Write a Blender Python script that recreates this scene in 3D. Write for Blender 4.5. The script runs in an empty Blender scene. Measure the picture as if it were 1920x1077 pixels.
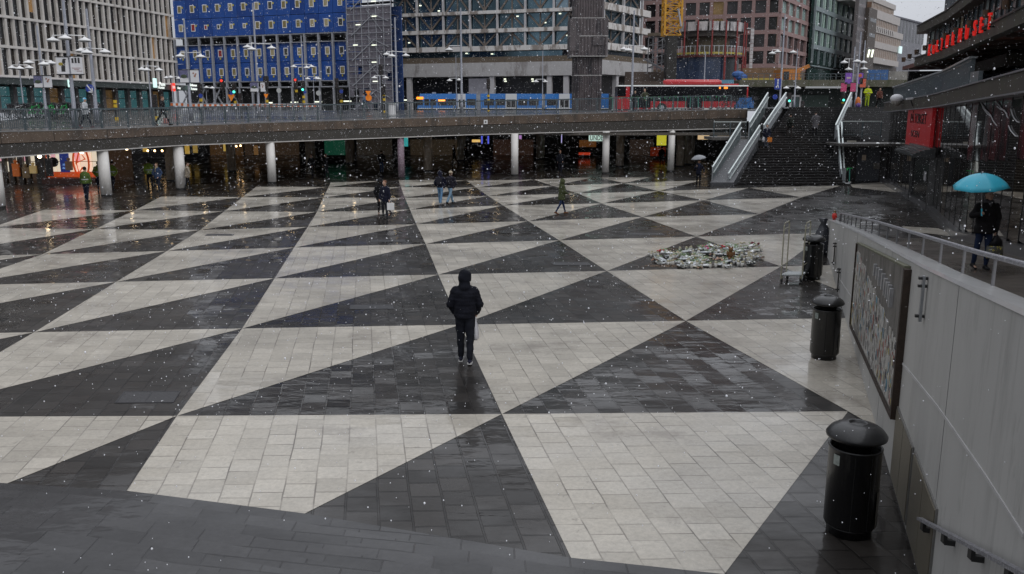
import bpy, bmesh, math, random
import numpy as np
from mathutils import Vector, Matrix
R=math.radians
random.seed(7)
S=bpy.context.scene
COL=S.collection

# ---------------------------------------------------------------- camera
FPX=1600.0; PITCH=math.atan((538.5-205.0)/FPX); CAMH=4.9
cd=bpy.data.cameras.new('camera'); cam=bpy.data.objects.new('camera',cd); COL.objects.link(cam)
cam.location=(0,0,CAMH); cam.rotation_euler=(math.pi/2-PITCH,0,0)
cd.sensor_width=36.0; cd.lens=FPX/1920*36.0; cd.clip_start=.05; cd.clip_end=2000
S.camera=cam
# ---------------------------------------------------------------- world and light
SUN_EL,SUN_ROT=R(38),R(150)
w=bpy.data.worlds.new('World'); S.world=w; w.use_nodes=True
nt=w.node_tree; N=nt.nodes; L=nt.links
for n in list(N): N.remove(n)
out=N.new('ShaderNodeOutputWorld'); bg=N.new('ShaderNodeBackground')
sky=N.new('ShaderNodeTexSky'); sky.sky_type='NISHITA'; sky.sun_disc=False
sky.sun_elevation=SUN_EL; sky.sun_rotation=SUN_ROT; sky.air_density=1.6; sky.dust_density=3.0; sky.ozone_density=1.0
hs=N.new('ShaderNodeHueSaturation'); hs.inputs['Saturation'].default_value=.25; L.new(sky.outputs[0],hs.inputs['Color'])
# cloud cover: even grey overcast, brighter towards the zenith
tc=N.new('ShaderNodeTexCoord'); sp=N.new('ShaderNodeSeparateXYZ'); L.new(tc.outputs['Generated'],sp.inputs[0])
rp=N.new('ShaderNodeValToRGB'); L.new(sp.outputs['Z'],rp.inputs[0])
e=rp.color_ramp.elements; e[0].position=0.0; e[0].color=(4.3,4.5,4.95,1); e[1].position=.9; e[1].color=(10.6,10.9,11.6,1)
nz=N.new('ShaderNodeTexNoise'); nz.inputs['Scale'].default_value=2.2; nz.inputs['Detail'].default_value=4; L.new(tc.outputs['Generated'],nz.inputs['Vector'])
mr=N.new('ShaderNodeMapRange'); mr.inputs['To Min'].default_value=.72; mr.inputs['To Max'].default_value=1.28; L.new(nz.outputs['Fac'],mr.inputs['Value'])
mu=N.new('ShaderNodeVectorMath'); mu.operation='SCALE'; L.new(rp.outputs[0],mu.inputs[0])
# dimming added to the left sky so the near steps reflect darker there
ml=N.new('ShaderNodeMapRange'); ml.inputs['From Min'].default_value=-.75; ml.inputs['From Max'].default_value=.15; ml.inputs['To Min'].default_value=.58; ml.inputs['To Max'].default_value=1.12; L.new(sp.outputs['X'],ml.inputs['Value'])
mm=N.new('ShaderNodeMath'); mm.operation='MULTIPLY'; L.new(mr.outputs[0],mm.inputs[0]); L.new(ml.outputs[0],mm.inputs[1]); L.new(mm.outputs[0],mu.inputs['Scale'])
mx=N.new('ShaderNodeMix'); mx.data_type='RGBA'; mx.inputs[0].default_value=.93
L.new(hs.outputs[0],mx.inputs[6]); L.new(mu.outputs[0],mx.inputs[7])
L.new(mx.outputs[2],bg.inputs['Color']); bg.inputs['Strength'].default_value=.1
L.new(bg.outputs[0],out.inputs['Surface'])
sd=bpy.data.lights.new('sun','SUN'); sd.energy=.5; sd.angle=R(25); sd.color=(1,.97,.93)
so=bpy.data.objects.new('sun',sd); COL.objects.link(so); so.rotation_euler=(math.pi/2-SUN_EL,0,math.pi-SUN_ROT)
S.view_settings.view_transform='Standard'; S.view_settings.look='None'; S.view_settings.exposure=0.12; S.view_settings.gamma=1
S.render.engine='CYCLES'
S.cycles.max_bounces=6; S.cycles.diffuse_bounces=3; S.cycles.glossy_bounces=4

# ---------------------------------------------------------------- measuring helpers (lay things out in metres from the survey of the photo)
_c,_s=math.cos(PITCH),math.sin(PITCH)
def ray(px,py):
    a=(px-960)/FPX; b=-(py-538.5)/FPX
    return Vector((a,_c+b*_s,-_s+b*_c))
def oz(px,py,z=0.0):
    d=ray(px,py); t=(z-CAMH)/d.z; return Vector((d.x*t,d.y*t,z))
def at(px,py,Y):
    d=ray(px,py); t=Y/d.y; return Vector((d.x*t,Y,CAMH+d.z*t))
def lerp(a,b,t): return a+(b-a)*t
def interp(x,xs,ys): return float(np.interp(x,xs,ys))

# ---------------------------------------------------------------- object helpers
def tag(o,label=None,cat=None,group=None,kind=None):
    if label: o['label']=label
    if cat: o['category']=cat
    if group: o['group']=group
    if kind: o['kind']=kind
    return o
def thing(name,label,cat,loc=(0,0,0),rz=0,group=None):
    o=bpy.data.objects.new(name,None); COL.objects.link(o); o.empty_display_size=.3
    o.location=loc; o.rotation_euler=(0,0,rz); return tag(o,label,cat,group)
def copy_tree(o,parent=None):
    c=o.copy(); COL.objects.link(c); c.parent=parent
    for ch in list(o.children):
        copy_tree(ch,c)
    return c
def kids(o): return list(o.children)
class MB:
    def __init__(s): s.v=[]; s.f=[]; s.m=[]; s.cur=0; s.uv=None
    def add(s,vs,fs):
        b=len(s.v); s.v+= [tuple(v) for v in vs]; s.f+=[tuple(b+i for i in f) for f in fs]; s.m+=[s.cur]*len(fs); return s
    def box(s,x0,x1,y0,y1,z0,z1):
        return s.add([(x0,y0,z0),(x1,y0,z0),(x1,y1,z0),(x0,y1,z0),(x0,y0,z1),(x1,y0,z1),(x1,y1,z1),(x0,y1,z1)],
                     [(0,3,2,1),(4,5,6,7),(0,1,5,4),(1,2,6,5),(2,3,7,6),(3,0,4,7)])
    def hexa(s,b,t): # bottom 4 pts, top 4 pts
        return s.add(list(b)+list(t),[(0,3,2,1),(4,5,6,7),(0,1,5,4),(1,2,6,5),(2,3,7,6),(3,0,4,7)])
    def poly(s,pts): return s.add(pts,[tuple(range(len(pts)))])
    def bar(s,p,q,w,h=None,up=(0,0,1)):
        p,q=Vector(p),Vector(q); h=h or w; d=(q-p); 
        if d.length<1e-6: return s
        d.normalize(); u=Vector(up)
        if abs(d.dot(u))>.98: u=Vector((0,1,0))
        a=d.cross(u).normalized()*w/2; b=a.cross(d).normalized()*h/2
        return s.hexa([p-a-b,p+a-b,q+a-b,q-a-b],[p-a+b,p+a+b,q+a+b,q-a+b])
    def tube(s,pts,r,n=8,cap=True):
        pts=[Vector(p) for p in pts]; rs=r if isinstance(r,(list,tuple)) else [r]*len(pts); vs=[]; fs=[]
        for i,p in enumerate(pts):
            d=(pts[min(i+1,len(pts)-1)]-pts[max(i-1,0)]).normalized()
            u=Vector((0,0,1)) if abs(d.z)<.9 else Vector((0,1,0))
            a=d.cross(u).normalized(); b=a.cross(d).normalized()
            for k in range(n):
                t=2*math.pi*k/n; vs.append(p+a*math.cos(t)*rs[i]+b*math.sin(t)*rs[i])
        for i in range(len(pts)-1):
            for k in range(n):
                k2=(k+1)%n; fs.append((i*n+k,i*n+k2,(i+1)*n+k2,(i+1)*n+k))
        if cap: fs+= [tuple(range(n-1,-1,-1)),tuple((len(pts)-1)*n+k for k in range(n))]
        return s.add(vs,fs)
    def lathe(s,prof,c=(0,0,0),n=24,sy=1.0,a0=0,a1=2*math.pi):
        full=abs(a1-a0-2*math.pi)<1e-6; m=n if full else n+1; vs=[];fs=[]
        for r,z in prof:
            for k in range(m):
                t=a0+(a1-a0)*k/n; vs.append((c[0]+r*math.cos(t),c[1]+r*math.sin(t)*sy,c[2]+z))
        for i in range(len(prof)-1):
            for k in range(n):
                k2=(k+1)%m
                fs.append((i*m+k,i*m+k2,(i+1)*m+k2,(i+1)*m+k))
        return s.add(vs,fs)
    def ell(s,c,rx,ry,rz,n=10,m=6):
        prof=[]; vs=[];fs=[]
        for i in range(m+1):
            ph=-math.pi/2+math.pi*i/m
            for k in range(n):
                t=2*math.pi*k/n; vs.append((c[0]+rx*math.cos(ph)*math.cos(t),c[1]+ry*math.cos(ph)*math.sin(t),c[2]+rz*math.sin(ph)))
        for i in range(m):
            for k in range(n):
                k2=(k+1)%n; fs.append((i*n+k,i*n+k2,(i+1)*n+k2,(i+1)*n+k))
        return s.add(vs,fs)
    def prism(s,poly,z0,z1):
        n=len(poly); vs=[(p[0],p[1],z0) for p in poly]+[(p[0],p[1],z1) for p in poly]
        return s.add(vs,[tuple(range(n-1,-1,-1)),tuple(range(n,2*n))]+[(i,(i+1)%n,n+(i+1)%n,n+i) for i in range(n)])
    def build(s,name,mats,parent=None,smooth=False,local=False,fix=True):
        me=bpy.data.meshes.new(name); off=Vector((0,0,0))
        if parent is not None and not local:
            p=parent
            while p is not None: off+=Vector(p.location); p=p.parent
        me.from_pydata([(v[0]-off.x,v[1]-off.y,v[2]-off.z) for v in s.v],[],s.f)
        if not isinstance(mats,(list,tuple)): mats=[mats]
        for m_ in mats: me.materials.append(m_)
        if len(mats)>1: me.polygons.foreach_set('material_index',s.m)
        if fix:
            bm=bmesh.new(); bm.from_mesh(me)
            bmesh.ops.remove_doubles(bm,verts=bm.verts,dist=1e-5)
            bmesh.ops.recalc_face_normals(bm,faces=bm.faces); bm.to_mesh(me); bm.free()
        if smooth: me.polygons.foreach_set('use_smooth',[True]*len(me.polygons))
        me.update()
        o=bpy.data.objects.new(name,me); COL.objects.link(o)
        if parent is not None: o.parent=parent
        return o
def struct(o): o['kind']='structure'; return o
def stuff(o,label=None): 
    o['kind']='stuff'
    if label: o['label']=label
    return o
def bake(o):
    # evaluate modifiers of one object in a small scene of its own, which is thrown away again
    sc=bpy.data.scenes.new('bake'); sc.collection.objects.link(o); vl=sc.view_layers[0]; vl.update(); dg=vl.depsgraph
    me=bpy.data.meshes.new_from_object(o.evaluated_get(dg)); sc.collection.objects.unlink(o); bpy.data.scenes.remove(sc); return me
def wrote(parent,name,text,mat,p,right,up,size,depth=.01,width=None,align='CENTER',bold=0.0):
    """lettering as solid mesh: p = centre of baseline, right/up unit vectors"""
    cu=bpy.data.curves.new(name,'FONT'); cu.body=text; cu.size=size; cu.extrude=depth/2; cu.align_x=align; cu.offset=bold
    tmp=bpy.data.objects.new('tmp',cu); me=bake(tmp); bpy.data.objects.remove(tmp); bpy.data.curves.remove(cu)
    right=Vector(right).normalized(); up=Vector(up).normalized(); nrm=right.cross(up)
    sx=1.0
    if width:
        xs=[v.co.x for v in me.vertices]; sx=width/max(1e-4,max(xs)-min(xs))
    off=Vector((0,0,0)); q=parent
    while q is not None: off+=Vector(q.location); q=q.parent
    for v in me.vertices:
        c=v.co; v.co=Vector(p)+right*c.x*sx+up*c.y+nrm*c.z-off
    me.materials.clear(); me.materials.append(mat)
    o=bpy.data.objects.new(name,me); COL.objects.link(o); o.parent=parent; return o

# ---------------------------------------------------------------- materials
def M(name,col,rough=.6,metal=0.0,var=.18,vs=2.5,bump=0.0,bs=30,coat=0.0,emit=None,es=1.0,spec=.5,streak=False,alpha=None):
    m=bpy.data.materials.new(name); m.use_nodes=True; nt=m.node_tree; N=nt.nodes; L=nt.links; b=N['Principled BSDF']
    b.inputs['Roughness'].default_value=rough; b.inputs['Metallic'].default_value=metal
    b.inputs['Coat Weight'].default_value=coat; b.inputs['Coat Roughness'].default_value=.08; b.inputs['Specular IOR Level'].default_value=spec
    tc=N.new('ShaderNodeTexCoord'); src=tc.outputs['Object']
    mp=N.new('ShaderNodeMapping'); mp.inputs['Scale'].default_value=(1,1,.15) if streak else (1,1,1); L.new(src,mp.inputs[0])
    if var>0:
        nz=N.new('ShaderNodeTexNoise'); nz.inputs['Scale'].default_value=vs; nz.inputs['Detail'].default_value=6; nz.inputs['Roughness'].default_value=.65; L.new(mp.outputs[0],nz.inputs['Vector'])
        mr=N.new('ShaderNodeMapRange'); mr.inputs['From Min'].default_value=.25; mr.inputs['From Max'].default_value=.75
        mr.inputs['To Min'].default_value=1-var; mr.inputs['To Max'].default_value=1+var; L.new(nz.outputs['Fac'],mr.inputs['Value'])
        vm=N.new('ShaderNodeVectorMath'); vm.operation='SCALE'; vm.inputs[0].default_value=col[:3]; L.new(mr.outputs[0],vm.inputs['Scale']); L.new(vm.outputs[0],b.inputs['Base Color'])
    else: b.inputs['Base Color'].default_value=(*col[:3],1)
    if bump>0:
        n2=N.new('ShaderNodeTexNoise'); n2.inputs['Scale'].default_value=bs; n2.inputs['Detail'].default_value=4; L.new(mp.outputs[0],n2.inputs['Vector'])
        bp=N.new('ShaderNodeBump'); bp.inputs['Strength'].default_value=bump; bp.inputs['Distance'].default_value=.02; L.new(n2.outputs['Fac'],bp.inputs['Height']); L.new(bp.outputs[0],b.inputs['Normal'])
    if emit: b.inputs['Emission Color'].default_value=(*emit[:3],1); b.inputs['Emission Strength'].default_value=es
    return m
def patchy(m,col2,scale=1.5,lo=.5,hi=.6,streak=True,amt=1.0):
    """stains / wear with a shape of their own, mixed over an M() material"""
    nt=m.node_tree; N=nt.nodes; L=nt.links; b=N['Principled BSDF']
    tc=N.new('ShaderNodeTexCoord'); mp=N.new('ShaderNodeMapping'); mp.inputs['Scale'].default_value=(1,1,.3 if streak is True else streak) if streak else (1,1,1); L.new(tc.outputs['Object'],mp.inputs[0])
    nz=N.new('ShaderNodeTexNoise'); nz.inputs['Scale'].default_value=scale; nz.inputs['Detail'].default_value=8; nz.inputs['Roughness'].default_value=.7; L.new(mp.outputs[0],nz.inputs['Vector'])
    mr=N.new('ShaderNodeMapRange'); mr.inputs['From Min'].default_value=lo; mr.inputs['From Max'].default_value=hi; mr.inputs['To Max'].default_value=amt; L.new(nz.outputs['Fac'],mr.inputs['Value'])
    mx=N.new('ShaderNodeMix'); mx.data_type='RGBA'; L.new(mr.outputs[0],mx.inputs[0])
    src=b.inputs['Base Color'].links
    if src: L.new(src[0].from_socket,mx.inputs[6])
    else: mx.inputs[6].default_value=b.inputs['Base Color'].default_value
    mx.inputs[7].default_value=(*col2[:3],1); L.new(mx.outputs[2],b.inputs['Base Color']); return m

def wet_tiles(name,c1,c2,cm,r0,r1,tilt,tile=1.0,coatw=1.0,wave=.25,moff=.38,joint=.035,jb=.006,cw0=.3,jmin=.1,dirt=.0,bspec=.25):
    m=bpy.data.materials.new(name); m.use_nodes=True; nt=m.node_tree; N=nt.nodes; L=nt.links; b=N['Principled BSDF']
    uv=N.new('ShaderNodeUVMap'); uv.uv_map='tiles'
    br=N.new('ShaderNodeTexBrick'); br.inputs['Scale'].default_value=1; br.inputs['Mortar Size'].default_value=joint; br.inputs['Mortar Smooth'].default_value=.3
    br.inputs['Brick Width'].default_value=tile; br.inputs['Row Height'].default_value=1; br.offset=moff; br.offset_frequency=2; br.squash=1
    br.inputs['Color1'].default_value=(0,0,0,1); br.inputs['Color2'].default_value=(1,1,1,1); br.inputs['Mortar'].default_value=(.5,.5,.5,1); br.inputs['Bias'].default_value=0
    # wobble of the joints
    wn=N.new('ShaderNodeTexNoise'); wn.inputs['Scale'].default_value=.35; L.new(uv.outputs[0],wn.inputs['Vector'])
    ws=N.new('ShaderNodeVectorMath'); ws.operation='MULTIPLY_ADD'; ws.inputs[1].default_value=(.12,.12,0); L.new(wn.outputs['Color'],ws.inputs[0]); L.new(uv.outputs[0],ws.inputs[2])
    L.new(ws.outputs[0],br.inputs['Vector'])
    geo=N.new('ShaderNodeNewGeometry')
    def noise(scale,det=5,ro=.6,st=(1,1,1)):
        mp=N.new('ShaderNodeMapping'); mp.inputs['Scale'].default_value=st; L.new(geo.outputs['Position'],mp.inputs[0])
        n=N.new('ShaderNodeTexNoise'); n.inputs['Scale'].default_value=scale; n.inputs['Detail'].default_value=det; n.inputs['Roughness'].default_value=ro; L.new(mp.outputs[0],n.inputs['Vector']); return n.outputs['Fac']
    def rng(s,a,b_,c,d):
        r=N.new('ShaderNodeMapRange'); r.inputs['From Min'].default_value=a; r.inputs['From Max'].default_value=b_; r.inputs['To Min'].default_value=c; r.inputs['To Max'].default_value=d; L.new(s,r.inputs['Value']); return r.outputs[0]
    mx=N.new('ShaderNodeMix'); mx.data_type='RGBA'; mx.inputs[6].default_value=(*c1,1); mx.inputs[7].default_value=(*c2,1); L.new(br.outputs['Color'],mx.inputs[0])
    g=rng(noise(14,8,.75),.2,.8,.72,1.25); vm=N.new('ShaderNodeVectorMath'); vm.operation='SCALE'; L.new(mx.outputs[2],vm.inputs[0]); L.new(g,vm.inputs['Scale'])
    g2=rng(noise(.6,5,.7),.3,.7,.86,1.12); vm2=N.new('ShaderNodeVectorMath'); vm2.operation='SCALE'; L.new(vm.outputs[0],vm2.inputs[0]); L.new(g2,vm2.inputs['Scale'])
    sp=rng(noise(55,2,.5),.68,.74,0,.55); ms=N.new('ShaderNodeMix'); ms.data_type='RGBA'; L.new(sp,ms.inputs[0]); L.new(vm2.outputs[0],ms.inputs[6]); ms.inputs[7].default_value=(*cm,1)
    # joints of uneven darkness
    jn=rng(noise(1.1,3,.6),.35,.65,jmin,.9); jm=N.new('ShaderNodeMath'); jm.operation='MULTIPLY'; L.new(br.outputs['Fac'],jm.inputs[0]); L.new(jn,jm.inputs[1])
    m3=N.new('ShaderNodeMix'); m3.data_type='RGBA'; L.new(jm.outputs[0],m3.inputs[0]); L.new(ms.outputs[2],m3.inputs[6]); m3.inputs[7].default_value=(*cm,1)
    last=m3.outputs[2]
    if dirt>0:   # stains, gum spots and replaced slabs
        for sc,lo,amt,colr in ((.45,.56,.35,(.2,.175,.15)),(3.3,.62,.45,(.17,.15,.13)),(21,.735,.8,(.05,.045,.04))):
            dm=N.new('ShaderNodeMix'); dm.data_type='RGBA'; dd=rng(noise(sc,6,.7),lo,lo+.09,0,amt*dirt); L.new(dd,dm.inputs[0]); L.new(last,dm.inputs[6]); dm.inputs[7].default_value=(*colr,1); last=dm.outputs[2]
    L.new(last,b.inputs['Base Color']); b.inputs['Specular IOR Level'].default_value=bspec
    wet=rng(noise(.33,4,.6,(1,.55,1)),.38,.6,r1,r0); L.new(wet,b.inputs['Roughness'])
    b.inputs['IOR'].default_value=1.4
    L.new(rng(noise(.42,5,.65,(.7,1.3,1)),.42,.62,cw0,coatw),b.inputs['Coat Weight']); b.inputs['Coat IOR'].default_value=1.33
    cr=rng(noise(.5,4,.6),.35,.6,.11,.03); L.new(cr,b.inputs['Coat Roughness'])
    # height: joints + ripples + grain
    h1=N.new('ShaderNodeMath'); h1.operation='MULTIPLY'; h1.inputs[1].default_value=-1.0; L.new(jm.outputs[0],h1.inputs[0])
    bp=N.new('ShaderNodeBump'); bp.inputs['Strength'].default_value=1.0; bp.inputs['Distance'].default_value=jb; L.new(h1.outputs[0],bp.inputs['Height'])
    bw=N.new('ShaderNodeBump'); bw.inputs['Strength'].default_value=wave; bw.inputs['Distance'].default_value=.018; L.new(noise(2.6,3,.5,(.8,1.5,1)),bw.inputs['Height']); L.new(bp.outputs[0],bw.inputs['Normal'])
    # each slab lies a touch out of level
    wh=N.new('ShaderNodeTexWhiteNoise'); wh.noise_dimensions='1D'; L.new(br.outputs['Color'],wh.inputs['W'])
    sb=N.new('ShaderNodeVectorMath'); sb.operation='SUBTRACT'; sb.inputs[1].default_value=(.5,.5,.5); L.new(wh.outputs['Color'],sb.inputs[0])
    tm=N.new('ShaderNodeVectorMath'); tm.operation='MULTIPLY'; tm.inputs[1].default_value=(tilt,tilt,0); L.new(sb.outputs[0],tm.inputs[0])
    ad=N.new('ShaderNodeVectorMath'); ad.operation='ADD'; L.new(bw.outputs[0],ad.inputs[0]); L.new(tm.outputs[0],ad.inputs[1])
    nm=N.new('ShaderNodeVectorMath'); nm.operation='NORMALIZE'; L.new(ad.outputs[0],nm.inputs[0])
    L.new(nm.outputs[0],b.inputs['Normal']); L.new(nm.outputs[0],b.inputs['Coat Normal'])
    return m
# ================================================================ PLAZA FLOOR
P={(1,0):(331.7,780.5),(2,0):(941,777),(3,0):(1590.5,771.8),(0,1):(64.2,623.6),(1,1):(454.1,616.5),(2,1):(863,609.5),(3,1):(1285.8,602.1),
(0,2):(218.2,529),(1,2):(515,522.4),(2,2):(822,515.5),(3,2):(1137.7,508.6),(4,2):(1464.6,500.2),
(-1,3):(79.4,477.3),(0,3):(313.3,471.2),(1,3):(551.5,464.6),(2,3):(798.1,458),(3,3):(1048.5,451.1),(4,3):(1305.8,444.1),
(-2,4):(-18,428),(-1,4):(178.6,429.8),(0,4):(375,431.7),(1,4):(577,426),(2,4):(780.5,421),(3,4):(990.5,415),(4,4):(1204.5,407.3),(5,4):(1423,402),
(-2,5):(82.5,393.7),(-1,5):(252.7,394.8),(0,5):(420.9,396.4),(1,5):(594.3,397.9),(2,5):(768.7,393.3),(3,5):(943,385.5),(4,5):(1128,382),(5,5):(1319,376),(6,5):(1503,370.5),
(-1,6):(302.9,368.6),(0,6):(455,370),(1,6):(606.8,370.7),(2,6):(759,371.4),(3,6):(915,368),(4,6):(1083,363),(5,6):(1235,358.7),(6,6):(1405,352.5),(7,6):(1576,348.5),
(0,7):(480.4,350.5),(1,7):(616,351),(2,7):(752,351.5),(3,7):(892.7,352),(4,7):(1038,349),(5,7):(1171,344),(6,7):(1318,338),(1,-1):(24,1240),(2,-1):(1191,1297),(0,0):(-210,783)}
G={k:oz(*v).to_2d() for k,v in P.items()}
def ext(k,a,b,c): G[k]=G[a]+G[b]-G[c]
for j in range(0,8):      # continue the lattice past what is in view
    ks=sorted(i for (i,jj) in G if jj==j); hi=ks[-1]; lo=ks[0]
    for n in range(3): ext((hi+1+n,j),(hi+n,j),(hi+n,j),(hi+n-1,j))
    for n in range(4): ext((lo-1-n,j),(lo-n,j),(lo-n,j),(lo-n+1,j))
for i in range(-3,9):
    if (i,8) not in G and (i,7) in G and (i,6) in G: ext((i,8),(i,7),(i,7),(i,6))
for i in (0,3,4,-1):
    if (i,-1) not in G: G[(i,-1)]=G[(2,-1)]+G[(i,0)]-G[(2,0)]
TS=.41
U=(G[(3,0)]-G[(1,0)]).normalized(); V=(G[(2,2)]-G[(2,0)]).normalized()
Mi=Matrix(((U.x,V.x),(U.y,V.y))).inverted()
def set_uv(o,rot=0,ts=TS):
    me=o.data; l=me.uv_layers.new(name='tiles')
    for lp in me.loops:
        c=me.vertices[lp.vertex_index].co; q=Mi@(Vector((c.x,c.y))-G[(2,0)])
        l.data[lp.index].uv=(q.y/ts*1.0+100,q.x/ts+100)
def clip(poly,A,B):   # keep the part left of A->B
    outp=[]; d=B-A
    side=lambda p:d.x*(p.y-A.y)-d.y*(p.x-A.x)
    for i in range(len(poly)):
        a,b=poly[i],poly[(i+1)%len(poly)]; sa,sb=side(a),side(b)
        if sa>=0: outp.append(a)
        if sa*sb<0: outp.append(a+(b-a)*(sa/(sa-sb)))
    return outp
BW=[oz(*p).to_2d() for p in [(-320,470),(0,402),(82,393.2),(303,367.2),(480,349.2),(620,342.6),(745,338.5),(870,336),(1020,334.5),(1171,333),(1330,331.5)]]
WALLX=lambda Y:5.78+(Y-12.84)*.3135          # plaza face of the ramp wall
m_white=wet_tiles('wet_pale_slabs',(.4,.368,.315),(.5,.463,.4),(.13,.115,.1),.3,.55,.02,coatw=1,wave=.2,joint=.026,jb=.004,dirt=1.5,bspec=.4)
m_dark=wet_tiles('wet_dark_slabs',(.016,.0142,.013),(.04,.0355,.0325),(.007,.006,.0055),.18,.45,.075,coatw=1,wave=.6,jb=.014,joint=.04,jmin=.3)
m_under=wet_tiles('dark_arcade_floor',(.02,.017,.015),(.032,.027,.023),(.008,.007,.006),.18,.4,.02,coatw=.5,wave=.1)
# base sheet
b=MB(); xs=[-160,-60,-30,-12,0,12,30,60,160]; ys=[-20,0,9,20,35,50,70,100,180]
for i in range(len(xs)-1):
    for j in range(len(ys)-1): b.poly([(xs[i],ys[j],0),(xs[i+1],ys[j],0),(xs[i+1],ys[j+1],0),(xs[i],ys[j+1],0)])
o=b.build('ground',m_dark); set_uv(o); struct(o)
b=MB()
WHITE_EDGE=[]
step_line=[oz(*p,.11).to_2d() for p in [(-420,880),(0,905),(240,920),(570,962),(1070,1045),(1360,1076),(1720,1110)]]
def emit_white(poly):
    for i in range(len(BW)-1):
        pass
    # far rounded border (convex): keep plaza side
    for i in range(len(BW)-1):
        poly=clip(poly,BW[i+1],BW[i])
        if len(poly)<3: return
    if min(p.y for p in poly)<31: poly=clip(poly,Vector((WALLX(-5),-5)),Vector((WALLX(40),40)))
    if len(poly)<3: return
    b.poly([(p.x,p.y,.004) for p in poly])
IMAX={-1:2,0:3,1:4,2:5,3:4,4:5,5:6,6:5,7:5}
for (i,j) in list(G):
    if j in IMAX and i<=IMAX[j] and (i,j+1) in G and (i+1,j+1) in G:
        emit_white([G[(i,j)],G[(i+1,j+1)],G[(i,j+1)]])
for pl in [[(1592,346),(1655,342),(1682,361),(1600,352)],]:
    emit_white([oz(*p).to_2d() for p in pl][::-1])
emit_white([G[(3,0)],oz(1665,815).to_2d(),G[(4,1)]])
o=b.build('pale_triangle_paving',m_white,fix=False); set_uv(o); struct(o)
o.data.flip_normals() if o.data.polygons[0].normal.z<0 else None
# arcade floor under the street
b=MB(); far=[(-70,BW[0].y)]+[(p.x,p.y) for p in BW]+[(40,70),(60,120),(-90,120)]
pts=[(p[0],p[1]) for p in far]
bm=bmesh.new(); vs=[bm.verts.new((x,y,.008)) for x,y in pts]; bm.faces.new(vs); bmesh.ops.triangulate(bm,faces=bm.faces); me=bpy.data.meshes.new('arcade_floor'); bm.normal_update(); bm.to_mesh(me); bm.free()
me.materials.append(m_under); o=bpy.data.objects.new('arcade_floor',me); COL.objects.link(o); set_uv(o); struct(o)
# manhole covers and drain grates let into the floor
m_iron=M('wet_iron',(.035,.035,.04),.35,.3,bump=.2,bs=60)
def cover(cx,cy,wx,wy,label,name='manhole_cover',cat='manhole cover'):
    p=oz(cx,cy); t=thing(name,label,cat,(p.x,p.y,0))
    f=MB(); u=Vector((U.x,U.y,0)); v=Vector((V.x,V.y,0))
    def q(a,c,z): return p+u*a+v*c+Vector((0,0,z))
    def ring(a0,a1,c0,c1,z): f.hexa([q(a0,c0,.001),q(a1,c0,.001),q(a1,c1,.001),q(a0,c1,.001)],[q(a0,c0,z),q(a1,c0,z),q(a1,c1,z),q(a0,c1,z)])
    X,Y=wx/2,wy/2
    ring(-X,X,-Y,-Y+.03,.009);ring(-X,X,Y-.03,Y,.009);ring(-X,-X+.03,-Y+.03,Y-.03,.009);ring(X-.03,X,-Y+.03,Y-.03,.009);ring(-.015,.015,-Y+.03,Y-.03,.009)
    f.build('frame',m_iron,t)
    f=MB(); ring(-X+.03,-.015,-Y+.03,Y-.03,.0065); f.build('lid',m_dark2,t); f=MB(); ring(.015,X-.03,-Y+.03,Y-.03,.0065); f.build('lid',m_dark2,t)
m_dark2=M('cover_infill',(.03,.03,.033),.4,coat=.25,bump=.5,bs=20)
cover(278,745,1.0,.62,'double manhole cover in the dark triangle at lower left')
cover(697,576,1.1,.5,'double manhole cover in the dark triangle left of the walking man')
cover(1070,495,1.2,.55,'double manhole cover in the dark triangle left of the flowers')
cover(728,452,1.3,.55,'drain cover behind the couple with the white bag','drain_cover','drain')
cover(412,441,1.1,.5,'drain cover in a pale triangle near the left arcade','drain_cover','drain')
cover(1210,439,1.4,.6,'wet drain cover in a dark triangle behind the flowers','drain_cover','drain')

# ================================================================ FOREGROUND STEPS (down which the photo looks)
m_step=wet_tiles('wet_granite_steps',(.036,.0355,.037),(.056,.055,.057),(.012,.012,.013),.22,.45,.02,tile=1.5,coatw=1,wave=.35,joint=.022,cw0=.5)
def off_line(pl,d):
    outp=[]
    for i,p in enumerate(pl):
        a=pl[max(i-1,0)]; c=pl[min(i+1,len(pl)-1)]; n=(c-a).normalized(); outp.append(p+Vector((n.y,-n.x))*d)
    return outp
b=MB(); K=17; run=.40; rise=.11
for k in range(K):
    f0=off_line(step_line,run*k); f1=off_line(step_line,run*(k+1)+.0); z0=rise*k; z1=rise*(k+1)
    for i in range(len(f0)-1):
        a,c=f0[i],f0[i+1]; e1,e2=f1[i],f1[i+1]
        b.poly([(a.x,a.y,z0),(c.x,c.y,z0),(c.x,c.y,z1-.012),(a.x,a.y,z1-.012)])
        n=Vector((0,.012)); 
        b.poly([(a.x,a.y,z1-.012),(c.x,c.y,z1-.012),(c.x,c.y-.01,z1),(a.x,a.y-.01,z1)])
        b.poly([(a.x,a.y-.01,z1),(c.x,c.y-.01,z1),(e2.x,e2.y,z1),(e1.x,e1.y,z1)])
o=b.build('front_steps',m_step,fix=True)
me=o.data; l=me.uv_layers.new(name='tiles')
for lp in me.loops:
    c=me.vertices[lp.vertex_index].co; l.data[lp.index].uv=(c.x/.40+.3*math.floor(c.z/rise+.5)+50,-c.y/.40+c.x*-.19/.40+50)
tag(o,'wide wet dark granite steps at the bottom left of the photo','steps')
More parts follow.
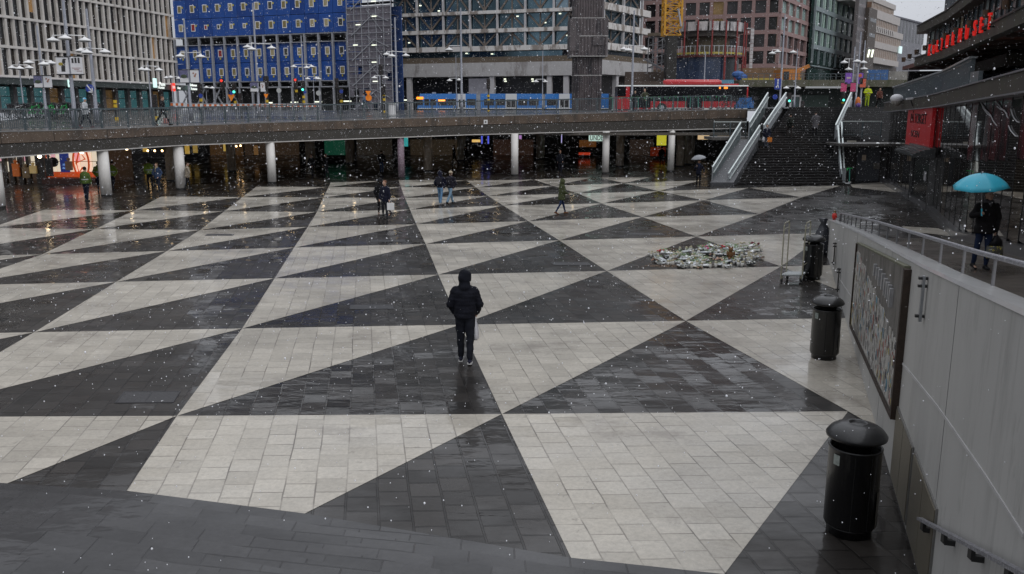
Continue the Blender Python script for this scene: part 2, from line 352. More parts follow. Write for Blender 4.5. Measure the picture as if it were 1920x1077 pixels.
# ================================================================ STREET LEVEL, BRIDGE EDGE, ARCADE
EDGE=[]   # outer edge of the street deck: x, y, z top, z soffit
for px,Y,ft,sf in [(-420,30,275,352),(-200,35.5,258,318),(-60,41,250,303),(0,42.7,248,297),(100,46,246,289.5),(200,49,242.5,282.5),(340,53,237,273.5),(510,57.7,230.5,267.5),(640,60,227,262.5),(753,61.4,223,258.5),(880,63,219.5,253.8),(965,64.4,217.5,251.6),(1040,65.5,215.5,249.6),(1135,66.6,212.5,247.3),(1257,68.3,209,245),(1330,69,207,243),(1402,69.6,205.5,241.5)]:
    a=at(px,ft,Y); c=at(px,sf,Y); EDGE.append((a.x,Y,a.z,c.z))
EX=[e[0] for e in EDGE]
def edge_at(X): return [interp(X,EX,[e[k] for e in EDGE]) for k in (1,2,3)]
ZFAR=4.75
def street_z(X,Y):
    if X<=EDGE[-1][0]: ye,ze,_=edge_at(X)
    else: ye,ze=66.5,5.05
    t=min(1,max(0,(Y-ye)/(84-ye))); return lerp(ze,ZFAR,t)
m_street=wet_tiles('wet_street',(.07,.068,.068),(.09,.088,.086),(.03,.03,.03),.15,.4,.004,tile=2,coatw=.5,wave=.1)
m_stone=patchy(M('brown_stone_cladding',(.10,.072,.052),.5,var=.35,vs=1.2,bump=.2,bs=20,coat=.2),(.035,.03,.027),1.4,.5,.62,amt=.7)
m_fasc=M('dark_concrete_beam',(.04,.036,.031),.6,var=.25,vs=1.5,bump=.15)
m_lip=M('pale_metal_drip_edge',(.5,.48,.46),.5,var=.2)
m_ceil=M('arcade_ceiling',(.09,.08,.07),.8)
# street surface as one sheet out to the horizon
b=MB()
seg=[(e[0],e[1],e[2]) for e in EDGE]+[(19.9,66.2,5.05),(31,66.2,5.05),(60,66.2,5.0)]
offs=[0,3,8,16,26,40,70,130,400]
rows=[]
for x,y,z in seg:
    r=[]
    for d in offs:
        Y=y+d; t=min(1,d/max(4,84-y)) ; r.append((x*(1+d/90 if d>0 else 1),Y,lerp(z,ZFAR,t)))
    rows.append(r)
for i in range(len(rows)-1):
    for j in range(len(offs)-1): b.poly([rows[i][j],rows[i+1][j],rows[i+1][j+1],rows[i][j+1]])
o=b.build('street',m_street); set_uv(o); struct(o)
# edge beam as one bridge thing
BR=thing('street_bridge','long curved street bridge with brown stone edge above the arcade columns','bridge',(0,60,3))
def off_edge(d):
    outp=[]
    for i,e in enumerate(EDGE):
        a=EDGE[max(0,i-1)]; c=EDGE[min(len(EDGE)-1,i+1)]; n=Vector((c[0]-a[0],c[1]-a[1])).normalized(); outp.append((e[0]-n.y*d,e[1]+n.x*d))
    return outp
def strip(name,d0,d1,zf0,zf1,mat,parent=None):
    b=MB(); A=off_edge(d0); B=off_edge(d1)
    for i in range(len(EDGE)-1):
        z=lambda k,f:lerp(EDGE[k][3],EDGE[k][2],f[0])+f[1]
        b.hexa([(*A[i],z(i,zf0)),(*A[i+1],z(i+1,zf0)),(*B[i+1],z(i+1,zf0)),(*B[i],z(i,zf0))],[(*A[i],z(i,zf1)),(*A[i+1],z(i+1,zf1)),(*B[i+1],z(i+1,zf1)),(*B[i],z(i,zf1))])
    return b.build(name,mat,parent if parent else BR)
strip('stone_cladding',0,.3,(.56,0),(1,-.005),m_stone)
strip('joint_shadow_gap',.1,.35,(.53,.002),(.56,-.002),M('gap_dark',(.01,.01,.01),.9,var=0))
strip('concrete_beam',.03,.35,(.045,0),(.53,0),m_fasc)
strip('drip_edge',-.02,.35,(0,0),(.045,-.002),m_lip)
strip('kerb_cap',-.02,.28,(1,.0),(1,.06),M('wet_kerb',(.2,.2,.2),.4,coat=.4))
# joints in the stone cladding
m_jd=M('joint_dark',(.02,.018,.016),.8,var=0)
b=MB(); A=off_edge(-.004)
for i in range(len(EDGE)-1):
    n=max(1,int(math.hypot(EDGE[i+1][0]-EDGE[i][0],EDGE[i+1][1]-EDGE[i][1])/2.4))
    for k in range(n):
        b=MB(); t=k/n; x=lerp(A[i][0],A[i+1][0],t); y=lerp(A[i][1],A[i+1][1],t); z1=lerp(EDGE[i][2],EDGE[i+1][2],t); z0=lerp(EDGE[i][3],EDGE[i+1][3],t)
        b.box(x-.012,x+.012,y,y+.02,lerp(z0,z1,.565),z1-.02); b.build('cladding_joint',m_jd,BR)
# ceiling slab
b=MB()
A=off_edge(.34); n=len(EDGE)
for i in range(n-1):
    z0,z1=EDGE[i][3]+.06,EDGE[i+1][3]+.06
    b.hexa([(*A[i],z0),(*A[i+1],z1),(A[i+1][0]*1.35,112,z1),(A[i][0]*1.35,112,z0)],[(*A[i],z0+.25),(*A[i+1],z1+.25),(A[i+1][0]*1.35,112,z1+.25),(A[i][0]*1.35,112,z0+.25)])
b.build('ceiling_slab',m_ceil,BR)
# ceiling joists, seen from below
b=MB()
for k in range(9):
    Y=66+k*4.5; b.box(-45,26,Y,Y+.3,2.95,3.15)
b.build('ceiling_beam',m_ceil,BR)
# columns
m_col=patchy(M('pale_painted_column',(.72,.7,.67),.55,var=.08,vs=3,bump=.05),(.3,.28,.26),1.1,.55,.7,amt=.6)
m_col2=patchy(M('brown_stone_column',(.46,.38,.29),.6,var=.3,vs=6,bump=.1),(.25,.2,.15),3,.5,.65)
m_foot=M('black_column_foot',(.02,.02,.02),.5)
m_purple=patchy(M('poster_covered_column',(.22,.16,.2),.6,var=.3,vs=5),(.5,.46,.5),9,.55,.6,streak=False,amt=.6)
def column(px,py,r,mat,label,group,name='arcade_column'):
    p=oz(px,py); e=edge_at(p.x)
    t=thing(name,label,'column',(p.x,p.y,0),group=group)
    ztop=e[2]+ (.02 if p.y-e[0]<1.5 else .06)
    b=MB(); b.lathe([(0,.12),(r,.12),(r,ztop),(0,ztop)],p,22); b.build('shaft',mat,t,smooth=False)
    for f in kids(t)[-1].data.polygons: f.use_smooth=abs(f.normal.z)<.5
    b=MB(); b.lathe([(0,0),(r*.93,0),(r*.93,.12),(0,.12)],p,22); b.build('foot',m_foot,t)
    return t
gc='columns under the street'
column(-3,391,.36,m_col,'pale round column cut by the left edge of the photo',gc)
column(200,368.5,.31,m_col,'pale column beside the red and white lit shop',gc)
column(340,356,.31,m_col,'pale column just right of the small group of people in the arcade',gc)
column(510.5,344,.29,m_col,'pale column standing alone left of the green screen',gc)
column(965,330,.27,m_col,'pale column behind the person in the green parka',gc)
column(1135,326,.27,m_col,'pale column that hides the end of the lit word UNDER',gc)
column(1257,322.5,.27,m_col,'pale front column nearest the escalator, behind the grey umbrella',gc)
column(753,335.5,.24,m_purple,'slim purple poster covered column in the middle of the arcade',gc,'poster_column')
for i,(px,py,lab) in enumerate([(803,322,'brown rear column above the two people in blue jeans'),(323,340,'brown stone rear column just left of the pale column'),(583,311,'brown rear column left of the green screen'),(657,307,'brown rear column right of the green screen'),(866,302,'brown rear column between the jeans couple and the parka'),(1013,299,'brown rear column right of the pale column behind the parka'),(1162,313,'brown stone column right of the sign reading UNDER'),(1275,313,'brown column directly right of the last pale front column'),(1292,309,'brown rear column nearest the escalator'),(435,322,'dim brown column between the second and third pale columns'),(232,330,'dark brown column right of the lit shop')]):
    column(px,py,.36 if i in (0,6,7,9,1) else .42,m_col2,lab,'brown columns deep in the arcade','rear_column')

# arcade back wall and what shows in it
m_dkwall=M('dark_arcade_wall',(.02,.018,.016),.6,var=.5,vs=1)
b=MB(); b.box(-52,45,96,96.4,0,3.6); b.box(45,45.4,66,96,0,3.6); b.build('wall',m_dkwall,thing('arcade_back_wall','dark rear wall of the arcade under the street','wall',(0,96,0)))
tags=[]
def emis(name,c,s,var=.25,vs=3): return M(name,c,.5,var=var,vs=vs,emit=c,es=s)
# lit fronts deep in the arcade
m_dkshop=M('dim_shopfront',(.06,.045,.03),.3,var=.8,vs=.9)
def front(px0,px1,py0,py1,Y,mat,name,label,cat,frame=True,glass=None):
    a=at(px0,py1,Y); c=at(px1,py0,Y); t=thing(name,label,cat,((a.x+c.x)/2,Y,a.z))
    b=MB(); b.box(a.x,c.x,Y,Y+.08,a.z,c.z); b.build('panel',mat,t)
    if frame:
        b=MB(); w=.06; b.box(a.x-w,c.x+w,Y-.03,Y+.05,c.z,c.z+w); b.box(a.x-w,c.x+w,Y-.03,Y+.05,a.z-w,a.z); b.box(a.x-w,a.x,Y-.03,Y+.05,a.z,c.z); b.box(c.x,c.x+w,Y-.03,Y+.05,a.z,c.z); b.build('frame',m_foot,t)
    return t
m_green=emis('dull_green_screen',(.01,.09,.05),.3,.4,2)
front(609,649,263,291,80,m_green,'wall_screen','dull green lit panel hanging in the middle of the arcade','screen')
front(1231,1250,251,273,84,emis('yellow_poster',(.75,.7,.05),.5,.8,5),'lit_poster','bright yellow lit poster behind the last pale columns','poster')
front(1219,1248,276,293,86,emis('red_poster',(.3,.03,.01),.12,.9,5),'lit_poster','dim red poster under the yellow poster','poster')
front(1085,1107,286,291,88,emis('red_neon',(.7,.06,.02),.35,.6,6),'neon_bar','low red glowing bar left of the column at the word UNDER','light')
front(1086,1118,263,276,92,emis('orange_shop',(.35,.13,.03),.15,.95,5),'shop_window','dim orange shop window below the white lettering','shop window')
front(1308,1330,252,262,86,emis('warm_shop',(.7,.5,.28),.7,.7,3),'shop_window','warm lit shop window left of the escalator','shop window')
front(1345,1385,244,259,84,emis('amber_shop',(.6,.35,.08),.2,.9,5),'shop_window','amber lit shop window behind the landing railing','shop window')
front(885,903,262,267,88,emis('amber_lamp_box',(.8,.5,.15),.8,.3,3),'lit_box','pair of small amber boxes in the dark arcade','light')
front(973,978,252,261,84,emis('violet_sign',(.5,.25,.6),.6,.2,3),'lit_sign','small violet lit sign right of the pale column','sign')
front(1052,1054,252,268,84,emis('violet_sign2',(.45,.4,.75),.7,.2,3),'lit_sign','thin violet vertical light left of the white lettering','sign')
front(902,905,255,270,86,emis('blue_sign',(.08,.1,.6),.9,.2,3),'lit_sign','left one of two thin blue vertical lights','sign')
front(914,917,255,270,86,emis('blue_sign2',(.08,.1,.6),.9,.2,3),'lit_sign','right one of two thin blue vertical lights','sign')
front(757,765,258,275,80,emis('teal_sign',(.05,.45,.45),.5,.3,3),'lit_sign','small teal sign beside the slim purple column','sign')
for i,(px0,px1) in enumerate([(395,455),(460,560),(670,735),(770,860),(925,1000),(1180,1225)]):
    front(px0,px1,262,300,94,emis('dim_goods%d'%i,[(.12,.06,.02),(.08,.05,.03),(.05,.04,.03),(.07,.05,.03),(.06,.03,.02),(.06,.04,.03)][i],.22,1.0,[4,5,3,5,4,5][i]),'shop_window',['dim shop window with brown goods left of the lone pale column','dim shop window behind the lone pale column','dim shop window right of the green panel','dim shop window behind the jeans couple','dim shop window right of the thin blue lights','dim shop window left of the yellow poster'][i],'shop window',glass=1)
# white lettering high on the rear wall and the sign below it
m_neon=emis('white_neon',(.75,.95,.9),1.4,0)
t=thing('lit_lettering','row of white lit letters half hidden by the street soffit','sign',tuple(at(1150,247,80)))
wrote(t,'letters','CITY PÅ HEMVÄGEN',m_neon,at(1101,250.5,80),(1,0,0),(0,0,1),.75,.05,width=(1130-1070)/1600*80,bold=.015)
wrote(t,'letters','HOS  oss & Co',m_neon,at(1183,250.5,80),(1,0,0),(0,0,1),.75,.05,width=(1221-1144)/1600*80,bold=.015)
a=at(1104,265,79); c=at(1137,254,79)
t=thing('lit_sign_box','pale green lit sign box reading UNDER beside a pale column','sign',tuple(a))
b=MB(); b.box(a.x,c.x,79,79.1,a.z,c.z); b.build('face',emis('pale_green_sign',(.5,.68,.6),.75,.05),t)
wrote(t,'letters','UNDER',m_foot,at(1121,263.3,78.96),(1,0,0),(0,0,1),.62,.03,width=1.45,bold=.005)
# pendant lamps
ordin=['second','third','fourth','sixth','seventh','fifth',"furthest right of the first cluster, last counted"]; ordin=['first','second','third','sixth','seventh','fifth','fourth']
m_warm=emis('warm_bulb',(1,.62,.28),6,0)
for px,py,Y in [(277,283,70),(290,283,70),(304,283,70),(443,274.5,78),(451,273.5,78),(426,279,84),(330,281,76)]:
    p=at(px,py,Y); t=thing('pendant_lamp',ordin.pop(0)+' warm pendant lamp from the left under the arcade ceiling','lamp',tuple(p),group='warm pendant lamps in the arcade')
    b=MB(); b.ell(p,.09,.09,.09,8,6); b.build('bulb',m_warm,t,smooth=True)
    b=MB(); b.tube([p+Vector((0,0,.08)),Vector((p.x,p.y,3.2))],.012,5); b.build('cord',m_foot,t)
for px,py,col in [(272,276,(.5,.3,.05)),(351,280,(.45,.28,.05)),(423,275,(.5,.34,.08)),(480,282,(.15,.08,.03)),(366,278,(.3,.2,.05))]:
    front(px-4,px+4,py-9,py+9,82,emis('amber_strip',col,.6,.6,4),'lit_strip',{272:'amber lit strip left of the pendant lamps',351:'amber lit strip right of the second pale column',423:'golden lit strip left of two pendant lamps',480:'faint brown lit strip left of the lone pale column',366:'short amber strip above the rear brown column'}[px],'light')

# small warm downlights set in the arcade ceiling just behind the edge beam
m_down=emis('warm_downlight',(1,.75,.45),11,0)
for i,px in enumerate([70,150,235,300,375,450,535,600,660,735,810,880,930,1015,1075,1190]):
    p=at(px,255,interp(px,[0,200,510,965,1257],[47,54,63,69,72])+(i%3)*2.2); zc_=edge_at(p.x)[2]+.055
    t=thing('downlight',['first','second','third','fourth','fifth','sixth','seventh','eighth','ninth','tenth','eleventh','twelfth','thirteenth','fourteenth','fifteenth','sixteenth'][i]+' warm round downlight from the left in the arcade ceiling','lamp',(p.x,p.y,zc_),group='downlights in the arcade ceiling')
    b=MB(); b.ell((p.x,p.y,zc_-.03),.11,.11,.09,12,8); b.build('lens',m_down,t,smooth=True); b=MB(); b.lathe([(.095,.003),(.13,.003),(.13,-.02),(.095,-.02),(.095,.003)],(p.x,p.y,zc_),12); b.build('ring',m_foot,t)

# the red and white lit shop at far left
Ys=58.0
def sp_(px,py,Y=Ys): return at(px,py,Y)
sh=thing('arcade_shop','lit shop with cream panels and orange trim at the left of the arcade','shop',(sp_(110,330).x,Ys,0))
a=sp_(-120,352); c=sp_(215,280)
tile=emis('cream_wall_panel',(.9,.8,.62),.62,.12,1.2); pink=emis('pink_wall_panel',(.85,.45,.5),.55,.2,2)  # panel emission stands in for the shop's own lighting
b=MB(); b.box(a.x,c.x,Ys+2.5,Ys+2.6,0,c.z+.3); b.build('back_wall',M('brown_inner_wall',(.12,.08,.05),.7),sh)
xs=[-40,-18,3,11,30,45,56,70,78,95,104,114,128,140,150,165,172,186]
for i in range(len(xs)-1):
    for j,(z0,z1) in enumerate([(.75,1.45),(1.45,2.15),(2.15,3.1)]):
        x0=sp_(xs[i],300).x; x1=sp_(xs[i+1],300).x
        if random.random()<.08: continue
        b=MB(); b.box(x0+.02,x1-.02,Ys,Ys+.05,z0+.02,z1-.02); b.build('wall_panel',pink if (j>=1 and (i*3+j)%4==0) or (j==2 and i%2) else tile,sh)
orange=emis('orange_trim',(.7,.1,.02),.4,.25)
b=MB(); b.box(sp_(85,300).x,sp_(187,300).x,Ys-.12,Ys-.02,.42,.75); b.build('orange_base_band',orange,sh)
b=MB(); b.box(sp_(84,300).x,sp_(88,300).x,Ys-.14,Ys-.01,.42,3.05); b.build('orange_side_trim',orange,sh)
b=MB(); p=sp_(154,304); n=40
b2=[(p.x+1.02*math.cos(2*math.pi*k/n)*.5*1.02,Ys-.16,p.z+1.05*math.sin(2*math.pi*k/n)) for k in range(n+1)]
b.tube(b2,.07,6); b.tube([(p.x-.33,Ys-.16,p.z-.1),(p.x-.05,Ys-.16,p.z+.75),(p.x+.3,Ys-.16,p.z+.2),(p.x-.33,Ys-.16,p.z-.05),(p.x-.2,Ys-.16,p.z-.7),(p.x+.1,Ys-.16,p.z-.35)],.06,6)
b.build('round_emblem',orange,sh)
p=sp_(102,304); b=MB(); b.tube([(p.x,Ys-.1,p.z),(p.x,Ys-.16,p.z)],.33,20); bo=b.build('dark_disc',m_foot,sh)
for v in bo.data.vertices: v.co.z*=1.0
a=sp_(116,324); c=sp_(129,288); b=MB(); b.box(a.x,c.x,Ys-.12,Ys-.04,a.z,c.z); bn=b.build('blue_banner',emis('blue_banner',(.015,.03,.18),.5),sh)
m_ltblue=emis('light_blue_print',(.25,.45,.8),.6,0)
wrote(sh,'banner_lettering','Alla är',m_ltblue,sp_(122.5,311,Ys-.13),(1,0,0),(0,0,1),.22,.01,width=.36); wrote(sh,'banner_lettering','välkomna',m_ltblue,sp_(122.5,317,Ys-.13),(1,0,0),(0,0,1),.2,.01,width=.38)
for i,px in enumerate([-22,0,13.5,27,44,58,81]):
    x=sp_(px,300).x; w=[.1,.12,.1,.14,.16,.1,.3][i]; b=MB(); b.box(x-w,x+w,Ys-.5,Ys-.2,0,3.1); b.build('dark_mullion',M('dark_brown_frame',(.035,.025,.018),.4),sh)
for px,col,z0,z1 in [(38,(.5,.12,.02),.5,1.35),(56,(.15,.1,.05),.4,1.1),(70,(.7,.5,.2),.7,1.2),(100,(.02,.02,.02),.5,1.7),(137,(.2,.12,.08),.9,1.5)]:
    x=sp_(px,300).x; b=MB(); b.box(x-.22,x+.22,Ys-.7,Ys-.55,z0,z1); b.lathe([(0,z1+.25),(.1,z1+.2),(.12,z1+.1),(.05,z1),(.05,z1-.02)],(x,Ys-.62,0),8); b.build('display_goods',M('goods',col,.6,emit=col,es=.15),sh)
b=MB(); b.box(sp_(88,300).x,sp_(187,300).x,Ys-.9,Ys-.14,0,.4); b.build('dark_plinth',M('shop_plinth',(.08,.02,.01),.3),sh)

# ================================================================ RAILING ON THE BRIDGE
m_rail=patchy(M('blue_grey_railing_paint',(.06,.08,.09),.45,var=.15,coat=.2),(.3,.31,.32),3,.5,.62,amt=.12)
rl=thing('street_railing','long blue grey metal railing along the street bridge','railing',(0,60,4))
def edge_walk(step,d):
    A=off_edge(d); res=[]; acc=0
    for i in range(len(EDGE)-1):
        p=Vector((*A[i],EDGE[i][2]+.06)); q=Vector((*A[i+1],EDGE[i+1][2]+.06)); Lg=(q-p).length
        while acc<Lg: res.append(p.lerp(q,acc/Lg)); acc+=step
        acc-=Lg
    return res
pts=edge_walk(1.62,.15); H=Vector((0,0,1))
b=MB(); b2=MB()
for p in pts: 
    q=MB(); q.box(p.x-.05,p.x+.05,p.y-.04,p.y+.04,p.z-.05,p.z+1.03); q.build('post',m_rail,rl)
for a,c in zip(pts[:-1],pts[1:]): b.bar(a+H*1.05,c+H*1.05,.08,.085); b2.bar(a+H*.12,c+H*.12,.03,.04)
b.build('top_rail',m_rail,rl); b2.build('bottom_rail',m_rail,rl)
b=MB()
for p in edge_walk(.135,.15): b.box(p.x-.014,p.x+.014,p.y-.014,p.y+.014,p.z+.12,p.z+1.03)
stuff(b.build('baluster',m_rail,rl,fix=False))
# ================================================================ BUILDINGS ROUND THE STREET
class Fr:
    """a facade plane in plan from A to B (seen from the plaza, A left of B); s along, d outwards, z up"""
    def __init__(s,pxa,Ya,pxb,Yb,py=150):
        s.A=at(pxa,py,Ya).to_2d(); s.B=at(pxb,py,Yb).to_2d(); s.L=(s.B-s.A).length; s.u=(s.B-s.A)/s.L; s.n=Vector((s.u.y,-s.u.x))
    def P(s,a,z,d=0): q=s.A+s.u*a+s.n*d; return Vector((q.x,q.y,z))
    def box(s,mb,a0,a1,z0,z1,d0,d1):
        return mb.hexa([s.P(a0,z0,d1),s.P(a1,z0,d1),s.P(a1,z0,d0),s.P(a0,z0,d0)],[s.P(a0,z1,d1),s.P(a1,z1,d1),s.P(a1,z1,d0),s.P(a0,z1,d0)])
    def hit(s,px,py):   # s,z where the sight line meets the facade plane
        d=ray(px,py); den=s.n.x*d.x+s.n.y*d.y; t=(s.n@s.A)/den if False else (s.n.dot(s.A))/den
        q=Vector((d.x*t,d.y*t))-s.A; return q.dot(s.u),CAMH+d.z*t
    def obar(s,mb,a0,z0,a1,z1,d,w,h=None): return mb.bar(s.P(a0,z0,d),s.P(a1,z1,d),w,h or w,up=(s.n.x,s.n.y,0))
GZ=4.7
def storeys_mat(name,wall,glass,sx,sz):
    m=M(name,wall,.5,var=0); nt=m.node_tree; N=nt.nodes; L=nt.links; g=N.new('ShaderNodeTexCoord'); sp=N.new('ShaderNodeSeparateXYZ'); L.new(g.outputs['Object'],sp.inputs[0])
    ad=N.new('ShaderNodeMath'); ad.operation='ADD'; L.new(sp.outputs['X'],ad.inputs[0]); L.new(sp.outputs['Y'],ad.inputs[1]); cb=N.new('ShaderNodeCombineXYZ'); L.new(ad.outputs[0],cb.inputs[0]); L.new(sp.outputs['Z'],cb.inputs[1])
    br=N.new('ShaderNodeTexBrick'); br.offset=0; br.inputs['Scale'].default_value=1; br.inputs['Brick Width'].default_value=sx; br.inputs['Row Height'].default_value=sz; br.inputs['Mortar Size'].default_value=.35; br.inputs['Mortar Smooth'].default_value=0
    br.inputs['Color1'].default_value=(*glass,1); br.inputs['Color2'].default_value=(glass[0]*2,glass[1]*2,glass[2]*2,1); br.inputs['Mortar'].default_value=(*wall,1); L.new(cb.outputs[0],br.inputs['Vector']); L.new(br.outputs['Color'],N['Principled BSDF'].inputs['Base Color']); return m
def upper(t,F,z0,z1,wall,glass,d0=-6,d1=-.4,sx=1.6,sz=3.4,nm='upper_storeys'):
    b=MB(); F.box(b,0,F.L,z0,z1,d0,d1); b.build(nm,storeys_mat('storeys_'+t.name+nm,wall,glass,sx,sz),t)
def parts_capped(name,mat,par,items,cap=95):
    """items: functions that fill a MB; the first 95 are parts of their own, the rest one piece"""
    for i,(fn) in enumerate(items[:cap]):
        b=MB(); fn(b); b.build(name,mat if not callable(mat) else mat(i),par)
    if len(items)>cap:
        b=MB(); 
        for fn in items[cap:]: fn(b)
        stuff(b.build(name,mat if not callable(mat) else mat(0),par))
def glassmat(name,col,lit=None,rough=.12,var=.5,vs=.35):
    m=M(name,col,rough,var=var,vs=vs,spec=.6)
    return m
m_wglass=glassmat('dark_window_glass',(.012,.013,.016))
m_wglass2=glassmat('brown_dark_window',(.02,.015,.012))
m_warmwin=M('lit_office_window',(.2,.12,.05),.3,var=.8,vs=1.2,emit=(.9,.45,.12),es=.1)
m_paleconc=patchy(M('pale_concrete',(.45,.43,.42),.7,var=.1,vs=2),(.2,.18,.17),.9,.55,.68,amt=.7)
# ---------------- left building with paired vertical fins
def bld_left():
    F=Fr(-60,90,334,126,150)
    t=thing('office_building','grey white building with rows of tall vertical fins at the upper left','building',tuple(F.P(0,GZ)))
    s0,zt=F.hit(334,0); floors=[]
    zc=F.hit(0,143)[1]
    b=MB(); F.box(b,0,F.L,GZ-.2,zc,-4,-1.5); F.box(b,0,F.L,zc,26,-4,-.34)
    b.build('wall',M('dark_recessed_wall',(.05,.048,.05),.7,var=.3),t)
    fh=(F.hit(0,30)[1]-zc)/2; z=zc
    fin=M('pale_fin',(.58,.55,.52),.6,var=.12,vs=.8,bump=.05); patchy(fin,(.27,.24,.22),.5,.52,.7)
    bays=int(F.L/2.28); bw=F.L/bays
    fins=[];wins=[]
    b=MB()
    for k in range(6): 
        zz=zc+k*fh; F.box(b,0,F.L,zz-.14,zz+.14,-.33,.1)
    b.build('floor_band',fin,t)
    for k in range(5):
        z0=zc+k*fh+.14; z1=z0+fh-.28
        for i in range(bays):
            a=i*bw
            for (c,wd) in ((.0,.28),(bw*.52,.28)):
                fins.append((abs(k),lambda m,a=a+c,wd=wd,z0=z0,z1=z1:(F.box(m,a,a+wd,z0,z1,-.34,0),F.box(m,a+wd*.3,a+wd*.7,z0,z1,0,.07))))
            wins.append((lambda m,a=a,z0=z0,z1=z1:(F.box(m,a+.28,a+bw*.52,z0,z1,-.33,-.3)),k,i)); wins.append((lambda m,a=a,z0=z0,z1=z1:(F.box(m,a+bw*.52+.28,a+bw,z0,z1,-.33,-.3)),k,i))
    parts_capped('fin',fin,t,[f for _,f in fins])
    rnd=random.Random(3)
    for n,(fn,k,i) in enumerate(wins):
        if n<95:
            b=MB(); fn(b); b.build('window',m_warmwin if rnd.random()<.04 else (m_wglass if rnd.random()<.6 else m_wglass2),t)
    b=MB(); [fn(b) for fn,k,i in wins[95:]]; stuff(b.build('window',m_wglass,t))
    b=MB()
    for f,k,i in wins:
        pass
    for k in range(5):
        z0=zc+k*fh+.14
        for i in range(bays): F.box(b,i*bw+.28,i*bw+bw*.52,z0+.02,z0+.75,-.295,-.28) if (i+k)%3==0 else None
    b.build('lower_pane',m_wglass2,t)
    upper(t,F,26,46,(.3,.28,.27),(.012,.013,.016),-8,0,1.14,3.3)
    # canopy and glazed shopfronts
    b=MB(); F.box(b,-2,F.L+1,zc-.85,zc-.2,-1.5,1.6); b.build('canopy',M('dark_green_canopy',(.05,.062,.06),.5),t)
    b=MB(); F.box(b,-2,F.L+1,zc-.2,zc-.14,-1.5,1.7); b.build('canopy_top',M('wet_snowy_ledge',(.3,.3,.31),.5),t)
    shop=M('teal_shop_glass',(.05,.12,.13),.15,var=.4,vs=.5,emit=(.08,.25,.27),es=.22)
    n=15
    for i in range(n):
        a0=F.L*i/n; a1=F.L*(i+1)/n
        b=MB(); F.box(b,a0+.1,a1-.5,GZ+.2,zc-1.0,-1.5,-1.4)
        b.build('shop_window',shop if i%4!=1 else m_warmwin2,t)
        b=MB(); F.box(b,a1-.5,a1+.05,GZ-.2,zc-.85,-1.5,-.9); b.build('pillar',M('shop_pillar',(.14,.13,.13),.5) if i==0 else bpy.data.materials['shop_pillar'],t)
    b=MB(); F.box(b,0,F.L,GZ+1.55,GZ+1.63,-1.4,-1.35); F.box(b,0,F.L,zc-1.05,zc-.85,-1.5,-1.2); b.build('transom',m_foot,t)
    def sign(px,py,w,h,txt,mat,tm=None,d=1.75,ts=.5):
        a,z=F.hit(px,py); b=MB(); F.box(b,a-w/2,a+w/2,z-h/2,z+h/2,d,d+.12)
        if mat: b.build('shop_sign',mat,t)
        if txt: wrote(t,'sign_lettering',txt,tm or m_foot,F.P(a,z-ts*.35,d+.14),(F.u.x,F.u.y,0),(0,0,1),ts,.03,width=w*.8)
    gw=emis('glowing_sign_face',(.6,.85,.8),.8,.1); rd=emis('red_sign_face',(.9,.05,.03),.8,.05); wt=emis('white_lettering',(.8,.85,.8),.9,0)
    sign(107,157,.8,.85,'00',gw,M('sign_dark_green',(.03,.1,.1),.5),ts=.6)
    sign(268,156,.7,1.2,None,gw); sign(281,158,1.6,.6,'Phone',None,wt,ts=.75); sign(279,164,1.8,.6,'House',None,wt,ts=.6)
    sign(303,164,.8,1.1,'≡',rd,wt,ts=.7); sign(313,165,.9,.4,'shop',None,wt,ts=.5)
    sign(333,163,.5,.9,None,gw); sign(341,160,2.2,.6,'Delikatessen',None,wt,ts=.5); sign(343,167,2.2,.6,'Restaurang',None,wt,ts=.5)
m_warmwin2=M('warm_shop_interior',(.25,.15,.06),.3,var=.9,vs=1,emit=(.7,.4,.12),es=.05)
bld_left()
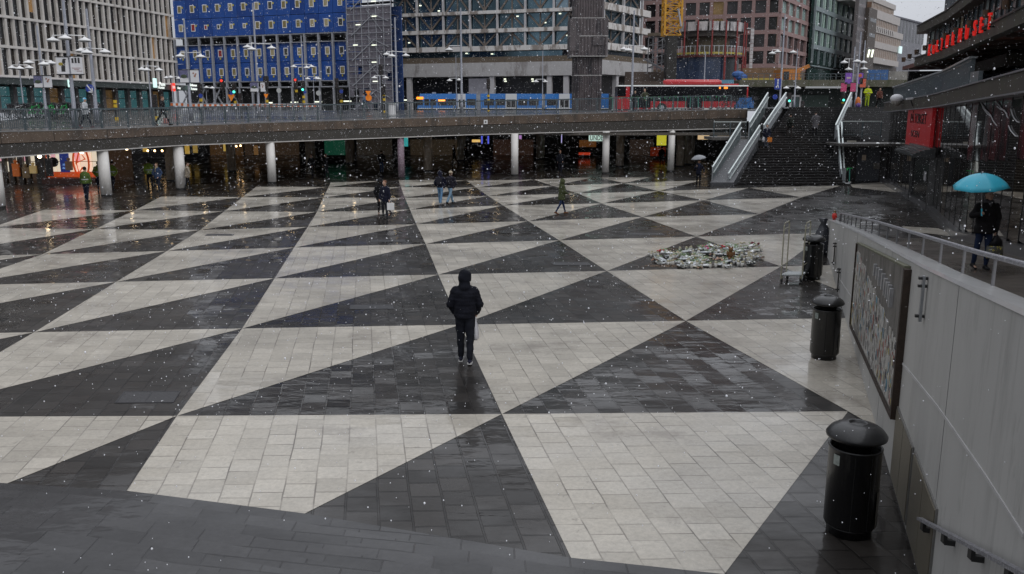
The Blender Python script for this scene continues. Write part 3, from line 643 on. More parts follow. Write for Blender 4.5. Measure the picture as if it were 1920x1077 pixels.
# ---------------- blue site cabins on steel legs
def cabins():
    F=Fr(331,163,654,150,100)
    t=thing('site_cabin_stack','stack of bright blue site cabins with small white framed windows on grey steel legs','building',tuple(F.P(0,GZ)))
    blue=M('blue_cabin_steel',(.012,.075,.33),.45,var=.15,vs=.7,bump=.1,bs=6,coat=.1); blue2=M('blue_cabin_steel_darker',(.009,.055,.26),.45,var=.15,vs=.7)
    fr=M('white_window_frame',(.8,.8,.8),.5,var=.05); steel=M('grey_steel_leg',(.3,.31,.34),.5,var=.15); yel=M('yellow_fitting',(.6,.5,.05),.5)
    glass=[M('cabin_window_a',(.1,.085,.04),.3,var=.6,vs=2,emit=(.5,.38,.12),es=.1),M('cabin_window_b',(.06,.06,.05),.2,var=.6,vs=2),M('cabin_window_c',(.22,.19,.12),.4,var=.4,vs=2,emit=(.6,.5,.25),es=.1),M('cabin_window_d',(.3,.02,.02),.4,var=.4)]
    zs=lambda py:F.hit(500,py)[1]
    rows=[(zs(100),zs(68+16)),(zs(150),zs(100)) ]
    levels=[(zs(152.5),zs(117)),(zs(117),zs(81)),(zs(65),zs(30)),(zs(30),zs(-8)),(zs(-8),zs(-42))]
    n=13; cw=F.L/n; rnd=random.Random(5)
    for r,(z0,z1) in enumerate(levels):
        for i in range(n):
            b=MB(); F.box(b,i*cw+.04,(i+1)*cw-.04,z0+.05,z1-.04,-5,0)
            for k in range(9): F.box(b,i*cw+.2+k*cw/10,i*cw+.26+k*cw/10,z0+.25,z1-.25,0,.025)
            c=b.build('cabin',blue if (i*7+r*3)%4 else blue2,t)
            wx=i*cw+cw*.52; wz=lerp(z0,z1,.52); small=(r==2 and 2<=i<=5)
            w,h=(.34,.42) if small else (.46,.66)
            f=MB(); F.box(f,wx-w,wx+w,wz-h,wz+h,.02,.07); fo=f.build('window',fr,c)
            g=MB(); F.box(g,wx-w+.13,wx+w-.13,wz-h+.13,wz+h-.13,.07,.085); g.build('pane',glass[[0,1,2,0,1,0,2,1,0,3][rnd.randrange(10)]] ,fo)
            y=MB(); F.box(y,wx+w+.12,wx+w+.34,wz+.15,wz+.45,.02,.15) if r>=2 else F.box(y,wx-.1,wx+.12,wz-h-.4,wz-h-.1,.02,.15); y.build('yellow_box',yel,c)
    for i in range(n+1):
        b=MB(); F.box(b,i*cw-.16,i*cw+.16,zs(163),zs(66),.1,.55); b.build('steel_post',steel,t)
        if i<n: 
            b=MB(); F.box(b,i*cw-.4,i*cw-.1,GZ-.2,zs(164),.1,.45); b.build('lower_leg',steel,t)
    b=MB(); F.box(b,0,F.L,zs(82.5),zs(81),-4,.5); F.box(b,0,F.L,zs(67.3),zs(65.8),-4,.5); F.box(b,0,F.L,zs(165),zs(163),-4,.5); F.box(b,0,F.L,zs(154),zs(152.5),-4,.5); b.build('deck_beam',steel,t)
    b=MB()
    for i in range(0,8,2): F.obar(b,i*cw*.62,GZ,i*cw*.62+cw*.9,zs(166),.2,.22); F.obar(b,i*cw*.62+cw*1.2,GZ,i*cw*.62+cw*.3,zs(166),.0,.2)
    b.build('diagonal_brace',steel,t)
    b=MB(); F.box(b,-2,F.L+2,GZ-.2,zs(60),-6,-4.1); b.build('rear_wall',M('dark_back',(.03,.03,.032),.7,var=.3),t)
    upper(t,F,levels[-1][1]+.1,52,(.1,.1,.11),(.02,.022,.026),-14,-5.2)
    for px in (498,546,591,646,676,713,735,750):
        a,z=F.hit(px,193-(px-498)*.02); b=MB(); F.box(b,a-.75,a+.75,z-.1,z+.1,-1,-.9); b.build('tube_light',m_tube,t)
m_tube=emis('cool_tube_light',(.95,1,.8),1.1,0)
cabins()
# ---------------- scaffold stair tower wrapped in net
def tower():
    F=Fr(653,146,735,142,100)
    t=thing('scaffold_tower','tall scaffold tower behind grey purple netting between blue cabins and concrete building','scaffold',tuple(F.P(0,GZ)))
    net=M('grey_purple_net',(.15,.14,.165),.8,var=.35,vs=.8); pole=M('galvanised_tube',(.42,.43,.47),.4,.4,var=.1); bl=M('blue_sheet_behind',(.02,.05,.16),.6,var=.4)
    dk=M('scaffold_dark',(.05,.05,.06),.8,var=.5)
    zt=F.hit(690,-20)[1]; z10=F.hit(690,11)[1]
    b=MB(); F.box(b,.1,F.L-.1,GZ-.2,z10,-3.2,-3); b.build('back_sheet',bl,t)
    b=MB()
    rnd=random.Random(2); n=9
    for i in range(n):
        for k in range(14):
            if rnd.random()<.94:
                a0=F.L*i/n; z0=GZ+ (z10-GZ)*k/14; F.box(b,a0+.02,a0+F.L/n-.02,z0+.03,z0+(z10-GZ)/14-.03,-.03,0)
    b.build('netting',net,t)
    b=MB(); 
    for i in range(7): F.box(b,F.L*i/6-.05,F.L*i/6+.05,GZ-.2,zt,.02,.12)
    b.build('standard',pole,t)
    b=MB()
    for k in range(12): z=GZ+.3+k*2.0; F.box(b,0,F.L,z-.04,z+.04,.12,.2); F.box(b,0,F.L,z+1.0,z+1.05,.12,.17)
    b.build('ledger',pole,t)
    b=MB()
    for k in range(6): F.obar(b,F.L*.1,GZ+k*4,F.L*.62,GZ+k*4+3.2,.15,.14); F.obar(b,F.L*.62,GZ+k*4+3.2,F.L*.95,GZ+k*4+2,.15,.1); F.obar(b,F.L*.45,GZ+k*4+4,F.L*.8,GZ+k*4+.5,.1,.08)
    b.build('stair_stringer',pole,t)
    b=MB()
    for k in range(11): F.box(b,.2,F.L-.3,GZ+1+k*2.0,GZ+1.08+k*2,-2.5,-.2)
    b.build('deck',dk,t)
    for px,py in [(702,3),(703,31),(703,85),(703,117),(705,153),(673,47),(668,85)]:
        a,z=F.hit(px,py); b=MB(); F.box(b,a-.45,a+.45,z-.07,z+.07,.2,.28); b.build('tube_light',m_tube,t)
tower()
# ---------------- long concrete building with trusses behind glass, two wings meeting at the pylon
def concrete():
    t=thing('concrete_office_building','long concrete building with stained white floor bands and diagonal trusses behind blue glass','building',tuple(at(900,205,170)))
    F=Fr(734,172,1092,160,60); F2=Fr(1092,160,1217,182,60)
    band=patchy(M('stained_white_band',(.62,.6,.58),.7,var=.1,vs=1),(.2,.165,.14),.75,.5,.56,amt=.85)
    teal=M('teal_glass',(.12,.2,.25),.1,.75,var=.7,vs=.16,spec=.8); lt=M('pale_blue_blind',(.2,.29,.36),.3,var=.2,vs=1)
    mull=M('grey_mullion',(.46,.45,.46),.6,var=.1); truss=M('brown_truss',(.16,.13,.11),.6,var=.2); dark=M('dark_ground_floor',(.022,.023,.03),.3,var=.6,vs=.5)
    for Fk,ref,ys in ((F,735,[(33,27),(67,60),(100,91),(-6,-14)]),(F2,1215,[(33,21),(66,55),(102,90),(0,-14)])):
        zz=[(Fk.hit(ref,y0)[1],Fk.hit(ref,y1)[1]) for y0,y1 in ys]; zz.sort()
        ztop=zz[-1][1]+4; zb=zz[0][0]
        b=MB(); Fk.box(b,0,Fk.L,GZ,ztop,-8,-2.2); b.build('inner_wall',dark,t)
        for z0,z1 in zz:
            b=MB(); Fk.box(b,-.4,Fk.L+.2,z0,z1,-2,.25); b.build('floor_band',band,t)
        upper(t,Fk,ztop,56,(.3,.29,.28),(.03,.045,.055),-8,.1,4,3.6,'upper_storeys_'+('front' if Fk is F else 'side'))
        n=7 if Fk is F else 3; cw=Fk.L/n if Fk is F else Fk.L/3.4
        n=int(round(Fk.L/cw))
        lev=[(zz[k][1],zz[k+1][0]) for k in range(3)]+[(zz[3][1],ztop)]
        for (z0,z1) in lev:
            for i in range(n+1):
                b=MB(); Fk.box(b,max(0,i*cw-.17),min(Fk.L,i*cw+.17),z0,z1,-.4,.1); b.build('mullion',mull,t)
            for i in range(n):
                b=MB(); Fk.box(b,i*cw+.17,(i+1)*cw-.17,z0,z1,-.9,-.8)
                b.build('window',lt if (Fk is F and i==n-1 and z0>lev[1][0]) else teal,t)
                b=MB()
                if i%2==0: Fk.obar(b,i*cw+.4,z0+.1,i*cw+cw*.5,z1-.1,-.65,.3,.1); Fk.obar(b,i*cw+cw*.5,z1-.1,(i+1)*cw-.4,z0+.1,-.55,.3,.1)
                else: Fk.obar(b,i*cw+.4,z1-.1,i*cw+cw*.5,z0+.1,-.65,.3,.1); Fk.obar(b,i*cw+cw*.5,z0+.1,(i+1)*cw-.4,z1-.1,-.55,.3,.1)
                Fk.box(b,i*cw+cw*.5-.12,i*cw+cw*.5+.12,z0,z1,-.7,-.62)
                b.build('truss',truss,t)
        # lower glass, brown ledge, big beam
        zA=Fk.hit(ref,111)[1]; zB=Fk.hit(ref,121.5)[1]; zC=Fk.hit(ref,146)[1]
        b=MB(); Fk.box(b,0,Fk.L,zA,zb,-1.4,-1.2); b.build('ribbon_window',teal,t)
        b=MB(); Fk.box(b,0,Fk.L,zB,zA,-1.6,.5); b.build('brown_ledge',M('brown_ledge',(.11,.085,.06),.7,var=.3) if Fk is F else bpy.data.materials['brown_ledge'],t)
        b=MB(); Fk.box(b,-.2,Fk.L,zC,zB,-3,1.2); b.build('great_beam',patchy(M('big_grey_beam',(.42,.41,.41),.7,var=.1),(.15,.13,.12),.6,.52,.62,amt=.6),t)
        for px in ((770,925,1032,1063) if Fk is F else (1150,1190)):
            a,z=Fk.hit(px,160); b=MB(); Fk.box(b,a-.45,a+.45,GZ-.2,zC,.0,.9); b.build('pillar',mull,t)
        if Fk is F:
            a0=Fk.hit(872,160)[0]; a1=Fk.hit(910,160)[0]
            b=MB(); Fk.box(b,a0,a1,GZ,Fk.hit(890,147)[1],-2.2,-1.9); b.build('pale_interior_panel',M('pale_interior',(.3,.3,.33),.6,var=.4,vs=1,emit=(.5,.5,.6),es=.12),t)
            for px,py in [(760,153),(896,152),(914,146),(940,148),(941,152),(992,148),(993,152),(1047,146),(1056,150)]:
                a,z=Fk.hit(px,py); b=MB(); Fk.box(b,a-.22,a+.22,z-.12,z+.12,-2.15,-2.05); b.build('ceiling_light',m_tube,t)
            rnd=random.Random(8)
            for px,py in [(785,10),(767,65),(764,80),(820,20),(928,55),(968,30),(1020,42),(1048,25),(872,100),(920,101),(1062,66)]:
                a,z=Fk.hit(px,py); b=MB(); Fk.box(b,a-.22,a+.22,z-.1,z+.1,-.79,-.72); b.build('ceiling_light',m_tube,t)
concrete()
# ---------------- dark fluted pylon on the roundabout
def pylon():
    p=at(1099,205,112); t=thing('fluted_pylon','dark brown fluted stone clad pylon rising in front of the concrete building','tower',(p.x,112,GZ))
    m=patchy(M('dark_fluted_stone',(.085,.07,.072),.45,var=.35,vs=1.2,coat=.2),(.03,.026,.03),.9,.5,.6); pale=M('pale_joint_band',(.4,.39,.38),.6)
    def blk(w,z0,z1,ph):
        b=MB(); n=22; poly=[]
        for k in range(n*4):
            side=k//n; f=(k%n)/n; x,y=[(lerp(-w,w,f),-w),(w,lerp(-w,w,f)),(lerp(w,-w,f),w),(-w,lerp(w,-w,f))][side]
            o=.09 if (k+ph)%2 else -.02
            nx,ny=[(0,-1),(1,0),(0,1),(-1,0)][side]; poly.append((p.x+x+nx*o,112+y+ny*o))
        b.prism(poly,z0,z1); b.build('fluted_block',m,t)
    zz=lambda py:at(1099,py,112).z
    segs=[(1.68,GZ-.2,zz(143)),(1.68,zz(142.3),zz(108)),(2.3,zz(107),zz(71)),(2.3,zz(70.3),zz(38)),(1.8,zz(37),zz(-6)),(1.8,zz(-7),zz(-60))]
    for i,(w_,a,c) in enumerate(segs): blk(w_,a,c,i)
    for w_,py in ((1.75,142.6),(2.35,107.5),(2.38,70.6),(2.1,37.3),(1.9,-6.5)):
        b=MB(); b.box(p.x-w_,p.x+w_,112-w_,112+w_,zz(py)-.05,zz(py)+.05); b.build('joint_band',pale,t)
    b=MB(); b.box(p.x-2.32,p.x-1.2,109.6,110.2,zz(98),zz(40)); b.box(p.x+.5,p.x+1.9,109.5,110.1,zz(88),zz(71)); b.build('side_slab',m,t)
pylon()
# ---------------- pinkish brown grid building (two sides)
def gridb():
    t=thing('brick_grid_office','pinkish brown office block with a square grid of dark windows behind the crane','building',tuple(at(1400,205,190)))
    br=M('pink_brown_brick',(.27,.175,.165),.7,var=.15,vs=3,bump=.1); gl=[M('dark_office_glass',(.03,.028,.03),.1,var=.7,vs=.5),M('lit_office_glass',(.12,.08,.04),.2,var=.9,vs=.7,emit=(.8,.5,.15),es=.07)]
    gg=M('greenish_blind_glass',(.24,.34,.32),.25,var=.35,vs=1)
    F=Fr(1205,195,1462,185,80); F2=Fr(1462,185,1533,215,80); rnd=random.Random(4)
    z0=F.hit(1400,124)[1]; fh=(F.hit(1400,0+2)[1]-F.hit(1400,95+2)[1])/3
    for Fk,n,side in ((F,10,0),(F2,6,1)):
        cw=Fk.L/n
        b=MB(); Fk.box(b,0,Fk.L,GZ-.2,z0+6*fh,-3,-.9); b.build('inner_wall',M('grid_inner',(.02,.02,.02),.6) if side==0 else bpy.data.materials['grid_inner'],t)
        for k in range(6):
            zz=z0+k*fh
            b=MB(); Fk.box(b,0,Fk.L,zz-.42,zz+.42,-.7,0); b.build('spandrel',br,t)
            for i in range(n):
                b=MB(); Fk.box(b,i*cw-.25 if side==0 else i*cw-.2,i*cw+.45,zz+.42,zz+fh-.42,-.7,-.004); b.build('pier',br,t)
                b=MB(); Fk.box(b,i*cw+.45,(i+1)*cw-.2,zz+.42,zz+fh-.42,-.6,-.55)
                b.build('window',(gg if k>=2 else gl[0]) if side else (gl[1] if rnd.random()<.4 and i>2 else gl[0]),t)
        upper(t,Fk,z0+6*fh+.4,58,(.21,.135,.125),(.03,.028,.03),-8,-.1,2.6,3.6,'upper_storeys_'+('front' if side==0 else 'side'))
        b=MB(); Fk.box(b,0,Fk.L,GZ-.2,z0-.42,-.7,-.01); b.build('lower_wall',M('site_wall_brown',(.14,.1,.07),.7,var=.4) if side==0 else bpy.data.materials['site_wall_brown'],t)
gridb()
# ---------------- green glass building
def green():
    F=Fr(1525,205,1606,245,80)
    t=thing('green_glass_office','green glass office building with tall narrow paired panes','building',tuple(F.P(0,GZ)))
    fr=M('grey_green_spandrel',(.19,.23,.24),.5,var=.15); gl=M('pale_green_glass',(.34,.46,.4),.2,var=.3,vs=.6); dk=M('dark_green_glass',(.02,.045,.04),.15,var=.5)
    z0=F.hit(1560,96)[1]; fh=F.hit(1560,62)[1]-z0; n=8; cw=F.L/n
    b=MB(); F.box(b,0,F.L,GZ-.2,z0+6.5*fh,-1,-.5); b.build('inner_wall',dk,t)
    for k in range(-1,6):
        zz=z0+k*fh
        b=MB(); F.box(b,0,F.L,zz-.5,zz+.5,-.4,.1) if k>=0 else F.box(b,0,F.L,zz-.15,zz+.1,-.4,0); b.build('floor_band',fr,t)
        for i in range(n):
            for c in (.14,.5):
                b=MB(); F.box(b,i*cw+cw*c,i*cw+cw*(c+.25),zz+.5,zz+fh-.5,-.3,-.2); b.build('window',gl if k>=0 else dk,t)
            b=MB(); F.box(b,i*cw-.12,i*cw+.12,zz+.5,zz+fh-.5,-.3,.16); b.build('mullion',fr,t)
green()
# ---------------- beige building with brown window strips, and the grey block beyond
def beige():
    F=Fr(1604,218,1697,262,60)
    t=thing('beige_office','beige building with brown ribbon windows and a stepped corner, near the patch of sky','building',tuple(F.P(0,GZ)))
    wall=M('beige_render',(.42,.39,.37),.7,var=.12,vs=1); win=M('brown_ribbon_glass',(.2,.12,.08),.3,var=.3); dk=M('dark_bay',(.07,.055,.045),.6,var=.2); fr=M('cream_mullion',(.5,.46,.4),.6)
    # four storeys: ribbons (in photo px at x=1660)
    ys=[(24,12),(54,40),(82,66),(111,94)]; steps=[1676,1686,1694,1690]
    zt=F.hit(1640,6)[1]
    for k,((y0,y1),xe) in enumerate(zip(ys,steps)):
        z0=F.hit(1660,y0)[1]; z1=F.hit(1660,y1)[1]; aE=F.hit(xe,60)[0]; a0=F.hit(1633,60)[0]
        nxt=F.hit(1660,ys[k-1][0])[1] if k else F.hit(1660,2)[1]
        b=MB(); F.box(b,a0,aE,z1,nxt,-1.5,0); b.build('wall_band',wall,t)
        b=MB(); F.box(b,a0,aE-.5,z0,z1,-1.5,-.35); b.build('ribbon_window',win,t)
        n=16; b=MB()
        for i in range(n): F.box(b,a0+(aE-a0)*i/n,a0+(aE-a0)*i/n+.22,z0,z1,-.35,-.25)
        b.build('ribbon_mullion',fr,t)
    z0=F.hit(1660,122)[1]; b=MB(); F.box(b,F.hit(1633,60)[0],F.hit(1690,60)[0],z0,F.hit(1660,111)[1],-6,0); b.build('wall_band',wall,t)
    b=MB(); F.box(b,F.hit(1633,60)[0],F.L,GZ-.2,z0,-6,-1.5); b.build('ground_storey',dk,t)
    a0=0; a1=F.hit(1633,60)[0]
    b=MB(); F.box(b,a1*.45,a1,GZ,F.hit(1620,14)[1],-1.2,1.2); b.build('corner_bay',dk,t)
    for y0,y1 in [(40,33),(69,62),(98,92)]:
        b=MB(); F.box(b,a1*.55,a1*.95,F.hit(1620,y0)[1],F.hit(1620,y1)[1],1.2,1.25); b.build('bay_window',m_wglass,t)
    b=MB(); F.box(b,0,a1*.45,GZ,F.hit(1610,-5)[1],-.6,.3); b.build('side_wall',storeys_mat('side_storeys',(.15,.13,.13),(.03,.028,.03),1.9,2.8),t)
    b=MB(); F.box(b,a1*.1,F.hit(1672,20)[0],F.hit(1640,10)[1],F.hit(1640,-4)[1],-6,-2); b.build('penthouse',wall,t)
    b=MB()
    for px in (1655,1659,1662,1665,1673): a,z=F.hit(px,5); F.box(b,a-.08,a+.08,z-4,z+3.5,-2,-1.8)
    b.build('roof_mast',fr,t)
    a,z=F.hit(1685,94); b=MB(); F.box(b,a-1.6,a+1.6,z-1,z+1,.3,.6); b.build('lit_sign_board',emis('pale_sign_board',(.6,.75,.75),.6),t)
    for px in (1618,1625):
        a,z=F.hit(px,101); b=MB(); F.obar(b,a-.5,z-.9,a+.5,z+.9,1.4,.35); b.build('window_light',m_tube,t)
    b=MB(); a0=F.hit(1633,60)[0]
    for i in range(9): a=a0+2+i*2.4; z=F.hit(1660,57)[1]; F.obar(b,a,z,a+1.2,z-1.1,.5,.12); 
    b.build('awning_arm',m_foot,t)
    F3=Fr(1670,300,1735,330,50)
    t=thing('grey_office','distant dark grey block against the patch of sky','building',tuple(F3.P(0,GZ)))
    b=MB(); F3.box(b,0,F3.L*.95,GZ,F3.hit(1690,36)[1],-8,0); b.build('wall',M('distant_grey_wall',(.2,.2,.22),.7,var=.25,vs=.3),t)
    b=MB(); F3.box(b,0,F3.L,F3.hit(1690,36)[1],F3.hit(1690,33)[1],-8,.5); F3.box(b,F3.hit(1682,30)[0],F3.hit(1690,30)[0],F3.hit(1690,36)[1],F3.hit(1690,27)[1],-6,-3); b.build('roof',M('distant_roof',(.1,.1,.12),.6),t)
    b=MB()
    for k in range(3):
        for i in range(10): a=F3.L*(i+.3)/10; z=F3.hit(1690,44+k*13)[1]; F3.box(b,a,a+F3.L*.05,z-1.2,z+1,0,.05)
    b.build('window_row',m_wglass,t)
beige()
# ---------------- round construction with red props
def rotunda():
    Y=140; c=at(1318,205,Y); r=(1385-1250)/2/1600*Y
    t=thing('round_construction','round building under construction with white formwork panels and red props','construction',(c.x,Y,GZ))
    z=lambda py:at(1318,py,Y-r).z
    white=patchy(M('white_formwork',(.5,.48,.48),.6,var=.2,vs=2),(.2,.19,.2),1.5,.5,.62); red=M('red_steel_prop',(.2,.022,.02),.5,var=.3); gr=M('rough_grey_concrete',(.14,.13,.12),.8,var=.4); yel=M('yellow_toe_board',(.4,.33,.06),.6,var=.3); bl=M('dark_blue_sheeting',(.03,.045,.085),.2,var=.5,vs=.6)
    yc=Y
    n=22
    for k in range(n):
        a0=math.pi*2*k/n; a1=math.pi*2*(k+.82)/n
        if math.sin((a0+a1)/2)>.35: continue
        b=MB(); b.lathe([(r,z(57)),(r,z(40)),(r-.25,z(40)),(r-.25,z(57)),(r,z(57))],(c.x,yc,0),5,a0=a0,a1=a1); b.build('formwork_panel',white,t)
    b=MB(); b.lathe([(0,z(58)),(r-.6,z(58)),(r-.3,z(39.5)),(r-.7,z(39.5)),(r-1,z(66)),(0,z(70))],(c.x,yc,0),32); b.build('upper_drum',gr,t)
    b=MB(); b.lathe([(0,z(107)),(r+.1,z(107)),(r+.1,z(103)),(0,z(103))],(c.x,yc,0),32); b.build('deck',M('dark_red_deck',(.09,.02,.02),.6,var=.3),t)
    b=MB(); b.lathe([(r+.12,z(101)),(r+.12,z(97.5)),(r+.05,z(97.5)),(r+.05,z(101)),(r+.12,z(101))],(c.x,yc,0),32); b.build('toe_board',yel,t)
    b=MB(); b.lathe([(r*.62,z(103)),(r*.62,z(60))],(c.x,yc,0),24); b.build('core_wall',M('dim_core',(.1,.085,.06),.8,var=.6,vs=.6),t)
    b=MB(); b.lathe([(r-.25,GZ),(r-.25,z(107)),(r-.6,z(107)),(r-.6,GZ),(r-.25,GZ)],(c.x,yc,0),20,a0=math.pi*.95,a1=math.pi*1.62); b.build('blue_sheeting',bl,t)
    b=MB(); b.lathe([(r-.7,GZ),(r-.7,z(107))],(c.x,yc,0),20); b.build('lower_wall',M('dark_lower_drum',(.03,.035,.04),.4,var=.6,vs=.6),t)
    for k in range(18):
        a=math.pi*2*(k+.3)/18
        if math.sin(a)>.5: continue
        x,y=c.x+(r+.25)*math.cos(a),yc+(r+.25)*math.sin(a)
        b=MB(); b.box(x-.1,x+.1,y-.1,y+.1,z(104),z(38)); b.build('red_prop',red,t)
        if math.cos(a)>.1:
            b=MB(); b.box(x-.14,x+.14,y-.14,y+.14,GZ,z(104)); b.build('red_prop',red,t)
    b=MB()
    for k in range(26):
        a=math.pi+math.pi*k/26; x,y=c.x+(r+.05)*math.cos(a),yc+(r+.05)*math.sin(a); b.box(x-.05,x+.05,y-.05,y+.05,z(103),z(85))
    b.lathe([(r+.08,z(86.5)),(r+.08,z(85.5))],(c.x,yc,0),32,a0=math.pi,a1=2*math.pi); b.build('guard_rail',M('pale_guard_rail',(.4,.42,.44),.5),t)
    b=MB(); xx=c.x+r+.9
    for k in range(14): b.box(xx-.25,xx+.25,yc-r*.3,yc-r*.3+.3,lerp(z(150),z(48),k/14),lerp(z(150),z(48),(k+.85)/14))
    b.box(xx-.9,xx,yc-r*.3,yc-r*.3+.3,z(50),z(48)); b.build('rubbish_chute',white,t)
    # grey scaffold to its left
    F=Fr(1215,150,1252,148,100); t2=thing('steel_bracing','grey tangle of scaffold bracing left of the round construction','scaffold',tuple(F.P(0,GZ)))
    b=MB(); st=M('dull_grey_steel',(.17,.17,.18),.6,var=.2)
    for i in range(5): F.box(b,i*.85,i*.85+.12,GZ-.2,F.hit(1230,68)[1],0,.15)
    for k in range(5): zz=F.hit(1230,128-k*14)[1]; F.box(b,0,F.L,zz,zz+.1,0,.1); F.obar(b,0,zz,F.L,zz+1.2,.1,.14)
    F.obar(b,-.5,F.hit(1230,110)[1],F.L*1.0,F.hit(1230,135)[1],.4,.3); b.build('bracing',st,t2)
    b=MB(); F.box(b,0,F.L,F.hit(1230,68)[1],F.hit(1230,62)[1],-2,.4); b.build('deck',M('brown_deck',(.13,.1,.07),.7),t2)
rotunda()
# ---------------- yellow lattice crane mast
def crane():
    Y=128; a=at(1246,66,Y); c=at(1277,66,Y); t=thing('tower_crane','yellow lattice crane mast behind the round construction','crane',((a.x+c.x)/2,Y,GZ))
    m=M('crane_yellow',(.55,.27,.01),.45,var=.12); w=(c.x-a.x); x0=a.x; zb=a.z; zt=at(1260,-60,Y).z
    for x,y in ((x0,Y),(x0+w,Y),(x0,Y+w),(x0+w,Y+w)):
        b=MB(); b.box(x-.14,x+.14,y-.14,y+.14,zb if x<x0+.1 else zb+1.2,zt); b.build('mast_chord',m,t)
    b=MB(); n=9; h=(zt-zb)/n
    for k in range(n):
        z=zb+k*h
        for yy in (Y,Y+w):
            b.bar((x0,yy,z),(x0+w,yy,z),.12); b.bar((x0,yy,z),(x0+w/2,yy,z+h/2),.1); b.bar((x0+w/2,yy,z+h/2),(x0,yy,z+h),.1); b.bar((x0+w,yy,z),(x0+w/2,yy,z+h/2),.1); b.bar((x0+w/2,yy,z+h/2),(x0+w,yy,z+h),.1)
        for xx in (x0,x0+w): b.bar((xx,Y,z),(xx,Y+w,z),.12); b.bar((xx,Y,z),(xx,Y+w,z+h),.1)
    b.build('mast_lattice',m,t)
    b=MB(); b.box(x0-.2,x0+w+.2,Y-.1,Y+w+.2,GZ,zb-.2); 
    t2=MB(); t2.box(x0+w*.2,x0+w*.8,Y,Y+w,GZ,zb); t2.build('base_pier',m_dkwall,t)
    b=MB(); b.tube([(x0+w*.75,Y-.3,zb+3.6),(x0+w*.95,Y-.3,zb+1.2)],.14,8); b.build('hydraulic_ram',M('grey_ram',(.35,.36,.4),.4),t)
crane()
def zat(py,Y): return at(1800,py,Y).z
# ================================================================ CULTURE HOUSE ON THE RIGHT
def kx(Y): return 20.88+(Y-42.73)*.2866 if Y>42.73 else 13.4+(Y-22)*.361    # plaza face of the glass wall
def kpt(px,py=150):      # depth where a sight line meets that face
    lo,hi=10,62; d=ray(px,py); th_=d.x/d.y
    for _ in range(40):
        m=(lo+hi)/2
        if kx(m)/m>th_: lo=m
        else: hi=m
    return lo
class KF:
    def P(s,Y,z,d=0):
        sl=.2866 if Y>42.73 else .361; n=Vector((-1,sl)).normalized(); return Vector((kx(Y)+n.x*d,Y+n.y*d,z))
    def box(s,mb,Y0,Y1,z00,z01,z10,z11,d0,d1):   # z00,z01 bottom at Y0,Y1; z10,z11 top
        ks=[Y0]+([42.73] if Y0<42.73<Y1 else [])+[Y1]
        for a,c in zip(ks[:-1],ks[1:]):
            ta=(a-Y0)/(Y1-Y0); tc_=(c-Y0)/(Y1-Y0)
            mb.hexa([s.P(a,lerp(z00,z01,ta),d1),s.P(c,lerp(z00,z01,tc_),d1),s.P(c,lerp(z00,z01,tc_),d0),s.P(a,lerp(z00,z01,ta),d0)],[s.P(a,lerp(z10,z11,ta),d1),s.P(c,lerp(z10,z11,tc_),d1),s.P(c,lerp(z10,z11,tc_),d0),s.P(a,lerp(z10,z11,ta),d0)])
K=KF()
KH=thing('culture_house','dark glass fronted building on the right with a roof beam carrying red letters','building',(18,40,0))
zlo=lambda Y:lerp(5.37,4.72,(Y-22)/(59-22)); zhi=lambda Y:lerp(5.9,5.3,(Y-22)/(59-22))
m_bandk=patchy(M('mossy_brown_fascia',(.045,.037,.028),.6,var=.3,vs=1.5,bump=.15),(.05,.055,.03),1.2,.5,.62,amt=.6)
m_pane=M('black_mirror_glass',(.27,.26,.25),.025,.95,var=.3,vs=.5,spec=.75)
m_panered=patchy(M('dark_glass_with_red_poster',(.09,.012,.016),.1,var=.7,vs=.9,spec=.6),(.008,.008,.01),1.5,.5,.56,amt=.95)
m_paneamb=M('dark_glass_amber_tint',(.3,.24,.16),.03,.95,var=.4,vs=1.2)
m_frame=M('black_window_frame',(.015,.015,.016),.35)
Y0k,Y1k=9.0,59.0
ramp=lambda Y:max(0.0,1.6-(Y-17.6)*.105)
b=MB(); K.box(b,Y0k,Y1k,0,0,zlo(Y0k),zlo(Y1k),-.6,-.12); b.build('inner_wall',M('inner_black',(.01,.01,.011),.5,var=.4),KH)
Ys_=[Y0k]; 
while Ys_[-1]<Y1k-1.0: Ys_.append(min(Y1k,Ys_[-1]+1.42))
for i in range(len(Ys_)-1):
    a,c=Ys_[i],Ys_[i+1]
    if 41.4<(a+c)/2<47.6: zb_=3.05
    else: zb_=None
    z0=max(ramp(a),ramp(c))+.42; zm=2.9+ramp(a)*.6
    if zb_ is None:
        b=MB(); K.box(b,a+.03,c-.03,z0-.2,z0-.2,zm,zm,-.1,-.06); b.build('glass_pane',m_pane if i%5 else m_paneamb,KH)
    b=MB(); K.box(b,a+.03,c-.03,(zb_ or zm)+.03,(zb_ or zm)+.03,zlo(a)-.05,zlo(c)-.05,-.1,-.06); b.build('upper_pane',m_panered if i in (6,7,8,10,12,13,14,16) else m_pane,KH)
    b=MB(); K.box(b,a-.014,a+.014,ramp(a)+.2,ramp(a)+.2,zlo(a),zlo(a),-.11,-.045); b.build('mullion',m_frame,KH)
b=MB(); K.box(b,Y0k,32.8,ramp(Y0k)-.1,-.1,ramp(Y0k)+.28,.28,-.1,.22); K.box(b,32.8,Y1k,-.1,-.1,.28,.28,-.1,.22); b.build('granite_plinth',M('wet_granite_plinth',(.075,.075,.08),.3,var=.3,vs=5,coat=.5),KH)
b=MB(); K.box(b,Y0k,Y1k,zlo(Y0k),zlo(Y1k),zhi(Y0k),zhi(Y1k),-.7,.35); b.build('fascia',m_bandk,KH)
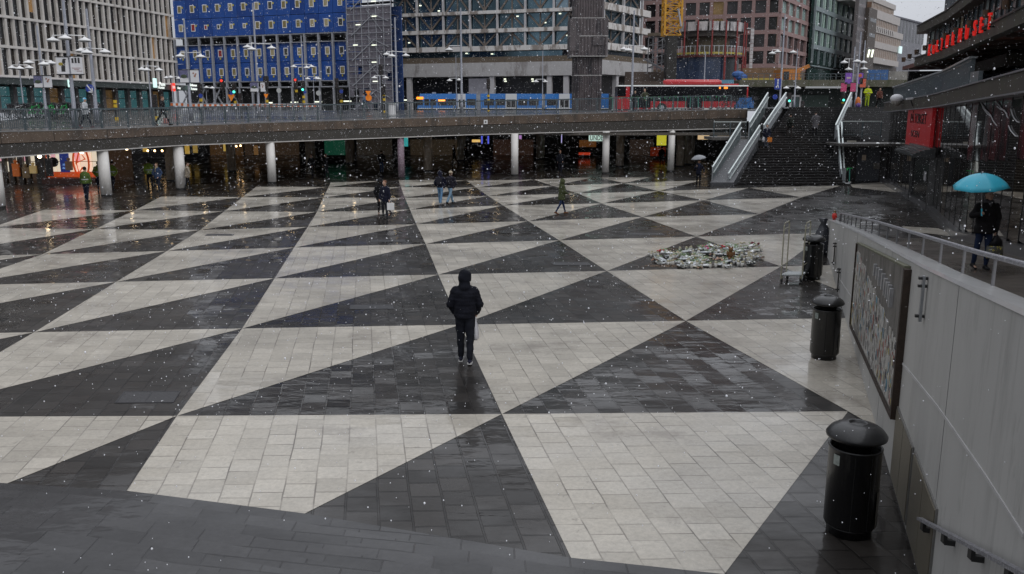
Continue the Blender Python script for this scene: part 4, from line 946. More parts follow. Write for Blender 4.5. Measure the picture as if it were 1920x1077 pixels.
b=MB(); K.box(b,Y0k,Y1k,zlo(Y0k)-.05,zlo(Y1k)-.05,zlo(Y0k),zlo(Y1k),-.1,.42); K.box(b,Y0k,Y1k,zhi(Y0k),zhi(Y1k),zhi(Y0k)+.05,zhi(Y1k)+.05,-.7,.4); b.build('metal_flashing',M('grey_flashing',(.2,.2,.22),.4,.3),KH)
# torn white paper drips / graffiti relief on the dark glass at upper right
m_drip=M('white_paint_drip',(.5,.5,.52),.5,var=.3)
b=MB(); rnd=random.Random(12)
for (pa,pb,pc) in [((1841,192),(1862,215),(1877,236)),((1870,190),(1892,212),(1897,222)),((1900,205),(1908,222),(1919,230)),((1899,236),(1909,250),(1919,256)),((1845,196),(1850,206),(1863,218)),((1873,200),(1888,207),(1894,214))]:
    pts_=[]
    for (x,y) in [pa,((pa[0]+pb[0])/2,(pa[1]+pb[1])/2+2),pb,((pc[0]+pb[0])/2,(pc[1]+pb[1])/2+2),pc]:
        Y=kpt(min(x,1919)); pts_.append(K.P(Y,zat(y,Y),-.03))
    b.tube(pts_,.02,5)
b.build('paint_scrawl',m_drip,KH)
# terrace level behind: parapet, columns, dark recess, roof beam with letters
m_para=M('blue_grey_metal_parapet',(.12,.145,.16),.45,var=.15,vs=2,coat=.2)
Ya,Yb=kpt(1812),58.5
zA0,zA1=zat(152,Ya),zat(110,Ya); zB0,zB1=zat(193,Yb),zat(165,Yb)
b=MB(); K.box(b,Ya,Yb,zhi(Ya)+.05,zhi(Yb)+.05,zA1,zB1,-.25,-.1); b.build('terrace_parapet',m_para,KH)
b=MB(); 
for k in range(95): Y=lerp(Ya,Yb,k/95); K.box(b,Y,Y+.06,zhi(Y)+.05,zhi(Y)+.05,lerp(zA1,zB1,k/95)-.1,lerp(zA1,zB1,k/95)-.1,-.1,-.07)
b.build('parapet_rib',m_para,KH)
b=MB(); K.box(b,Ya-.1,Yb,zA1,zB1,zA1+.08,zB1+.08,-.3,0); b.build('parapet_cap',M('pale_parapet_cap',(.25,.27,.28),.4,coat=.3),KH)
Yc=kpt(1828); b=MB(); K.box(b,Yc,Ya-.1,zhi(Yc)+.05,zhi(Ya)+.05,zat(133,Yc),zat(136,Ya),-.25,-.1); b.build('low_parapet',m_para,KH)
b=MB(); K.box(b,9,60,5.2,5.0,5.3,5.1,-14,-.7); b.build('terrace_floor',m_fasc,KH)
b=MB(); K.box(b,9,58,5.3,5.1,7.3,7.3,-9.5,-9); K.box(b,57,57.4,5.1,5.1,7.3,7.3,-9,-.7); b.build('recess_wall',M('dark_recess',(.012,.012,.013),.5,var=.5),KH)
b=MB(); K.box(b,9,57.4,7.38,7.38,7.62,7.62,-9.5,-.35); b.build('roof_soffit',M('brown_red_soffit',(.12,.04,.03),.5,var=.3),KH)
b=MB()
for k in range(12): Y=14+k*3.1; K.box(b,Y,Y+.18,7.24,7.24,7.38,7.38,-9,-.3)
b.build('soffit_rib',M('soffit_rib',(.05,.03,.022),.6),KH)
b=MB(); K.box(b,9,50.5,7.3,7.3,7.74,7.74,-.3,.05); b.build('roof_beam',m_bandk,KH)
b=MB(); K.box(b,9,50.5,7.74,7.74,7.8,7.8,-.35,.1); b.build('beam_capping',M('dark_capping',(.03,.032,.035),.35),KH)
for px,wd in ((1862,.45),(1905,.5)):
    Y=kpt(px)+1.0; b=MB(); K.box(b,Y-wd,Y+wd,5.4,5.4,7.35,7.35,-1.9,-1.2); b.build('terrace_column',M('blue_grey_column',(.17,.18,.21),.5) if px==1862 else bpy.data.materials['blue_grey_column'],KH)
Y=kpt(1835); b=MB(); K.box(b,Y-.6,Y+.6,6.35,6.35,6.5,6.5,-3.0,-2.9); b.build('lit_strip',emis('yellow_strip_light',(1,.95,.6),1.4,0),KH)
b=MB(); K.box(b,30,57,5.4,5.4,7.3,7.3,-4.2,-4); b.build('inner_glass',M('dim_bluish_glass',(.05,.06,.075),.12,var=.6,vs=.6),KH)
b=MB(); K.box(b,36,44,6.6,6.6,7.1,7.1,-2.5,-1.5); b.build('hanging_box',m_bandk,KH)
# upper glass storeys
m_up=M('upper_blue_glass',(.11,.15,.175),.08,var=.6,vs=.5,spec=.9); m_up2=M('painted_reflection_pink',(.12,.095,.095),.12,var=.3,vs=.6,spec=.7); m_up3=M('pale_curtain_glass',(.26,.34,.35),.2,var=.3); m_up4=M('warm_curtain_glass',(.3,.24,.13),.3,var=.3)
i=0; Y=9.0
while Y<50:
    c=Y+1.25
    for k,(z0,z1) in enumerate([(7.82,8.5),(8.5,9.1)]):
        b=MB(); K.box(b,Y+.03,c-.03,z0+.02,z0+.02,z1-.02,z1-.02,-.5,-.45)
        r_=(i*5+k*3)%11; b.build('upper_window',m_up3 if r_ in (1,4) else (m_up4 if r_==7 and i>10 else m_up),KH)
    b=MB(); K.box(b,Y-.03,Y+.03,7.8,7.8,9.1,9.1,-.5,-.38); b.build('upper_mullion',m_frame,KH)
    Y=c; i+=1
b=MB()
for k in range(3): K.box(b,9,50,7.8+k*.62,7.8+k*.62,7.88+k*.62,7.88+k*.62,-.46,-.41)
for k in range(9): Y=14+k*4.2; K.box(b,Y,Y+.3,7.8,7.8,9.05,9.05,-.46,-.42)
b.build('painted_reflection_grid',m_up2,KH)  # pinkish bars imitate a building's reflection in the glass
b=MB(); K.box(b,9,50.6,9.08,9.08,9.5,9.5,-.5,.05); b.build('upper_beam',m_bandk,KH)
b=MB(); K.box(b,9,50.6,9.5,9.5,9.56,9.56,-.5,.1); b.build('beam_capping',bpy.data.materials['dark_capping'],KH)
Y=9.0
while Y<46:
    c=Y+.85; b=MB(); K.box(b,Y+.03,c-.03,9.56,9.56,12.6,12.6,-.55,-.5); b.build('top_window',m_up if int(Y*3)%3 else m_up3,KH); Y=c
b=MB(); K.box(b,9,46.3,9.5,9.5,12.8,12.8,-6,-.56); b.build('upper_core',m_dkwall,KH)
b=MB(); K.box(b,9,50,7.8,7.8,9.1,9.1,-6,-.52); b.build('upper_core',m_dkwall,KH)
# red letters on the beam (turned a little towards the plaza), floodlights above
m_redl=M('red_lit_letter',(.6,.02,.015),.35,var=.05,emit=(1,.02,.012),es=.26)
word='KULTURHUSET'; pxs=[1755,1763,1770,1778,1788,1799,1812,1825,1840,1852,1867]
for i,ch in enumerate(word):
    px=pxs[i]; Y=kpt(px,60); y0=lerp(105,54,(px-1753)/(1868-1753)); y1=lerp(84,23,(px-1753)/(1868-1753)); z0=zat(y0,Y); z1=zat(y1,Y)
    p=K.P(Y,z0,.22); t=thing('sign_letter',('first letter K','second letter U','third letter L','fourth letter T','fifth letter U, in the middle','sixth letter R','seventh letter H','eighth letter U','ninth letter S','tenth letter E','last letter T')[i]+' of the red word on the roof beam','letter',tuple(p),group='red letters on the roof beam')
    rt=(K.P(Y-1,0)-K.P(Y,0)).normalized(); rt=(rt*.93+Vector((.37,0,0))).normalized()
    wrote(t,'letter_face',ch,m_redl,p,rt,(0,0,1),(z1-z0)*1.42,.06,width=(z1-z0)*.34,bold=.012)
    b=MB(); b.box(p.x-.01,p.x+.25,p.y-.02,p.y+.02,z0+.05,z0+.1); b.build('bracket',m_foot,t)
fl_=[]; ORD=['first','second','third','fourth','fifth','sixth','seventh','eighth','ninth','tenth','eleventh','twelfth','thirteenth','fourteenth','fifteenth','sixteenth','seventeenth','eighteenth']
m_flood=patchy(M('rusty_brown_floodlight',(.08,.04,.02),.6,var=.3),(.03,.02,.015),6,.5,.6)
for px,py in [(1701,112),(1712,106),(1725,98),(1740,90),(1758,79),(1778,68),(1799,58),(1825,45),(1855,26),(1892,8)]:
    Y=kpt(px); p=K.P(Y,zat(py,Y),.3); s=.13
    t=thing('floodlight',ORD[len(fl_)]+' rusty brown floodlight from the left above the roof beam','floodlight',tuple(p),group='floodlights above the red letters')
    fl_.append(1)
    b=MB(); b.lathe([(0,-s),(s*.8,-s),(s,s),(0,s)],p,10); b.build('housing',m_flood,t)
    b=MB(); b.bar(p,K.P(Y,7.75,-.1),.03); b.build('arm',m_foot,t)
# red sign, awning and dark doorway
Ysg=kpt(1737); s0,s1=kpt(1761),kpt(1714)
zt0,zt1=zat(202,s0),zat(204.5,s1); zb0,zb1=zat(277,s0),zat(270,s1)
t=thing('red_sign','large red wall sign with black lettering above the dark doorway','sign',tuple(K.P(Ysg,zb1,.3)))
m_rs=patchy(M('worn_red_sign',(.36,.012,.016),.35,var=.15,vs=1.5,emit=(.6,.01,.015),es=.06),(.45,.2,.2),1.6,.6,.66,amt=.5)
b=MB(); K.box(b,s0,s1,zb0,zb1,zt0,zt1,.0,.16); b.build('panel',m_rs,t)
rt=(K.P(s0,0)-K.P(s1,0)).normalized(); m_blk=M('black_lettering',(.015,.012,.012),.5,var=0)
wrote(t,'lettering','PÅ TORGET',m_blk,K.P(Ysg+.3,zat(232,Ysg),.175),rt,(0,0,1),.75,.02,width=(s1-s0)*.68)
wrote(t,'lettering','SCEN',m_blk,K.P(Ysg+.8,zat(258,Ysg),.175),rt,(0,0,1),.5,.02,width=(s1-s0)*.36)
d0,d1=41.7,47.2
t=thing('doorway','dark recessed doorway with curved awning under the red sign','doorway',tuple(K.P(44.5,0,0)))
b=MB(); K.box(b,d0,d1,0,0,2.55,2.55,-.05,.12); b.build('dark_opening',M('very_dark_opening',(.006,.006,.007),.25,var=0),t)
b=MB(); K.box(b,d0-.1,d0,0,0,2.6,2.6,-.05,.25); K.box(b,d1,d1+.1,0,0,2.6,2.6,-.05,.25); b.build('door_frame',M('steel_door_frame',(.1,.1,.1),.4,.4),t)
b=MB()
for k in range(6):
    a=math.pi/2*k/5; K.box(b,d0-.5,d1+.5,2.62+.07*k,2.62+.07*k,2.72+.07*k,2.72+.07*k,.1,.35+.75*math.cos(a))
b.build('awning',M('wet_black_awning',(.03,.033,.035),.35,var=.4,vs=4,coat=.6),t)
b=MB(); K.box(b,43.3,43.9,1.35,1.35,1.8,1.8,.13,.14); b.build('notice',M('white_notice',(.45,.45,.47),.6,var=.2),t)
# the white inflated globe and lamp on the fascia
Y=kpt(1709)
p=K.P(Y,zat(185,Y),.7); t=thing('white_globe','white snowy domed globe perched on the fascia above the red sign','globe',tuple(p))
b=MB(); b.ell(p,.36,.36,.26,14,8); b.build('dome',M('snow_white_dome',(.75,.75,.77),.5),t,smooth=True); b=MB(); b.ell(p-Vector((0,0,.17)),.3,.3,.28,12,6); b.build('dark_lower_bowl',M('mottled_bowl',(.25,.24,.22),.5,var=.6,vs=6),t,smooth=True); b=MB(); b.tube([p+Vector((.1,0,-.35)),p+Vector((.2,.0,-.1))],.1,6); b.build('red_bracket',m_rs,t)
Y=kpt(1730); p=K.P(Y,zat(186,Y),.5); t=thing('white_floodlight','small white wall light just right of the white globe','floodlight',tuple(p))
b=MB(); b.bar(p-Vector((.25,0,0)),p+Vector((.2,0,.05)),.1); b.build('lamp_bar',bpy.data.materials['snow_white_dome'],t); b=MB(); b.bar(p+Vector((0,0,-.05)),p+Vector((.2,-.0,-.5)),.05); b.build('arm',m_foot,t)

# ================================================================ STAIRS AND ESCALATOR
ST=thing('plaza_stairs','wide black granite staircase rising from the plaza to the street','stairs',(18,56,0))
m_stair=M('black_wet_stair_stone',(.012,.0115,.012),.3,var=.4,vs=4,coat=.5,bump=.1); m_nose=M('stair_nosing',(.036,.035,.035),.35,coat=.4)
NS=32; Yb0,Yt=56.3,66.3; ZT=5.05
def xl(t): return lerp(14.6,21.3,t)
def xr(t): return lerp(21.9,24.0,t/.5) if t<.5 else lerp(24.0,29.5,(t-.5)/.5)
b=MB(); nb=MB()
for k in range(NS):
    t0=k/NS; y=lerp(Yb0,Yt,t0)+( .0); z0=ZT*k/NS; z1=ZT*(k+1)/NS; y1=Yt+.0
    X0,X1=xl(t0),xr(t0)
    b.box(X0,X1,y,y+(Yt-Yb0)/NS*1.5,z0-.1,z1-.03)
    nb.box(X0,X1,y-.02,y+(Yt-Yb0)/NS*1.2,z1-.03,z1)
b.build('step_risers',m_stair,ST); nb.build('step_treads',m_nose,ST)
b=MB()
for k in range(NS//2,NS): t0=k/NS; b.box(xr(t0)+.0,29.6,lerp(Yb0,Yt,t0)+.01,lerp(Yb0,Yt,t0)+.5,ZT*k/NS-.1,ZT*(k+1)/NS-.005)
b.build('upper_side_steps',m_stair,ST)
b=MB(); b.box(19.0,32,Yt+.35,Yt+.7,0,4.95); b.build('rear_wall',m_stair,ST)
# wall and door below the landing on the right
WL=thing('landing_wall','dark wall with a grey door beneath the side landing of the stairs','wall',(24,59.5,0))
b=MB(); b.box(22.2,27.2,59.3,59.6,0,2.5); b.build('wall',M('dark_plaster',(.03,.028,.028),.6,var=.4,vs=1),WL)
a=at(1604,340,59.2); c=at(1652,279,59.2); b=MB(); b.box(a.x,c.x,59.22,59.3,.03,c.z); b.build('door',M('dark_grey_steel_door',(.055,.06,.07),.5,var=.2),WL)
a=at(1617,301,59.1); c=at(1625,291,59.1); b=MB(); b.box(a.x,c.x,59.17,59.22,a.z,c.z); b.build('notice',M('cream_notice',(.5,.4,.3),.6,var=.2),WL)
a=at(1638,317,59.1); c=at(1650,306,59.1); b=MB(); b.box(a.x,c.x,59.1,59.22,a.z,c.z); b.build('metal_box',M('grey_metal_box',(.12,.11,.1),.5),WL)
p=at(1645.5,271.5,59); b=MB(); b.ell(p,.15,.15,.15,12,8); b.build('globe_lamp',emis('white_globe_lamp',(.8,.82,.85),.45,0),WL,smooth=True)
b=MB(); b.box(22.2,27.0,57.9,66,2.45,2.62); b.build('landing_slab',M('landing_slab',(.07,.065,.06),.6,var=.3),WL)
a=at(1587,266,58); c=at(1604,264.5,58); b=MB(); b.box(a.x,c.x,57.85,57.9,a.z-.04,a.z+.08); b.build('soffit_light',M('soffit_light_dim',(.4,.38,.33),.5),WL)
# railings: pale blue grey sides with double bright handrails
m_side=M('pale_steel_balustrade',(.3,.32,.34),.4,.2,var=.12,coat=.2); m_hand=M('bright_wet_handrail',(.62,.68,.67),.25,.3,var=.05); m_glass_r=M('greenish_balustrade_panel',(.1,.125,.13),.3,var=.3,spec=.6)
def flight_rail(p0,p1,label,gap=.35,panel=True,name='stair_handrail',h=1.05,side=None):
    """p0,p1 are tops of the upper handrail"""
    p0,p1=Vector(p0),Vector(p1); t=thing(name,label,'handrail',(p0.x,p0.y,p0.z-h)); H=Vector((0,0,1))
    b=MB(); b.bar(p0,p1,.09,.07); b.build('upper_handrail',m_hand,t)
    b=MB(); b.bar(p0-H*gap+Vector((.08,0,0)),p1-H*gap+Vector((.08,0,0)),.06,.06); b.build('lower_handrail',m_hand,t)
    n=max(2,int((p1-p0).length/1.5))
    for k in range(n+1):
        q=p0.lerp(p1,k/n); b=MB(); b.box(q.x-.03,q.x+.03,q.y-.03,q.y+.03,q.z-h,q.z-.02); b.build('post',m_side,t)
    if panel:
        b=MB(); a_=p0-H*h; c_=p1-H*h; b.hexa([a_-Vector((.03,0,0)),a_+Vector((.03,0,0)),c_+Vector((.03,0,0)),c_-Vector((.03,0,0))],[v+H*(h-.12) for v in (a_-Vector((.03,0,0)),a_+Vector((.03,0,0)),c_+Vector((.03,0,0)),c_-Vector((.03,0,0)))]); b.build('side_panel',side or m_glass_r,t)
    return t
A0=at(1336,314,55.8); A1=at(1389,230,61); flight_rail(A0,A1,'lower left balustrade of the escalator with two pale handrails',h=1.25)
B0=at(1405,230,61); B1=at(1440,174,67.5); flight_rail(B0,B1,'upper left balustrade of the escalator beside the end of the bridge',h=1.3)
C0=at(1366,326,55.8); C1=at(1425,235,61.2); flight_rail(C0,C1,'lower balustrade between escalator and stairs, middle one',h=.9,side=m_side)
D0=at(1432,235,61.4); D1=at(1474,174,67.5); flight_rail(D0,D1,'upper balustrade between escalator and stairs leading to the street',h=1.0,side=m_side)
E0=at(1577,318,57.0); E1=at(1571,236,61.4); 
t=flight_rail(E0,E1,'steep pale balustrade at the right foot of the stairs',h=1.0,gap=.3,side=m_side)
b=MB(); b.bar(at(1584,338,56.7),at(1578,229,61.4),.09,.07); b.build('outer_handrail',m_hand,t)
b=MB(); q=at(1581,345,56.7); b.box(q.x-.09,q.x+.09,56.6,56.75,0,1.1); b.build('end_post',m_side,t)
F0=at(1567,235,61.4); F1=at(1596,174,67.5); flight_rail(F0,F1,'upper right balustrade of the stairs beside the purple banners',h=1.0,side=m_side)
# escalator body between A/C and landing
ES=thing('escalator','grey escalator left of the wide stairs','escalator',(13,56,0))
b=MB()
for (p,q,w_) in ((A0,A1,1.0),(B0,B1,1.15)):
    a_=Vector((p.x+.1,p.y,p.z-1.3)); c_=Vector((q.x+.1,q.y,q.z-1.3)); n=22
    for k in range(n):
        r0=a_.lerp(c_,k/n); b.box(r0.x,r0.x+w_,r0.y,r0.y+.5,max(0,r0.z-.35),r0.z+.05+.0)
b.build('escalator_steps',M('dark_escalator_step',(.05,.052,.055),.35,.4,var=.2),ES)
b=MB(); b.hexa([(A0.x-.15,A0.y-.3,0),(A0.x+1.35,A0.y-.3,0),(A1.x+1.3,A1.y,0.6),(A1.x-.1,A1.y,.6)],[(A0.x-.15,A0.y-.3,.25),(A0.x+1.35,A0.y-.3,.25),(A1.x+1.3,A1.y,A1.z-1.2),(A1.x-.1,A1.y,A1.z-1.2)]); b.build('truss_casing',M('grey_escalator_casing',(.08,.083,.09),.45,var=.2),ES)
b=MB(); b.box(A1.x-.1,D0.x,61,62.2,A1.z-1.35,A1.z-1.15); b.build('landing_plate',M('landing_plate',(.3,.3,.3),.4,.3),ES)
def small_rail(px0,px1,py0,py1,Y,label):
    a=at(px0,py1,Y); c=at(px1,py0,Y); t=thing('landing_railing',label,'railing',(a.x,Y,a.z)); z1=c.z; z0=a.z
    b=MB(); b.box(a.x,c.x,Y-.03,Y+.03,z1-.06,z1); b.build('top_rail',m_hand,t)
    b=MB(); b.box(a.x,c.x,Y-.02,Y+.02,z0+.08,z0+.12); b.build('bottom_rail',m_rail,t)
    b=MB(); n=int((c.x-a.x)/.13)
    for k in range(n): x=a.x+.08+k*.13; b.box(x-.01,x+.01,Y-.01,Y+.01,z0+.1,z1-.05)
    b.build('baluster',m_rail,t)
    for x in (a.x,(a.x+c.x)/2,c.x-.06): b=MB(); b.box(x,x+.06,Y-.03,Y+.03,z0-.1,z1-.06); b.build('post',m_rail,t)
    return t
t=small_rail(1337,1400,228,257,61.5,'short balcony railing left of the escalator landing')
b=MB(); a=at(1335,259,61.4); c=at(1425,257,61.4); b.box(a.x,c.x,61.3,64,a.z-.15,a.z+.05); b.build('balcony_slab',M('balcony_slab',(.09,.085,.08),.6,var=.3),t)
small_rail(1579,1654,227,256,58.0,'railing on the side landing right of the stairs')

# ================================================================ RAMP AND ITS CONCRETE WALL
m_conc=patchy(M('smooth_grey_concrete',(.43,.425,.41),.6,var=.07,vs=1.3,bump=.04,bs=40,streak=True),(.3,.295,.285),1.6,.5,.7,amt=.7)
patchy(m_conc,(.2,.195,.185),5,.6,.72,amt=.5); patchy(m_conc,(.17,.165,.155),4.5,.58,.72,streak=.12,amt=.38); patchy(m_conc,(.5,.49,.47),3.5,.6,.7,streak=.1,amt=.3); patchy(m_conc,(.09,.085,.075),.9,.62,.72,streak=.6,amt=.22)
patchy(m_conc,(.46,.45,.44),4,.6,.68,amt=.35); patchy(m_conc,(.1,.1,.09),16,.73,.76,streak=False,amt=.7)
m_conctop=patchy(M('wet_concrete_top',(.36,.36,.36),.4,var=.12,vs=3,coat=.4,bump=.05),(.42,.42,.42),2,.5,.6,amt=.5)
zw=[(3.0,3.72),(5.74,3.53),(7.24,3.37),(9.84,3.1),(14,2.72),(18,2.33),(24,1.72),(30.2,1.08)]
WZ=lambda Y:interp(Y,[a for a,_ in zw],[c for _,c in zw]); TH=.42
W=thing('ramp_wall','long pale grey concrete wall rising along the ramp in the right foreground','wall',(8,20,0))
b=MB(); tp=MB()
for (ya,za),(yb,zb_) in zip(zw[:-1],zw[1:]):
    xa,xb=WALLX(ya),WALLX(yb)
    b.hexa([(xa,ya,-.05),(xb,yb,-.05),(xb+TH,yb,-.05),(xa+TH,ya,-.05)],[(xa,ya,za-.03),(xb,yb,zb_-.03),(xb+TH,yb,zb_-.10),(xa+TH,ya,za-.10)])
    tp.hexa([(xa-.012,ya,za-.03),(xb-.012,yb,zb_-.03),(xb+TH+.01,yb,zb_-.10),(xa+TH+.01,ya,za-.10)],[(xa+.015,ya,za),(xb+.015,yb,zb_),(xb+TH-.01,yb,zb_-.07),(xa+TH-.01,ya,za-.07)])
b.build('wall_body',m_conc,W); tp.build('wall_top',m_conctop,W)
def wp(Y,z,d=0):  # point on the plaza face, d proud of it
    n=Vector((-1,.3135)).normalized(); return Vector((WALLX(Y)+n.x*d,Y+n.y*d,z))
def whit(px,py):
    d=ray(px,py); n=Vector((-1,.3135)); A=Vector((WALLX(0),0)); t=n.dot(A)/(n.x*d.x+n.y*d.y); return d.y*t,CAMH+d.z*t
def wbox(mb,Y0,Y1,z0,z1,d0,d1): return mb.hexa([wp(Y0,z0,d1),wp(Y1,z0,d1),wp(Y1,z0,d0),wp(Y0,z0,d0)],[wp(Y0,z1,d1),wp(Y1,z1,d1),wp(Y1,z1,d0),wp(Y0,z1,d0)])
# raised casting seam running down the wall, pour marks, far seam
b=MB(); p=[whit(1688,676),whit(1760,765),whit(1850,895),whit(1920,1005)]
for (a,c) in zip(p[:-1],p[1:]): b.bar(wp(a[0],a[1],.004),wp(c[0],c[1],.004),.03,.012,up=(-1,.3,0))
p=[whit(1573,522),whit(1590,548),whit(1603,566)]
for (a,c) in zip(p[:-1],p[1:]): b.bar(wp(a[0],a[1],.004),wp(c[0],c[1],.004),.03,.012,up=(-1,.3,0))
b.build('casting_seam',M('pale_seam',(.46,.455,.45),.6),W)
b=MB()
for Y in (7.9,12.7,18.4,22.3): wbox(b,Y,Y+.012,.1,WZ(Y)-.04,.0005,.003)
b.build('panel_joint',M('fine_joint',(.2,.2,.2),.7),W)
for (c4,lab) in ((((1681,762),(1712,820),(1706,968),(1677,885)),'far'),(((1716,850),(1754,930),(1748,1140),(1705,985)),'near')):
    q=[whit(*v) for v in c4]; Y1_=(q[0][0]+q[3][0])/2; Y0_=(q[1][0]+q[2][0])/2; zt_=(q[0][1]+q[1][1])/2; zb_=.06
    t=thing('vent_grille',('farther' if lab=='far' else 'nearer')+' perforated metal vent door low in the concrete wall','vent',tuple(wp(Y0_,zb_)))
    b=MB(); wbox(b,Y0_,Y1_,zb_,zt_,.0,.02); b.build('frame',M('vent_frame_'+lab,(.2,.195,.185),.5,.3),t)
    m_perf=M('perforated_metal_'+lab,(.1,.09,.07),.5,.5,var=.1)
    nt=m_perf.node_tree; ck=nt.nodes.new('ShaderNodeTexVoronoi'); ck.inputs['Scale'].default_value=70; tcx=nt.nodes.new('ShaderNodeTexCoord'); nt.links.new(tcx.outputs['Object'],ck.inputs['Vector']); ck.inputs['Randomness'].default_value=0
    mr=nt.nodes.new('ShaderNodeMapRange'); mr.inputs['From Min'].default_value=.25; mr.inputs['From Max'].default_value=.35; nt.links.new(ck.outputs['Distance'],mr.inputs['Value'])
    mx=nt.nodes.new('ShaderNodeMix'); mx.data_type='RGBA'; mx.inputs[6].default_value=(.03,.027,.022,1); mx.inputs[7].default_value=(.2,.18,.14,1); nt.links.new(mr.outputs[0],mx.inputs[0]); nt.links.new(mx.outputs[2],nt.nodes['Principled BSDF'].inputs['Base Color'])
    for k in (0,1):
        b=MB(); ym=(Y0_+Y1_)/2; a_,c_=((Y0_+.03,ym-.01),(ym+.01,Y1_-.03))[k]; wbox(b,a_,c_,zb_+.03,zt_-.03,.02,.03); b.build('perforated_leaf',m_perf,t)
# poster board with torn paper, rusty edges
qa,qb,qc,qd=[whit(*v) for v in ((1612,452),(1705,500),(1684,785),(1603,615))]
Yf=(qa[0]+qd[0])/2; Yn=(qb[0]+qc[0])/2; zt_=2.62; zb_=.62
t=thing('poster_board','large steel poster board with torn layers of paper and rusty edge on the concrete wall','notice board',tuple(wp(Yn,zb_)))
ztf,ztn=qa[1]-.02,qb[1]-.0; zbf,zbn=qd[1],qc[1]
def wq(mb,Y0,Y1,a0,a1,c0,c1,d0,d1): return mb.hexa([wp(Y0,a0,d1),wp(Y1,a1,d1),wp(Y1,a1,d0),wp(Y0,a0,d0)],[wp(Y0,c0,d1),wp(Y1,c1,d1),wp(Y1,c1,d0),wp(Y0,c0,d0)])
b=MB(); wq(b,Yn,Yf,zbn,zbf,ztn,ztf,.0,.06); b.build('back_plate',patchy(M('streaky_bare_steel',(.16,.15,.14),.45,.3,var=.35,vs=3,bump=.2),(.07,.065,.06),4,.5,.6),t)
m_rust=patchy(M('rusty_steel',(.03,.018,.012),.7,var=.4,vs=8,bump=.3),(.3,.29,.28),9,.66,.7,streak=False)
b=MB(); wq(b,Yn-.1,Yn,zbn-.04,zbn-.04,ztn,ztn,.0,.09); b.build('rusty_edge',m_rust,t)
b=MB(); wq(b,Yf,Yf+.1,zbf,zbf,ztf,ztf,.0,.09); wq(b,Yn,Yf,zbn-.05,zbf-.05,zbn,zbf,.0,.09); b.build('edge_frame',m_rust,t)
b=MB(); wq(b,Yn,Yf,ztn,ztf,ztn+.03,ztf+.03,.0,.08); b.build('mossy_top_edge',M('mossy_edge',(.13,.13,.09),.8,var=.5,vs=12),t)
m_paper=M('torn_paper_layers',(.4,.39,.365),.75,var=.5,vs=14,bump=.5,bs=40,streak=True)
for col,sc,lo in (((.12,.11,.1),7,.53),((.48,.47,.45),11,.6),((.05,.06,.07),16,.62),((.1,.3,.42),9,.69),((.4,.12,.1),13,.71),((.45,.38,.12),12,.72)): patchy(m_paper,col,sc,lo,lo+.03,amt=.75)
b=MB(); rnd=random.Random(9)
zl0=lambda Y: lerp(zbn,zbf,(Y-Yn)/(Yf-Yn)); zhh=lambda Y: lerp(ztn-1.05,ztf-.12,((Y-Yn)/(Yf-Yn))**.8)
n=26
for k in range(n):
    a_,c_=lerp(Yn+.03,Yf-.05,k/n),lerp(Yn+.03,Yf-.05,(k+1)/n); wq(b,a_,c_,zl0(a_)+.04,zl0(c_)+.04,zhh(a_)+rnd.uniform(-.04,.04),zhh(c_)+rnd.uniform(-.04,.04),.06,.063+rnd.uniform(.002,.006))
b.build('paper_layer',m_paper,t)
m_scrap=[M('paper_scrap_%d'%i,c,.8,var=.1) for i,c in enumerate([(.5,.49,.47),(.3,.28,.25),(.08,.08,.09),(.1,.25,.35),(.35,.12,.1),(.42,.36,.15)])]
b=MB()
for k in range(420):
    Y=rnd.uniform(Yn+.05,Yf-.1); z=rnd.uniform(zl0(Y)+.08,zhh(Y)-.03); hw=rnd.uniform(.01,.04); hh=rnd.uniform(.02,.09); b.cur=rnd.choice([0,0,0,1,1,2,2,3,4,5])
    e=rnd.uniform(-.02,.02); b.poly([wp(Y-hw,z-hh,.071),wp(Y+hw,z-hh+e,.071),wp(Y+hw*.7,z+hh,.08),wp(Y-hw,z+hh-e,.076)])
stuff(b.build('torn_scraps',m_scrap,t,fix=False))
m_slot=M('steel_tube_holders',(.42,.42,.43),.35,.5,var=.3,vs=8)
for k,(px,y0,y1) in enumerate([(1652,496,521),(1657,503,528),(1662,506,541),(1668,514,548),(1673,523,560),(1677,530,565),(1681,535,575),(1684,542,582)]):
    Yq,z1_=whit(px,y0); Yq2,z0_=whit(px,y1); b=MB(); wbox(b,Yq-.045,Yq+.045,z0_+.0,z1_,.06,.11); b.build('metal_strip',m_slot,t)
# vertical bracket fixtures on the wall
for (px,y0,y1,lab) in ((1741,518,612,'steel bracket rail fixed to the wall right of the poster board'),(1569,455,498,'short dark bracket on the wall left of the poster board'),(1577,503,549,'lower brown drain strip on the wall left of the poster board')):
    Ya_,z1_=whit(px,y0); _,z0_=whit(px-3,y1); w_=.03 if px>1600 else .07
    t=thing('wall_bracket',lab,'bracket',tuple(wp(Ya_,z0_)))
    b=MB(); wbox(b,Ya_-w_,Ya_+w_,z0_,z1_,.03,.06); b.build('rail',M('bracket_'+str(px),(.28,.29,.3) if px>1600 else (.07,.065,.06),.4,.4,var=.3),t)
    for z in (z0_+.06,z1_-.12,z1_-.03): b=MB(); wbox(b,Ya_-.015,Ya_+.035,z-.015,z+.015,.0,.1); b.build('bolt',m_foot,t)
